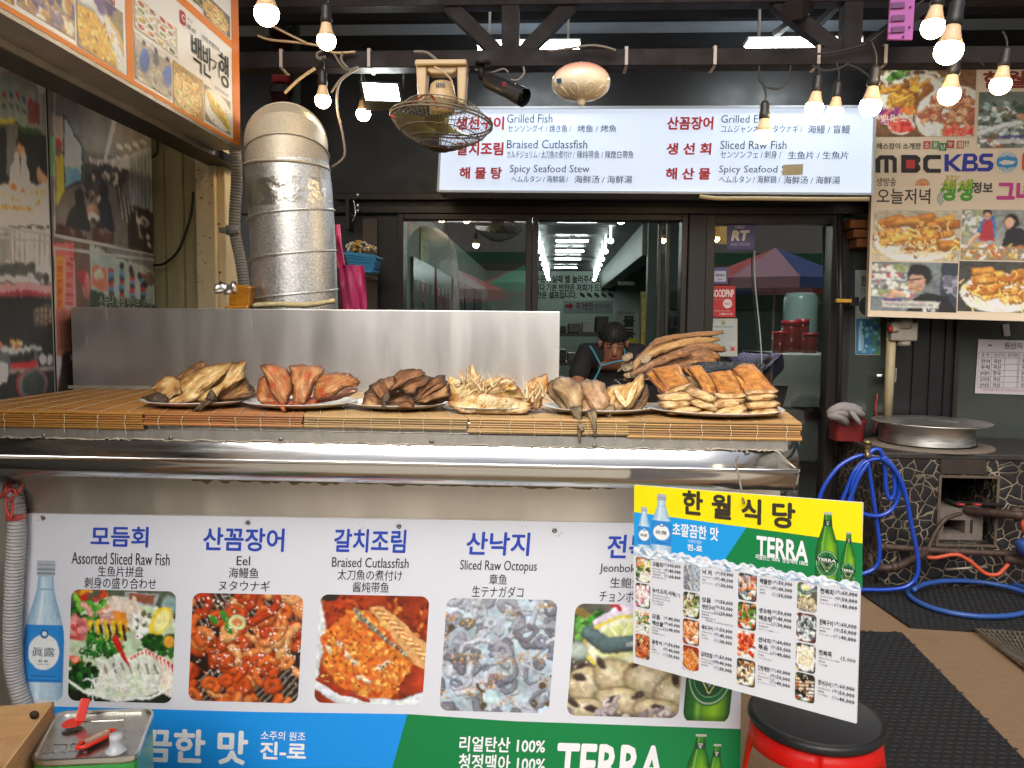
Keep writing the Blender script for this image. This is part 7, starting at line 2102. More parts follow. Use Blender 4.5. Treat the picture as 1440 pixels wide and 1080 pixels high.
b.build('loop', m_hose, t)
b = MB()
ring = []
for k in range(52):
	a = 2 * math.pi * k / 52
	px, py = 1368 + 92 * math.cos(a) + 0, 838 + 28 * math.sin(a) + 8 * math.cos(a)
	v = PZ(px, py, .030); ring.append(v + Vector((0, 0, .0)))
b.tube(ring, .0125, 10, loop=True)
r2 = []
for k in range(30):
	a = math.pi * 1.08 + math.pi * .95 * k / 29
	r2.append(PZ(1374 + 92 * math.cos(a), 845 + 27 * math.sin(a) + 9 * math.cos(a), .064 - .03 * (k / 29)))
b.tube(r2, .0125, 10)
tag(b.build('hose_coil', mat('dusty_blue_hose', '2c4f92', .4, var=.15)), 'dusty blue hose coiled flat on the floor before the stove', 'hose')
t = thing('tap', 'brass water tap on the corner of the stove top', 'tap', P(1221, 640, HY + .06))
b = MB(); b.tube([P(1219, 644, HY + .1), P(1220, 622, HY + .06)], .014, 10); b.lathe([(.02, -.01), (.02, .01)], P(1220, 622, HY + .06), 12); b.tube([P(1220, 634, HY + .06), P(1220, 636, HY - .03), P(1220, 644, HY - .045)], .013, 10); b.build('spout', mat('aged_brass', '8a7a52', .35, .8), t)
b = MB(); b.tube([P(1215, 640, HY - .02), P(1238, 642, HY - .02)], .006, 6); b.build('hook', mat('worn_steel'), t)

# ================================================================ lower left and stool
t = thing('red_stool', 'red plastic stool with a black seat beside the banner', 'stool', (P(1151, 1012, 1.74).x, 1.76, 0))
sx, sy = P(1151, 1012, 1.74).x, 1.76
sz = P(1151, 1010, 1.74).z
SR = .148
m_redp = mat('red_polypropylene', 'cc120a', .42, spec=.3, var=.05)
b = MB(); b.lathe([(SR * .96, sz - .024), (SR * 1.02, sz - .014), (SR * 1.01, sz - .003), (SR * .95, sz + .003), (SR * .9, sz), (.001, sz - .001)], (sx, sy, 0), 48, caps=True); b.build('seat', mat('black_seat', '17181b', .42, bump=.04, bscale=200), t)
b = MB()
# skirt with arched gaps between four legs
for k in range(4):
	a0 = k * math.pi / 2 + 2.88
	vs, fs = [], []
	n = 16
	for i in range(n + 1):
		a = a0 + math.pi / 2 * i / n
		e = abs(i / n - .5) * 2
		low = sz - .066 - (sz - .066) * max(0, (e - .62) / .38) ** .45 * .985
		low = max(.004, low)
		for z_, off in ((sz - .020, .93), (sz - .045, .98), (low if low > sz - .5 else low, .98 + .30 * (sz - low) / sz)):
			vs.append((sx + SR * off * math.cos(a), sy + SR * off * math.sin(a), z_))
	for i in range(n):
		for j in range(2): fs.append((i * 3 + j, i * 3 + j + 1, i * 3 + j + 4, i * 3 + j + 3))
	q = MB(); q.add(vs, fs, 0, True)
	o = q.build('leg', m_redp, t)
	sm_ = o.modifiers.new('thick', 'SOLIDIFY'); sm_.thickness = .005
t = thing('low_bench', 'low plank bench carrying the carton and the oil can', 'bench', (-.85, 1.5, 0))
b = MB(); b.bb(-1.36, -.62, 1.38, 1.72, .12, .15); b.build('top', mat('bench_wood', '8a6a48', .7, var=.3), t)
for x in (-1.3, -.68): b = MB(); b.bb(x - .02, x + .02, 1.4, 1.7, .002, .119); b.build('leg', mat('bench_wood'), t)
# oil can
zc = .15
TLc, TRc, BRc, BLc = PZ(80, 1001, .50), PZ(217, 997, .50), PZ(192, 1064, .50), PZ(43, 1071, .50)
t = thing('oil_can', 'square tin oil can with a red handle and white spout cap', 'can', (TLc + BRc) / 2 - Vector((0, 0, .35)))
def rq(s, z, rad=.12):
	c = (TLc + TRc + BRc + BLc) / 4
	out = []
	for u, v in rrect(0, 0, 1, 1, rad, rad, 4):
		p = (TLc * (1 - u) + TRc * u) * (1 - v) + (BLc * (1 - u) + BRc * u) * v
		p = c + (p - c) * s
		out.append(Vector((p.x, p.y, z)))
	return out
tin = mat('tin_top', (.62, .62, .58), .3, 1, var=.12, scale=9, rvar=.1, bump=.03, bscale=20)
b = MB(); b.rings([rq(1.0, .488), rq(1.02, .492), rq(1.02, .501), rq(.98, .502), rq(.965, .496)], 0, False, False); f = rq(.965, .496); b.add(f, [tuple(range(len(f)))[::-1]]); b.build('top', tin, t)
b = MB(); b.rings([rq(1.0, .152), rq(1.0, .487)], 0, False, True); b.build('body', mat('green_print', '2c8a3a', .3, col2='3a9a44', scale=3, coat=.4), t)
oc_ = Sign(BLc + Vector((0, 0, -.012)), BRc + Vector((0, 0, -.012)), BLc + Vector((0, 0, -.3)), .0)
oc_.n = (oc_.n if oc_.n.y < 0 else -oc_.n)
oc_.poly([(.04, .04), (.26, .03), (.22, .09), (.34, .06), (.66, .06), (.78, .10), (.74, .03), (.96, .04), (.85, .3), (.15, .3)], ink('b89858'), .002, True)
oc_.text('국내최초', .30, .055, .72, .14, ink('2c6a34'), .03, .003, uvbox=True); oc_.finish(t, 'lettering')
b = MB()
c = PZ(102, 1018, .503)
b.lathe([(.019, .0), (.021, .003), (.014, .004), (.012, .001)], c, 24); b.box(c + Vector((.012, .016, .022)), (.018, .010, .045), (-.5, .3, .5)); b.build('tab_opener', mat('red_cap', 'd8301c', .35), t, bevel=.002)
h0, h1 = PZ(117, 1048, .505), PZ(155, 1030, .505)
b = MB(); d_ = (h1 - h0).normalized(); s_ = Vector((-d_.y, d_.x, 0))
b.tube([h0 + s_ * .010, h0 - d_ * .012, h0 - s_ * .010, h1 - s_ * .010, h1 + d_ * .010, h1 + s_ * .010], .0045, 8, loop=True); b.build('carry_handle', mat('red_cap'), t)
b = MB(); b.bar(h0 + Vector((0, 0, .003)) + d_ * .008, h1 + Vector((0, 0, .003)) - d_ * .004, .010, .006, mi=0)
for k in range(9): p = h0.lerp(h1, .1 + k * .1) + Vector((0, 0, .007)); b.bar(p - s_ * .005, p + s_ * .005, .002, .002)
b.build('handle_grip', mat('ribbed_grip', 'b8a890', .5), t)
b = MB(); c = PZ(164, 1056, .503)
b.lathe([(.020, 0), (.021, .004), (.0135, .008), (.0115, .022), (.0125, .024), (.0125, .034), (.001, .036)], c, 28); b.build('spout_cap', mat('milky_plastic', 'd0d4da', .3, trans=.3), t)
b = MB()
for (ax, ay, bx, by) in ((72, 1058, 92, 1058), (97, 1057, 112, 1057), (60, 1059, 68, 1059)):
	b = MB(); b.tube([PZ(ax, ay, .4965), PZ(bx, by, .4965), PZ(bx + 3, ay - 11, .4965), PZ(ax + 4, ay - 11, .4965)], .0010, 4, loop=True); b.build('embossed_frame', tin, t)
b = MB(); b.tube([PZ(115, 1004, .4965), PZ(176, 1001, .4965), PZ(174, 1012, .4965), PZ(112, 1015, .4965)], .0010, 4, loop=True)
b.build('embossed_frame', tin, t)
# carton
t = thing('carton', 'open brown cardboard carton at the lower left corner', 'carton', (-1.12, 1.5, .15))
cardb = mat('cardboard', 'c09868', .8, var=.12, scale=14, stretch=(1, 1, 5))
zq = .535
e1, e2, e3, e4 = PZ(-90, 1000, zq), PZ(76, 987, zq), PZ(-4, 1095, zq), PZ(-180, 1110, zq)
b = MB()
dn_ = Vector((0, 0, -.385))
for a, c in ((e1, e2), (e2, e3), (e3, e4), (e4, e1)):
	inn_ = (e1 + e3) / 2
	off = ((inn_ - (a + c) / 2)); off.z = 0; off = off.normalized() * .005
	b.add([a, c, c + dn_, a + dn_, a + off, c + off, c + off + dn_, a + off + dn_], [(0, 1, 2, 3), (7, 6, 5, 4), (0, 4, 5, 1), (1, 5, 6, 2), (2, 6, 7, 3), (3, 7, 4, 0)])
b.build('sides', cardb, t)
b = MB(); lid = Vector((0, 0, -.23)); q = [e1.lerp(e3, .08) + lid, e2.lerp(e4, .08) + lid, e3.lerp(e1, .08) + lid, e4.lerp(e2, .08) + lid]; b.add(q, [(0, 1, 2, 3)])
b.add([v + dn_ * .7 for v in q], [(3, 2, 1, 0)]); b.build('flap', mat('cardboard_inner', 'b8946a', .8, var=.15), t)
b = MB(); m_ = e1.lerp(e2, .84) + Vector((0, .0, -.022)); b.lathe([(.009, -.001), (.009, .008)], m_, 14, M=Matrix.Rotation(math.pi / 2, 3, 'X')); b.build('printed_mark', mat('black_print', '3a2a1c', .8), t)
b = MB(); c = PZ(18, 1058, .42); rs = []
for k in range(10):
	a = k / 9 * math.pi / 2; rs.append([c + Vector((.10 * math.cos(a) * math.cos(q_ / 20 * 6.283) * 1.1, .07 * math.cos(a) * math.sin(q_ / 20 * 6.283), .055 * math.sin(a))) for q_ in range(20)])
b.rings(rs, 0, True); tag(b.build('paper_bag', mat('kraft_paper', 'a8835a', .8, var=.2, scale=20, bump=.4, bscale=25)), 'kraft paper bag lying inside the open carton', 'bag')
# grey hose with red tape at the left
flex('corrugated_hose', [P(8, 676, 1.86), P(20, 700, 1.83), P(24, 740, 1.82), P(20, 820, 1.82), P(18, 880, 1.82), P(20, 940, 1.83), P(32, 990, 1.83), P(48, 1040, 1.83)], .0205, 'b4b2b0', 'pale grey corrugated hose tied with red tape at the left of the banner', .0085)
b = MB(); 
b.tube(spline([P(16, 686, 1.80), P(24, 695, 1.785), P(33, 680, 1.79)], 6), .006, 5, flat=.4); b.tube(spline([P(-4, 704, 1.79), P(8, 692, 1.78), P(20, 688, 1.78), P(24, 696, 1.78), P(14, 704, 1.785)], 6), .0075, 6, flat=.4)
b.tube(spline([P(10, 700, 1.79), P(9, 714, 1.79), P(14, 727, 1.79)], 6), .004, 5); b.tube(spline([P(18, 700, 1.79), P(18, 716, 1.79), P(15, 728, 1.79)], 6), .004, 5)
b.tube([P(22.6, 722, 1.82), P(22.8, 730, 1.82)], .0225, 14); b.tube([P(12, 690, 1.83), P(18, 690, 1.83)], .024, 10)
tag(b.build('red_tape', mat('red_vinyl_tape', 'c85048', .35, coat=.2)), 'red plastic tape knotted round the top of the corrugated hose', 'tape')
# ================================================================ upper left sign, running along the alley
LX = -1.2
y0_, y1_ = .85, PX(338, 207, LX).y
zb_, zt_ = PX(338, 207, LX).z, 3.1
ls = Sign((LX, y0_, zt_), (LX, y1_, zt_), (LX, y0_, zb_), .115)
t = thing('overhead_sign', 'white and orange food sign box overhead at the upper left', 'sign', ls.pt(.5, 1))
ls.slab(mat('sign_white', 'eeeeee', .4), t)
or_ = ink('e8892a')
def uvr(tl, br): a, c = ls.uv(*tl), ls.uv(*br); return (a[0], a[1], c[0], c[1])
ue = ls.uv(326, 100)[0]
ls.poly([(ue, 0), (1, 0), (1, 1), (ue, 1)], ink('d87a2e'), .001, True); ls.poly([(0, .988), (1, .988), (1, 1), (0, 1)], or_, .0015, True)
u1, u2 = ls.uv(177, 50)[0], ls.uv(187, 50)[0]
ls.poly([(u1, 0), (u2, 0), (u2, 1), (u1, 1)], or_, .0012, True)
va, vb_ = ls.uv(325, 57)[1], ls.uv(325, 68)[1]
ls.poly([(u2, va), (ue, va), (ue, vb_), (u2, vb_)], or_, .0012, True)
def many(n, m, bg, pal, k=120, sz=.06):
	c = Canvas(n, m, bg); c.noise(4, .25)
	for i in range(k): c.worm(c.r.rand(), c.r.rand(), .2, sz * (.4 + .8 * c.r.rand()), pal[i % len(pal)], None, 2.5, shade=.5)
	c.noise(20, .12, 2); return c
def banchan(n=70):
	c = Canvas(n, n, 'b0a48a'); c.noise(4, .1)
	pal = ['d8602a', '3c6a2a', 'c8a83a', 'b04030', '7a5a38', 'e0d8b0', '486a30', 'd88a3a', '904838']
	k = 0
	for x in (.12, .35, .58, .82):
		for y in (.12, .36, .6, .86):
			xx, yy = x + c.r.rand() * .06, y + c.r.rand() * .06 - .03
			c.ell(xx, yy, .12, .12, 'e8e6e0', 0, .1); c.ell(xx, yy, .09, .09, pal[k % 9], 0, .3, .4); k += 1; c.scatter(8, (xx - .06, yy - .06, xx + .06, yy + .06), .03, [pal[(k + 3) % 9], pal[k % 9]], .5)
	c.noise(20, .1, 2); return c
def blues(n=60):
	c = Canvas(n, n, '9a9488'); c.noise(4, .3); c.rect(0, 0, 1, .15, 'c0bcb4'); c.scatter(30, (0, .5, 1, 1), .07, ['d0ccc0', '8a7a60', 'b0a890', '5a564e'], .5)
	for x in (.25, .88): c.ell(x, .5, .14, .3, '4a62a8', .2, .2, .3); c.ell(x, .17, .06, .08, 'b08a70', 0, .2); c.ell(x, .12, .065, .06, '2a2420', 0, .3)
	c.ell(.55, .3, .08, .2, '5a5a5c', 0, .3); c.ell(.55, .1, .05, .06, '2c2624', 0, .3); c.noise(18, .12, 2); return c
def noodles(n=70, bg='a8874a'):
	c = Canvas(n, n, bg); c.ell(.45, .55, .55, .5, '7a6a50', 0, .08); c.ell(.45, .56, .5, .45, 'c8a868', 0, .1)
	for i in range(130): c.worm(.1 + c.r.rand() * .75, .15 + c.r.rand() * .75, .2, .014, ['d8b878', 'b88a48', 'e8d0a0', 'a86a38', '7a8a48'][i % 5], None, 3)
	c.noise(20, .12, 2); return c
def rolls(n=60):
	c = Canvas(n, n, '8a8070'); c.ell(.5, .5, .6, .5, 'd8d4c4', .4, .06)
	for i in range(12): c.stroke([(.1 + .06 * i, .2 + .03 * i), (.3 + .06 * i, .55 + .03 * i)], .07, ['d8b83a', 'c8a02c', 'e8cc5a'][i % 3], '8a6a1c', .5)
	c.scatter(14, (.2, .3, .9, .9), .03, ['7a4a28', '4a6a2a'], .6); c.noise(20, .1, 2); return c
def omel(n=80):
	c = Canvas(n, n, '8a7c60'); c.ell(.45, .6, .6, .45, 'c8a03a', .3, .15, .2); c.stroke([(.0, .25), (.4, .2), (.75, .5), (.95, .95)], .13, 'd0d4d2', '8a9090', .5); c.scatter(60, (0, .4, .8, 1), .05, ['d8b850', 'b88a28', 'e8d088', '9a6a20'], .6); c.scatter(10, (.4, .0, .8, .2), .09, ['5a4a70', '706088'], 1); c.noise(20, .12, 2); return c
for cv, tl, br in ((banchan(), (187.5, -8), (249, 82)), (blues(), (188, 43), (241.5, 141)), (noodles(), (242.5, 84), (286, 173)), (rolls(), (287, 118), (324, 190)), (many(40, 40, '5a5048', ['7a6a3a', 'a89838', '4a4034']), (262, -22), (284.5, 13)), (noodles(60, '6a5a58'), (285.5, -12), (323, 54)),
				   (omel(), (106, -30), (174, 103)), (many(70, 70, 'a09078', ['c8a86a', 'b08850', '6a5a78', 'd8c8b0', '8a7a8a']), (20, -110), (105, 56)), (many(50, 50, '8a7a60', ['c8a050', '8a6a48']), (-60, -150), (19, 8))):
	ls.pic(cv.fin().lift(1.3), uvr(tl, br), t, 'food_still', .002, uvq=True)
def lt(body, tl, br, m, bold=0): q = uvr(tl, br); ls.text(body, *q, m, bold, .003, uvbox=True)
lt('백', (268, 45), (283, 105), ink('26241f'), .01); lt('반', (284, 60), (297, 112), ink('26241f'), .01); lt('기', (297, 80), (308, 110), ink('26241f'), .005); lt('행', (307, 70), (321, 127), ink('26241f'), .01)
lt('식객 허영만의', (283, 47), (307, 74), ink('35332e'), .01); lt('TV', (262, 24), (270, 34), ink('8a8880'), .01); lt('조선', (262, 32), (274, 48), ink('55534e'), .02)
q = uvr((252, 12), (260.5, 38)); ls.poly(rrect(*q, .006, .008), ink('b82c2c'), .002, True); ls.text('C', q[0] + .2 * (q[2] - q[0]), q[1] + .25 * (q[3] - q[1]), q[2] - .2 * (q[2] - q[0]), q[3] - .25 * (q[3] - q[1]), ink('e8e0e0'), .04, .003, uvbox=True)
lt('2021년 1월 8일 방영', (301, 119), (320, 138), ink('4a4844')); lt('맛집', (146, -16), (160, 9), ink('a02c3c'), .03)
ls.finish(t)
b = MB(); b.bb(LX - .115, LX + .001, y0_, y1_, zb_ - .012, zb_ - .001); b.bb(LX - .11, LX - .10, y0_, y1_, zb_ - .03, zb_ - .012); b.build('bottom_trim', mat('aluminium_trim', 'a8a298', .45, .5, var=.2), t)

# ================================================================ photo mural on the side wall
class PC(Canvas):
	def map(s, sg_): s.sg = sg_; return s
	def k(s, *pts): return [s.sg.uv(*p) for p in pts]
	def pp(s, pts, c, al=1): s.poly(s.k(*pts), c, al)
	def pe(s, x, y, rx, ry, c, soft=.15, shade=.3, ang=0):
		u, v = s.sg.uv(x, y); ux = abs(s.sg.uv(x + rx, y)[0] - s.sg.uv(x - rx, y)[0]) / 2; vy = abs(s.sg.uv(x, y + ry)[1] - s.sg.uv(x, y - ry)[1]) / 2
		s.ell(u, v, ux, vy, c, ang, soft, shade)
	def ps(s, pts, wd, c, shade=.2, c2=None): s.stroke(s.k(*pts), wd, c, c2, shade)
yA, yB, yC = PX(-60, 400, MX).y, PX(74, 400, MX).y, PX(217, 400, MX).y
zlo, zhi = .70, 2.145
m1 = Sign((MX, yA, zhi), (MX, yB - .004, zhi), (MX, yA, zlo), .006)
m2 = Sign((MX, yB + .004, zhi), (MX, yC, zhi), (MX, yB + .004, zlo), .006)
t = thing('photo_mural', 'large photo mural of a fish stall and dining hall on the side wall', 'mural', (MX, (yA + yC) / 2, zlo))
m1.slab(mat('mural_back', '3a3a38', .4), t, 'panel'); m2.slab(mat('mural_back'), t, 'panel')
c = PC(120, 240, '3a3f3c').map(m1)
c.noise(4, .3)
c.pp([(-60, 40), (80, 110), (80, 200), (-60, 160)], '7c8680'); c.pp([(-60, 40), (62, 100), (62, 128), (-60, 80)], '8a857c')
for k in range(3): c.ps([(-20 + 26 * k, 78 + 13 * k), (30 + 16 * k, 104 + 9 * k)], .012, 'e8ece4')
c.pp([(48, 118), (60, 119), (66, 132), (54, 130)], 'f0ecdc'); c.pe(60, 106, 6, 9, 'a02c28')
c.pp([(-60, 96), (58, 132), (58, 182), (-60, 160)], '8a968e'); c.pp([(38, 140), (56, 147), (56, 176), (38, 170)], '8a4a48')
for k in range(9): c.pe(-30 + k * 9, 122 + k * 2.5, 3, 5, ['9a3c34', '3c5a7a'][k % 2]); c.pe(-30 + k * 9, 138 + k * 2.4, 3, 4, '505a58')
c.pp([(-60, 160), (57, 180), (57, 188), (-60, 172)], '3a5238'); c.ps([(-20, 166), (20, 172)], .012, 'c8b048')
c.pp([(-60, 172), (74, 190), (74, 280), (-60, 280)], '23292a'); c.pp([(9, 176), (24, 178), (24, 250), (9, 250)], '6a7070')
c.pe(28, 204, 6.5, 10, '1a1714'); c.pe(28.5, 213, 5.5, 10, 'b88a70'); c.pp([(14, 238), (24, 226), (34, 226), (42, 258), (12, 268)], '26282e'); c.pp([(14, 240), (22, 226), (24, 262), (13, 262)], 'd8dce0'); c.pp([(33, 226), (40, 244), (42, 264), (34, 262)], 'd0d4d8'); c.ps([(23, 224), (26, 262)], .03, 'c8d8e8'); c.ps([(33, 224), (32, 258)], .03, 'c8d8e8')
c.pp([(56, 222), (66, 218), (70, 262), (56, 264)], '14161a'); c.pe(65, 219, 4.5, 9, '1c1814'); c.ps([(56, 246), (66, 262)], .035, 'b88a6c')
c.pp([(-60, 268), (74, 258), (74, 312), (-60, 330)], 'd8d2cc')
for k in range(60): c.pe(-30 + c.r.rand() * 96, 262 + c.r.rand() * 26, 4.5, 3, ['e0a868', 'c87838', 'f0d8b8', 'd89050', 'e8e0d4'][k % 5], .3, .5)
c.pp([(0, 290), (46, 294), (46, 300), (0, 298)], 'd88a4a'); c.pp([(-60, 300), (72, 300), (72, 320), (-60, 322)], 'cfc8c4')
c.pp([(-60, 322), (72, 325), (74, 398), (-60, 392)], 'bcb8b8'); c.pp([(-60, 330), (16, 328), (16, 370), (-60, 372)], '8a8886')
for k in range(8): c.ps([(20 + 7 * k, 330), (20 + 7 * k, 372)], .008, '8a8684')
c.pp([(-60, 370), (50, 372), (48, 388), (-60, 384)], '4a504c'); c.pe(54, 388, 7, 7, '5a5a5c'); c.pe(64, 390, 5, 7, '38383c')
c.pp([(-60, 392), (73, 400), (74, 416), (-60, 410)], 'c8888c'); c.pp([(-60, 404), (73, 410), (74, 416), (-60, 412)], '8a3440')
c.pp([(-60, 412), (74, 418), (80, 560), (-60, 560)], '1e2222'); c.pp([(46, 436), (74, 424), (74, 452), (48, 462)], '50443c')
for k in range(12): c.pe(52 + (k % 4) * 6, 436 + (k // 4) * 8, 2, 2.4, '8a7a68')
c.pp([(-60, 488), (57, 487), (57, 493), (-60, 494)], 'a8aaac'); c.pp([(-60, 494), (52, 494), (52, 520), (-60, 522)], '55595a'); c.pp([(14, 496), (46, 496), (46, 512), (14, 512)], '202424')
for k in range(14): c.pe(-20 + k * 2.6 + (k > 8) * 14, 481 + (k % 3) * 2, 3, 4, ['c8804a', 'e0b080', 'b86838'][k % 3], .3, .5)
c.pp([(15, 511), (52, 510), (50, 519), (17, 520)], 'c03038'); c.pe(59, 505, 5, 8, 'c8c8c8'); c.pe(69, 506, 4.5, 8, 'bcbcc0'); c.pp([(12, 520), (76, 514), (76, 519), (12, 524)], '8a8480')
c.pe(45, 541, 23, 24, '8a3a38', .05); c.pe(46, 541, 20, 22, '5a6466', .05); c.pe(47, 541, 17, 19, '343a3a', .08); c.pp([(-60, 510), (11, 510), (11, 536), (-60, 538)], 'c8ccd0')
c.fin(.006); c.a = np.clip(c.a * 2.0 + .03, 0, .88); c.rect(.0, 0, .02, 1, 'b8b8b4'); c.rect(.985, 0, 1, 1, 'c0c4c0'); c.ps([(-60, 312), (73, 330)], .008, 'd8dcd8'); c.ps([(-60, 330), (73, 340)], .006, 'd8dcd8')
picmesh(c, m1.pt(0, 0, .001), m1.pt(1, 0, .001), m1.pt(0, 1, .001), t, 'printed_picture')
c = PC(150, 240, '6a625c').map(m2)
c.noise(4, .15)
c.pp([(74, 90), (220, 160), (220, 240), (74, 200)], '7c776e'); c.pp([(74, 90), (140, 140), (120, 200), (74, 190)], '6f6c66')
for k in range(6): c.ps([(162 - 2.6 * k, 165 + 12 * k), (160 - 2.6 * k, 172 + 12 * k)], .02 - .002 * k, 'f4f4ec')
for k in range(7): c.pe(168 + (k % 4) * 11, 210 + (k // 4) * 14 - (k % 4) * 3, 5, 3, 'd8dcd8')
c.ps([(210, 212), (150, 236)], .02, '9a9c98'); c.ps([(213, 226), (152, 240)], .014, 'b8bab4')
c.pp([(90, 160), (118, 212), (116, 256), (90, 268)], '22282c'); c.pp([(92, 168), (116, 214), (114, 252), (92, 264)], 'b4c4cc'); c.pp([(93, 236), (114, 238), (114, 252), (92, 264)], '6a9ac0')
c.pp([(76, 168), (90, 166), (90, 216), (78, 208)], 'b8a490'); c.pe(83, 206, 6, 8, '9a3c38'); c.pp([(79, 220), (90, 222), (90, 268), (80, 290)], 'c8a838'); c.pp([(72, 196), (77, 196), (77, 246), (72, 246)], '4aa060')
c.pp([(180, 222), (216, 214), (216, 300), (182, 286)], '8a9090')
for k in range(6): c.ps([(184 + 5 * k, 226 - k), (184 + 5 * k, 288 + 3 * k)], .008, '60666a')
c.pp([(118, 232), (150, 232), (180, 240), (160, 300), (118, 262)], '3a3632')
for k in range(60): c.pe(120 + c.r.rand() * 50, 236 + c.r.rand() * 50, 2.4, 4.6, ['1a1818', '2a2624', '8a7060', '26303a', '3a2420', 'b8a898'][k % 6], .2, .3)
for k in range(9): c.pe(128 + 5 * k, 228 + k, 2.5, 4, ['d8d0c0', 'a89888'][k % 2])
c.pp([(150, 262), (178, 276), (190, 350), (160, 348)], '5a5650')
c.pe(112, 276, 8, 13, '141212'); c.pp([(96, 300), (106, 284), (120, 288), (128, 326), (92, 322)], '1c2024'); c.pe(146, 272, 7, 13, '161414'); c.pp([(134, 310), (140, 284), (154, 286), (162, 326), (134, 324)], '161a22'); c.pe(131, 300, 10, 12, '9a7a68', .3, .5); c.pe(132, 308, 9, 6, 'd0c8c0', .3, .4)
c.pp([(77, 314), (116, 326), (116, 338), (77, 332)], '3a2620'); c.pp([(130, 322), (160, 328), (158, 350), (130, 346)], '4a2c24'); c.pp([(178, 286), (216, 300), (216, 358), (180, 350)], '241c1a'); c.pe(200, 312, 11, 8, 'a8a49c', .3, .4)
for k in range(16): c.pe(182 + c.r.rand() * 30, 296 + c.r.rand() * 50, 3, 4, ['3a2c28', 'c0b8a8', '5a4438', '141212'][k % 4], .3, .4)
for k in range(10): c.ps([(164 + 3 * k, 262 + 4 * k), (170 + 3 * k, 300 + 4 * k)], .006, ['2a2624', '8a8680'][k % 2])
for k in range(8): c.pe(100 + c.r.rand() * 56, 312 + c.r.rand() * 30, 4, 5, ['241c1a', '3a2a24', '6a5040'][k % 3], .3, .4); c.pp([(182, 300), (190, 296), (192, 346), (184, 344)], '1c1614')
c.pp([(74, 330), (218, 358), (220, 440), (74, 440)], '5a4a40'); c.pp([(75, 340), (103, 345), (103, 364), (75, 360)], 'c85a54'); c.pp([(78, 360), (91, 362), (91, 434), (79, 432)], 'e8822c'); c.pp([(91, 362), (105, 366), (107, 434), (91, 434)], 'd88088')
for k in range(22): c.ps([(81 if k % 2 else 93, 366 + 3 * k), (88 if k % 2 else 103, 367 + 3 * k)], .006, '9a4030')
c.pp([(126, 346), (216, 376), (220, 428), (128, 412)], '95a09a'); c.pp([(150, 346), (218, 362), (218, 382), (150, 358)], '6a6a68')
c.pp([(129, 374), (150, 378), (150, 410), (129, 404)], 'c06a50'); c.pe(139, 388, 8, 9, 'd8b098', .3, .5); c.pe(210, 392, 7, 11, '6a5a50')
for k in range(26): c.ps([(153 + (k % 4) * 15, 380 + (k % 4) * 3.4 + (k // 4) * 6), (158 + (k % 4) * 15, 381 + (k % 4) * 3.4 + (k // 4) * 6)], .012, ['a83c34', '4a7aa0', '3a3a38'][k % 3])
for k, (x, y) in enumerate(((170, 366), (184, 372), (196, 382), (204, 394))): c.pe(x, y + 8, 4, 6, '26221e', .3, 0)
c.pp([(126, 408), (219, 428), (219, 440), (126, 436)], '2e4032'); c.pe(121, 402, 6, 20, 'a86a60'); c.pp([(108, 380), (120, 384), (118, 404), (112, 398)], '9a3440')
c.pp([(74, 434), (110, 434), (102, 470), (100, 550), (74, 560)], 'a06052'); c.pp([(84, 452), (100, 452), (100, 490), (84, 490)], '7a4a3c'); c.pe(82, 512, 6, 20, 'b0a8b0', .3); c.pp([(88, 494), (120, 490), (120, 560), (80, 560)], '2c2422'); c.pp([(100, 436), (225, 440), (225, 570), (100, 570)], '2c2826')
c.fin(.006); c.a = np.clip(c.a * 2.0 + .03, 0, .88)
for pts in ([(77, 331), (216, 359)], [(77, 349), (217, 366)], [(77, 110), (77, 331)], [(215, 190), (216, 359)], [(77, 349), (80, 560)], [(100, 500), (100, 505)]): c.ps(pts, .006, 'd8d8d4', 0)
picmesh(c, m2.pt(0, 0, .001), m2.pt(1, 0, .001), m2.pt(0, 1, .001), t, 'printed_picture')
m2.text('소문난 제철 맛있는 1번지', *m2.uv(138, 414), *m2.uv(213, 437), ink('c8ccb8'), .01, .002, uvbox=True)
m2.finish(t)
# ================================================================ the room behind the glass
RY0, RY1 = FY + .16, 16.0
ZC = 2.5
rx0, rx1 = -1.35, 3.6
t = thing('dining_room', 'dim interior room of the restaurant seen through the windows', 'room', ((rx0 + rx1) / 2, RY0, 0))
m_wall = mat('interior_wall', 'b4c4b8', .6, var=.08, scale=2)
b = MB(); b.bb(rx0 - .1, rx0, RY0, RY1, 0, ZC); b.bb(rx0, rx1, RY1, RY1 + .1, 0, ZC); b.bb(rx1, rx1 + .1, RY0, RY1, 0, ZC); b.build('wall', m_wall, t)
b = MB(); b.bb(rx0, rx1, RY0, RY1, ZC, ZC + .05); b.build('ceiling', mat('interior_ceiling', '303434', .5, var=.1), t)
b = MB(); b.bb(rx0, rx1, RY0, RY1, .002, .02); b.build('floor', mat('interior_floor', '4a423c', .4), t)
b = MB(); b.bb(1.05, rx1, 8.6, 8.75, 0, ZC - .002); b.bb(1.0, 1.2, 8.751, RY1, 2.15, ZC - .002); b.build('partition', mat('interior_partition', '6a786e', .55, var=.06), t)
b = MB()
for k in range(5): b.bb(rx0 + .002, rx0 + .03, 7.4 + k * 1.5, 8.75 + k * 1.5, .9, 2.0)
b.build('menu_panel', mat('dark_menu_panel', '30373c', .25, var=.3, scale=6), t)
b = MB()
for k in range(60): y = 7.45 + (k // 12) * 1.5 + (k % 4) * .33; z = 1.15 + ((k // 4) % 3) * .27; b.bb(rx0 + .031, rx0 + .033, y, y + .2, z, z + .1)
b.build('menu_line', mat('pale_print', '78868c', .5), t)
led = mat('strip_white', (.9, 1, .95), .4, emit=22)
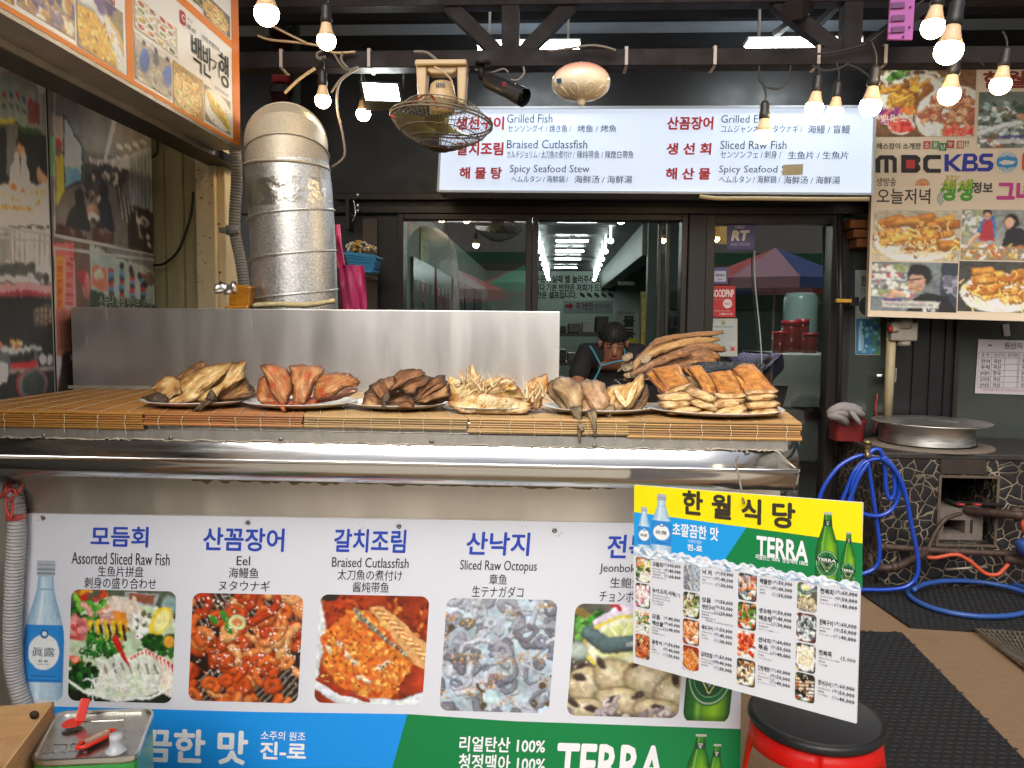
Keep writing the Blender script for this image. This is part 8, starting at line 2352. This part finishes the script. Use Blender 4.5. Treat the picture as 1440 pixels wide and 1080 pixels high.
for Yf in (8.2, 10.0, 11.3, 12.6, 14.4):
	k = thing('ceiling_light', 'lit strip light across the dining room ceiling, %s from the window' % {8.2: 'first', 10.0: 'second', 11.3: 'third', 12.6: 'fourth', 14.4: 'fifth'}[Yf], 'ceiling light', (.25, Yf, ZC), group='strip lights on the dining room ceiling')
	b = MB(); b.bb(.05, .46, Yf - .02, Yf + .02, ZC - .065, ZC - .045); b.build('tube', led, k)
	b = MB(); b.bb(.22, .29, Yf - .03, Yf + .03, ZC - .044, ZC); b.build('mount', mat('white_enamel'), k)
k = thing('ceiling_light', 'added fill light on the ceiling behind the right glass door', 'ceiling light', (1.45, 5.08, ZC))  # added lamp, set ahead of the fridge to brighten its front
b = MB(); b.bb(1.3, 1.8, 4.98, 5.18, ZC - .05, ZC - .03); b.build('tube', mat('fill_white', (.95, 1, .96), .4, emit=45), k)
b = MB(); b.bb(1.4, 1.7, 5.03, 5.13, ZC - .029, ZC); b.build('mount', mat('white_enamel'), k)
for s_ in (0, 1):
	for i in range(9):
		f = i / 8; Yf = 7.1 + 8.4 * f ** .8
		x = (-.19 + .13 * f) if s_ == 0 else (.615 + .225 * f)
		b = MB(); c = Vector((x, Yf, 2.30)); b.lathe([(.001, -.03), (.028, -.02), (.036, 0), (.028, .02), (.01, .03), (.01, .19)], c, 14)
		tag(b.build('globe_lamp', mat('cool_globe', (.85, 1, .97), .4, emit=16)), ('lit globe lamp in the %s row of the dining room' % ('left', 'right')[s_]), 'globe lamp', 'rows of globe lamps in the dining room, %s' % ('left row', 'right row')[s_])
for i, (x, Yf, lb) in enumerate(((.28, 9.0, 'nearest'), (.28, 13.3, 'farther'))):
	k = thing('air_conditioner', 'flat ceiling air conditioner between the lamp rows, the %s one' % lb, 'air conditioner', (x, Yf, ZC), group='ceiling air conditioners')
	b = MB(); b.bb(x - .42, x + .42, Yf - .42, Yf + .42, ZC - .04, ZC - .002); b.build('panel', mat('aircon_grey', '6e7472', .5), k, bevel=.008)
	b = MB(); b.bb(x - .34, x + .34, Yf - .34, Yf + .34, ZC - .048, ZC - .041); b.build('grille', mat('aircon_dark', '3c4040', .5), k)
bw = Sign((rx0, RY1 - .003, ZC), (rx1, RY1 - .003, ZC), (rx0, RY1 - .003, 0), .0)
bw.n = Vector((0, -1, 0))
kk = ink('1c2422')
bw.text('주문하실때 벨 눌러주세요.', 752, 387, 846, 398, kk, .03, .01); bw.text('합니다.기본 반찬은 저희가 드릴께요.', 744, 399, 868, 410, kk, .03, .01); bw.text('반찬은 셀프입니다.', 747, 410, 811, 420, kk, .03, .01)
for k in range(5): bw.poly([(815 + k * 10, 411), (819 + k * 10, 412), (823 + k * 10, 416), (822 + k * 10, 419), (816 + k * 10, 416)], kk, .01)
o = bw.mb.build('wall_lettering', bw.mats); tag(o, 'black Korean lettering across the back wall of the dining room', 'lettering')
s2 = Sign(P(792, 423, 11.5), P(862, 423, 11.5), P(792, 441, 11.5), .03)
t = thing('side_dish_sign', 'white hanging sign with a red arrow at the back of the room', 'sign', s2.pt(.5, 1)); s2.slab(mat('pale_sign', '8a9490', .5), t)
s2.poly([(795, 428), (801, 428), (801, 425), (807, 430.5), (801, 436), (801, 433), (795, 433)], ink('8a1c1c')); s2.text('추가반찬', 810, 425, 834, 436, ink('5a1c1c'), .03); s2.text('리필코너로 오세요', 835, 427, 858, 434, ink('4a3030'), .01); s2.finish(t)
# vertical board reading about water
s3 = Sign(P(866, 436, 8.0), P(898, 436, 8.0), P(866, 500, 8.0), .05)
t = thing('standing_board', 'pale standing board with big black vertical lettering behind the cook', 'board', s3.pt(.5, 1)); s3.slab(mat('pale_board', '9aa298', .5), t)
s3.text('물', 876, 444, 893, 460, ink('14181a'), .05); s3.text('동', 876, 462, 893, 478, ink('14181a'), .05); s3.text('영업은 계속됩니다', 869, 438, 893, 442, ink('2a2c2a'), .02); s3.rect(881, 476, 897, 498, ink('c8b830'), .002); s3.finish(t)
b = MB(); b.bb(P(902, 440, 7).x, P(908, 440, 7).x, 7, 7.1, .1, P(905, 410, 7).z); tag(b.build('yellow_post', mat('yellow_post', 'a89a3a', .5, var=.5, scale=20)), 'yellow striped post beside the standing board', 'post')
s4 = Sign(P(910, 384, 9.5), P(948, 384, 9.5), P(910, 408, 9.5), .03)
t = thing('blackboard_sign', 'small black board with white lettering on the right inner wall', 'sign', s4.pt(.5, 1)); s4.slab(mat('black_plastic'), t); s4.text('물은', 912, 386, 925, 393, ink('b8c4c0'), .02); s4.text('셀프로', 912, 394, 930, 401, ink('6ab0c8'), .02); s4.text('커피는', 912, 401, 930, 407, ink('b8c4c0'), .02); s4.finish(t)
b = MB(); b.bb(P(870, 396, 9.8).x, P(892, 396, 9.8).x, 9.78, 9.82, P(870, 401, 9.8).z, P(870, 396, 9.8).z); tag(b.build('name_plate', mat('pale_board')), 'small pale plate on the back wall of the room', 'plate')
# neon style yellow vertical sign on the left inner wall
s5 = Sign((rx0 + .012, PX(590, 400, rx0).y, PX(590, 318, rx0).z), (rx0 + .012, PX(601, 400, rx0).y, PX(590, 318, rx0).z), (rx0 + .012, PX(590, 400, rx0).y, PX(590, 420, rx0).z), .01)
t = thing('yellow_banner', 'tall narrow yellow banner on the left inner wall', 'banner', s5.pt(.5, 1)); s5.slab(mat('yellow_banner', 'b8a818', .4), t)
for k, ch in enumerate('산꼼장어구이전'): s5.text(ch, .15, .03 + k * .12, .85, .12 + k * .12, ink('e8ecc8'), .04, .002, uvbox=True)
s5.rect(591, 402, 600, 416, ink('d0d4c4'), .002); s5.finish(t)
# shelving and counters behind the cook
t = thing('kitchen_shelves', 'dark kitchen shelves stacked with trays behind the cook', 'shelves', (.1, 7.2, 0))
b = MB()
for z in (.4, .7, 1.0, 1.26): b.bb(-.15, .55, 6.9, 7.3, z, z + .03)
for x in (-.15, .52): b.bb(x, x + .03, 6.9, 7.3, .02, 1.259)
b.build('frame', mat('dark_steel_shelf', '3a3e40', .4, .5), t)
r = random.Random(8)
for z in (.43, .73, 1.03, 1.29):
	for k in range(5):
		b = MB(); x = -.1 + k * .125; h = r.uniform(.06, .16); b.bb(x, x + .11, 6.93, 7.2, z + .001, z + h)
		tag(b.build('kitchen_box', mat('kit_%d' % (k % 3), ('8a9090', '2c3030', '55504a')[k % 3], .4, .2), bevel=.008), '%s container on the %s kitchen shelf, %s from the left' % (('steel', 'black', 'grey')[k % 3], {.43: 'lowest', .73: 'second', 1.03: 'third', 1.29: 'top'}[z], ('first', 'second', 'third', 'fourth', 'fifth')[k]), 'container', 'containers on the kitchen shelves')
# tables with chairs in the left window
for i, (px, Yt) in enumerate(((650, 8.2), (718, 11))):
	x = P(px, 440, Yt).x
	k = thing('dining_table', 'dark dining table inside the left window, the %s one' % ('nearer', 'farther')[i], 'table', (x, Yt, .02), group='dining tables inside')
	b = MB(); b.bb(x - .4, x + .4, Yt - .4, Yt + .4, .71, .75); b.build('top', mat('table_top', '5a4a3c', .35), k)
	for sx_ in (-1, 1):
		for sy_ in (-1, 1): b = MB(); b.bb(x + sx_ * .36 - .02, x + sx_ * .36 + .02, Yt + sy_ * .36 - .02, Yt + sy_ * .36 + .02, .021, .709); b.build('leg', mat('dark_steel_shelf'), k)

# ---- right hand glazed door: stickers and things behind it
GY_ = FY + .014
def sticker(name, label, cat, px, colr, fn=None, rr=0.0, y=GY_):
	x0, y0, x1, y1 = px
	s_ = Sign(P(x0, y0, y), P(x1, y0, y), P(x0, y1, y), .003)
	k = thing(name, label, cat, s_.pt(.5, 1)); s_.slab(mat('stk_' + colr, colr, .45), k, 'sheet')
	if fn: fn(s_)
	s_.finish(k); return k
def f_rt(s_):
	s_.text('RT', 1029, 324, 1053, 339, ink('d8d0c0'), .05, .002, slant=.12); s_.text('단체관광', 1034, 317, 1047, 322, ink('b8b0c8'), .02, .002); s_.text('2020년 맛집업체', 1027, 341, 1054, 346, ink('b8b0c8'), .01, .002)
sticker('door_sticker', 'purple square sticker reading RT near the top of the glass door', 'sticker', (1023, 313, 1061, 351), '4e4a7c', f_rt)
def f_gp(s_):
	s_.text('GOODPNP', 1000, 407, 1032, 418, ink('e8dcdc'), .03, .002); s_.text('카드 단말기 전문', 1004, 420, 1030, 422, ink('d89a9a'), 0, .002); s_.disc(1023, 427, 6.5, ink('e0d4d4'), .002); s_.text('POS&CAT', 1018, 425, 1028, 429, ink('b02c2c'), .01, .003); s_.text('무선단말기 포스 키오스크', 1004, 436, 1027, 438.5, ink('e8c8c8'), 0, .002); s_.text('1588-2132', 1012, 440, 1030, 443, ink('e8dcdc'), .01, .002)
sticker('door_poster', 'bright red poster reading GOODPNP on the glass door', 'poster', (997, 402, 1034, 446), 'b01e24', f_gp)
def f_ce(s_):
	s_.line(999, 450, 1035, 450, .004, ink('b8a878'), .002); s_.line(999, 499, 1035, 499, .004, ink('b8a878'), .002); s_.line(999.5, 450, 999.5, 499, .004, ink('b8a878'), .002); s_.line(1035, 450, 1035, 499, .004, ink('b8a878'), .002)
	s_.disc(1017, 454, 3.2, ink('8a8868'), .002); s_.text('사랑의 나눔 증서', 1004, 458, 1031, 461, ink('5a6a6a'), .01, .002)
	for k in range(7): s_.text('귀하께서는 어려운 이웃을', 1004, 464 + k * 3.6, 1030 - (k % 3) * 5, 466 + k * 3.6, ink('8a98a0'), 0, .002)
	s_.rect(1027, 488, 1033, 493.5, ink('b84a4a'), .002); s_.text('사랑의열매', 1008, 491, 1024, 494, ink('6a7a80'), .01, .002)
sticker('certificate', 'pale certificate with a red seal on the glass door below the red poster', 'certificate', (997, 448, 1037, 501), 'a9b0ae', f_ce)
def f_op(s_): s_.rect(1004, 381, 1021, 396, ink('b8bcc8'), .002); s_.text('제로페이', 1006, 385, 1019, 389, ink('2c3c6a'), .02, .003); s_.text('Zero', 1009, 391, 1016, 394, ink('2c3c6a'), .01, .003)
sticker('door_sticker', 'small blue and orange framed sticker above the red door poster', 'sticker', (1000, 376, 1024, 399), '4a4a80', f_op)
b = MB()
yy = FY + .5
q = [P(1002, 311, yy), P(1022, 311, yy), P(1022, 344, yy), P(1004, 342, yy)]
b.add(q + [v + Vector((0, .02, 0)) for v in q], [(0, 1, 2, 3), (7, 6, 5, 4), (0, 4, 5, 1), (1, 5, 6, 2), (2, 6, 7, 3), (3, 7, 4, 0)]); tag(b.build('hanging_cloth', mat('yellow_cloth', 'b8861c', .7)), 'yellow cloth hanging inside the top of the glass door', 'cloth')
yy = 5.3
t = thing('drinks_fridge', 'pale steel counter fridge standing behind the glass door', 'fridge', (P(1110, 600, yy).x, yy, .02))
x0, x1 = P(1048, 500, yy).x, P(1185, 500, yy).x
b = MB(); b.bb(x0, x1, yy, yy + .6, .03, P(1100, 497, yy).z); b.build('body', mat('pale_steel', 'c4c8be', .45, .1, var=.1), t, bevel=.01)
b = MB()
for k in range(1, 3): z = P(1100, 497, yy).z * (1 - k / 3.2); b.bb(x0 + .02, x1 - .02, yy - .012, yy - .001, z - .01, z + .01)
b.build('drawer_edge', mat('dark_steel_shelf'), t)
zs = P(1100, 497, yy).z
for i, (px, w_, h_, lb) in enumerate(((1096, 14, 30, 'behind the mesh, left'), (1112, 18, 44, 'stacked tall in the middle'), (1139, 14, 28, 'at the right of the fridge top'), (1128, 12, 46, 'at the back right of the fridge top'))):
	Y = yy + .12 + .18 * (i % 2); x = P(px, 480, Y).x; r0 = w_ / 1088 * Y / 1.4; hh = h_ / 1088 * Y
	k = thing('jar', 'red seasoning jar with a red lid, %s' % lb, 'jar', (x, Y, zs), group='red lidded jars on the fridge')
	b = MB(); b.lathe([(r0 * .95, zs + .001), (r0, zs + .02), (r0, zs + hh * .8), (r0 * .85, zs + hh * .84)], (x, Y, 0), 18); b.build('glass', mat('red_jar', '6a2a22', .2, coat=.3, var=.3), k)
	b = MB(); b.lathe([(r0 * 1.02, zs + hh * .84), (r0 * 1.02, zs + hh)], (x, Y, 0), 18); b.build('lid', mat('red_lid', 'a8242c', .35), k)
t = thing('water_dispenser_bottle', 'upturned clear water bottle beyond the jars', 'bottle', (P(1122, 450, 6.2).x, 6.2, .9))
b = MB(); b.lathe([(.10, .9), (.13, 1.0), (.13, P(1122, 414, 6.2).z - .03), (.11, P(1122, 412, 6.2).z)], (P(1125, 450, 6.2).x, 6.2, 0), 20); b.build('bottle', mat('pale_blue_plastic', '8fa8a4', .15, coat=.3), t)
b = MB(); b.bb(P(1107, 450, 6.2).x, P(1143, 450, 6.2).x, 6.05, 6.35, .03, .9); b.build('stand', mat('pale_board'), t)
b = MB(); b.bb(1.3, 2.6, 8.55, 8.598, 1.55, 1.75); tag(b.build('green_shelf', mat('green_shelf', '2c4a2c', .6, var=.5, scale=8)), 'dark green shelf on the wall behind the glass door', 'shelf')
b = MB(); b.bb(1.25, 1.7, 8.3, 8.54, 1.35, 1.37); 
for k in range(7): b.bb(1.27 + k * .06, 1.31 + k * .06, 8.35, 8.45, 1.3705, 1.47)
tag(b.build('cup_rack', mat('dark_steel_shelf')), 'dark rack of cups on the green wall inside the door', 'rack')
b = MB(); b.tube(spline([P(1061, 352, FY - .01), P(1062, 400, FY - .012), P(1068, 460, FY - .012), P(1071, 510, FY - .012), P(1068, 560, FY - .012)], 8), .0045, 6); tag(b.build('pull_cord', mat('white_cord', 'a8aca8', .6)), 'white cord hanging down the glass door', 'cord')

# ================================================================ people
def skinned(name, m, t, verts, radii, edges):
	me = bpy.data.meshes.new(name)
	org = _org[t]
	me.from_pydata([tuple(Vector(v) - org) for v in verts], edges, [])
	o = bpy.data.objects.new(name, me); COL.objects.link(o); o.parent = t; _org[o] = org
	sk = o.modifiers.new('skin', 'SKIN'); sk.use_smooth_shade = True
	for i, r in enumerate(radii): me.skin_vertices[0].data[i].radius = r if isinstance(r, tuple) else (r, r)
	for i in range(len(verts)): me.skin_vertices[0].data[i].use_root = (i == 0)
	ss = o.modifiers.new('sub', 'SUBSURF'); ss.levels = 2; ss.render_levels = 2
	me.materials.append(m)
	return o
CYP = 4.48
hp = P(863, 483, CYP)                        # head centre
t = thing('person', 'person in a black shirt and teal edged apron bending over work behind the counter', 'person', (hp.x, CYP + .22, 0))
x, y, z = hp.x, CYP, hp.z
m_skin = mat('skin', '94654a', .5, sss=.1, var=.06)
m_shirt = mat('black_cotton', '131417', .85, var=.15)
V = [(x, y + .30, .92), (x, y + .27, 1.02), (x, y + .17, 1.14), (x, y + .10, 1.20), (x, y + .03, z - .10), (x, y, z - .03), (x, y - .012, z + .04),
	 (x - .145, y + .10, 1.185), (x - .205, y + .02, 1.04), (x - .20, y - .10, .93), (x - .12, y - .22, .90), (x + .145, y + .10, 1.185), (x + .205, y + .02, 1.04), (x + .18, y - .10, .93), (x + .09, y - .22, .90),
	 (x - .09, y + .31, .86), (x - .10, y + .28, .48), (x - .10, y + .30, .08), (x - .10, y + .20, .035), (x + .09, y + .31, .86), (x + .10, y + .28, .48), (x + .10, y + .30, .08), (x + .10, y + .20, .035)]
Rr_ = [(.14, .11), (.145, .10), (.155, .10), (.12, .085), (.05, .05), (.066, .074), (.064, .074), (.062, .06), (.046, .046), (.036, .036), (.026, .028), (.062, .06), (.046, .046), (.036, .036), (.026, .028),
	   (.085, .085), (.06, .06), (.042, .042), (.038, .03), (.085, .085), (.06, .06), (.042, .042), (.038, .03)]
Ed = [(0, 1), (1, 2), (2, 3), (3, 4), (4, 5), (5, 6), (3, 7), (7, 8), (8, 9), (9, 10), (3, 11), (11, 12), (12, 13), (13, 14), (0, 15), (15, 16), (16, 17), (17, 18), (0, 19), (19, 20), (20, 21), (21, 22)]
skinned('body', m_skin, t, V, Rr_, Ed)
# shirt over torso and upper arms
Vs = [V[0], V[1], V[2], V[3], (x, y + .05, z - .115), V[7], (x - .195, y + .045, 1.085), (x - .205, y + .0, 1.02), V[11], (x + .195, y + .045, 1.085), (x + .205, y + .0, 1.02)]
skinned('shirt', m_shirt, t, Vs, [(.155, .125), (.16, .115), (.17, .115), (.135, .10), (.075, .075), (.082, .078), (.068, .066), (.062, .062), (.082, .078), (.068, .066), (.062, .062)], [(0, 1), (1, 2), (2, 3), (3, 4), (3, 5), (5, 6), (6, 7), (3, 8), (8, 9), (9, 10)])
Vt = [V[0], V[15], V[16], (x - .10, y + .30, .14), V[19], V[20], (x + .10, y + .30, .14)]
skinned('trousers', mat('dark_trousers', '1c1e24', .85), t, Vt, [(.15, .12), (.098, .098), (.075, .075), (.062, .062), (.098, .098), (.075, .075), (.062, .062)], [(0, 1), (1, 2), (2, 3), (0, 4), (4, 5), (5, 6)])
# hair: cap over the bowed crown
b = MB(); hc = Vector((x, y + .005, z + .035)); rs = []
up = Vector((0, -.42, .91)); fw = Vector((0, -.91, -.42)); sd2 = Vector((1, 0, 0))
for i in range(12):
	a = math.pi / 2 * (1 - i / 11 * 1.38)
	ring = []
	for k in range(30):
		q = 2 * math.pi * k / 30
		dn = 1 + .05 * mn.noise(Vector((3 * math.cos(q), 3 * math.sin(q), i * .5)))
		low = math.sin(a)
		rad_ = max(.004, math.cos(a))
		fcut = 1.0
		v = hc + (sd2 * (.080 * math.cos(q)) + fw * (.094 * math.sin(q))) * (rad_ * dn) + up * (.088 * low - (.0 if math.sin(q) < .3 else 0))
		if math.sin(q) > .2 and low < .12: v = v + up * (.12 - low) * .088 - fw * .012
		ring.append(v)
	rs.append(ring)
b.rings(rs, 0, True, True)
for _ in range(260):
	a = random.Random(_).uniform(.0, 1.5); q = random.Random(_ + 999).uniform(0, 6.283)
	if math.sin(q) > .2: a = max(a, .3)
	p = hc + (sd2 * (.081 * math.cos(q)) + fw * (.095 * math.sin(q))) * math.cos(a) + up * (.089 * math.sin(a))
	d = (sd2 * math.cos(q) + fw * math.sin(q)) * .5 - up * .8
	b.tube([p, p + d * .012 + (p - hc).normalized() * .004, p + d * .026], [.0028, .002, .0006], 4)
b.build('hair', mat('black_hair', '0d0c0d', .7), t)
# face features on the bowed face
fx_ = Vector((x, y, z)) + fw * .070
for s_ in (-1, 1):
	c = fx_ + sd2 * (.030 * s_) + up * .012 + fw * .006
	b = MB(); b.tube([c - sd2 * .014, c - up * .003 + fw * .003, c + sd2 * .014], .0032, 6); b.build('eye', mat('black_hair'), t)
	c2 = c + up * .020; b = MB(); b.tube([c2 + sd2 * .018 * s_ - up * .002, c2 + fw * .004, c2 - sd2 * .016 * s_], .0036, 6); b.build('eyebrow', mat('black_hair'), t)
	b = MB(); b.tube([Vector((x + .072 * s_, y + .005, z)) + up * .02, Vector((x + .076 * s_, y + .005, z)) - up * .03], [.014, .010], 8, flat=.5); b.build('ear', m_skin, t)
b = MB(); b.tube([fx_ + up * .006 + fw * .006, fx_ - up * .02 + fw * .018, fx_ - up * .032 + fw * .016], [.007, .010, .012], 10); b.build('nose', m_skin, t)
b = MB(); b.tube([fx_ - up * .058 - sd2 * .022 + fw * .002, fx_ - up * .058 + fw * .008, fx_ - up * .058 + sd2 * .022 + fw * .002], [.003, .006, .003], 8); b.build('mouth', mat('lips', '8a4a44', .5), t)
# apron with teal piping
b = MB()
def on(xx, zz, dy=0): return Vector((x + xx, y + .30 - .30 * max(0, (zz - .9)) - .142 + dy, zz))
g = []
for j in range(8):
	for i in range(9):
		zz = .45 + .73 * j / 7; wv = .14 if zz < 1.0 else .14 - .06 * (zz - 1) / .18
		g.append(on(-wv + 2 * wv * i / 8, zz, .03 * abs(i / 8 - .5) * 2))
b.add(g, [(j * 9 + i, j * 9 + i + 1, (j + 1) * 9 + i + 1, (j + 1) * 9 + i) for j in range(7) for i in range(8)], 0, True)
o = b.build('apron', mat('black_apron', '1a1b20', .6), t); s_m = o.modifiers.new('thick', 'SOLIDIFY'); s_m.thickness = .006
b = MB(); tp = mat('teal_piping', '2f7f92', .5)
for pts in ([(829, 486), (834, 493), (840, 504), (846, 513), (860, 510), (880, 506)], [(846, 513), (841, 524), (833, 540)], [(880, 506), (879, 497), (878, 490)]):
	b.tube(spline([P(px, py, CYP - .05 + .02 * abs(px - 862) / 30) for px, py in pts], 6), .0055, 6)
b.build('piping', tp, t)
for s_ in (-1, 1):
	w_ = Vector((x + (-.12 if s_ < 0 else .09), y - .22, .90))
	for k in range(5):
		bx = w_ + Vector(((-.022 + .013 * k) if k < 4 else -.03 * s_ * -1, -.035 if k < 4 else -.01, -.004))
		ln = (.05, .058, .054, .044, .04)[k]
		me_v = [bx, bx + Vector((0 if k < 4 else .012 * -s_, -ln * .45, .004)), bx + Vector((0 if k < 4 else .016 * -s_, -ln * .8, -.012)), bx + Vector((0, -ln, -.03))]
		q = MB(); q.tube(me_v, [.009, .0085, .008, .006], 8); q.build('finger', m_skin, t)
	q = MB(); q.tube([w_ + Vector((0, .0, 0)), w_ + Vector((0, -.02, 0)), w_ + Vector((0, -.045, -.002))], [.026, .036, .034], 12, flat=.45); q.build('palm', m_skin, t)

# worker bending behind the glass door
wy = 5.07
wp = P(1044, 496, wy)
t = thing('person', 'person in a checked shirt bending down behind the glass door', 'person', (wp.x + .05, wy, .02))
V2 = [(wp.x + .12, wy + .1, .95), (wp.x + .06, wy + .05, 1.08), (wp.x, wy, 1.16), (wp.x - .06, wy - .04, 1.12), (wp.x - .12, wy - .06, 1.04), (wp.x - .17, wy - .06, .99), (wp.x - .04, wy - .17, 1.10), (wp.x - .08, wy - .2, .88), (wp.x - .12, wy - .2, .68), (wp.x - .04, wy + .14, 1.10), (wp.x - .08, wy + .16, .88), (wp.x - .12, wy + .16, .68),
	  (wp.x + .12, wy + .0, .88), (wp.x + .1, wy, .48), (wp.x + .12, wy, .08), (wp.x + .02, wy, .05), (wp.x + .12, wy + .18, .88), (wp.x + .1, wy + .18, .48), (wp.x + .12, wy + .18, .08), (wp.x + .02, wy + .18, .05)]
R2 = [(.14, .13), (.14, .15), (.13, .16), (.08, .10), (.05, .05), (.085, .085), .065, .05, .034, .065, .05, .034, .09, .065, .045, .034, .09, .065, .045, .034]
E2 = [(0, 1), (1, 2), (2, 3), (3, 4), (4, 5), (2, 6), (6, 7), (7, 8), (2, 9), (9, 10), (10, 11), (0, 12), (12, 13), (13, 14), (14, 15), (0, 16), (16, 17), (17, 18), (18, 19)]
skinned('body', m_skin, t, V2, R2, E2)
m_chk = bpy.data.materials.new('checked_cotton'); m_chk.use_nodes = True
q = m_chk.node_tree; bb_ = q.nodes['Principled BSDF']; tcq = q.nodes.new('ShaderNodeTexCoord'); cols2 = []
br1 = q.nodes.new('ShaderNodeTexBrick'); br1.inputs['Scale'].default_value = 22; br1.inputs['Color1'].default_value = (*lin('6a6a92'), 1); br1.inputs['Color2'].default_value = (*lin('56547c'), 1); br1.inputs['Mortar'].default_value = (*lin('a898b8'), 1); br1.inputs['Mortar Size'].default_value = .05; br1.offset = 0
mpq = q.nodes.new('ShaderNodeMapping'); mpq.inputs['Rotation'].default_value = (R_(90), .3, 0); q.links.new(tcq.outputs['Object'], mpq.inputs[0]); q.links.new(mpq.outputs[0], br1.inputs['Vector']); q.links.new(br1.outputs[0], bb_.inputs['Base Color']); bb_.inputs['Roughness'].default_value = .85
Vs = [V2[0], V2[1], V2[2], V2[3], V2[6], V2[7], V2[9], V2[10]]
skinned('shirt', m_chk, t, Vs, [(.155, .145), (.155, .165), (.145, .175), (.095, .115), .08, .066, .08, .066], [(0, 1), (1, 2), (2, 3), (2, 4), (4, 5), (2, 6), (6, 7)])
Vt = [V2[0], V2[12], V2[13], (wp.x + .12, wy, .12), V2[16], V2[17], (wp.x + .12, wy + .18, .12)]
skinned('trousers', mat('dark_trousers'), t, Vt, [(.15, .14), .10, .078, .06, .10, .078, .06], [(0, 1), (1, 2), (2, 3), (0, 4), (4, 5), (5, 6)])
b = MB(); c = Vector(V2[5]) + Vector((-.01, 0, .012)); b.lathe([(.001, .095), (.05, .085), (.085, .04), (.094, 0), (.088, -.03)], c, 20); b.build('hair', mat('black_hair'), t)
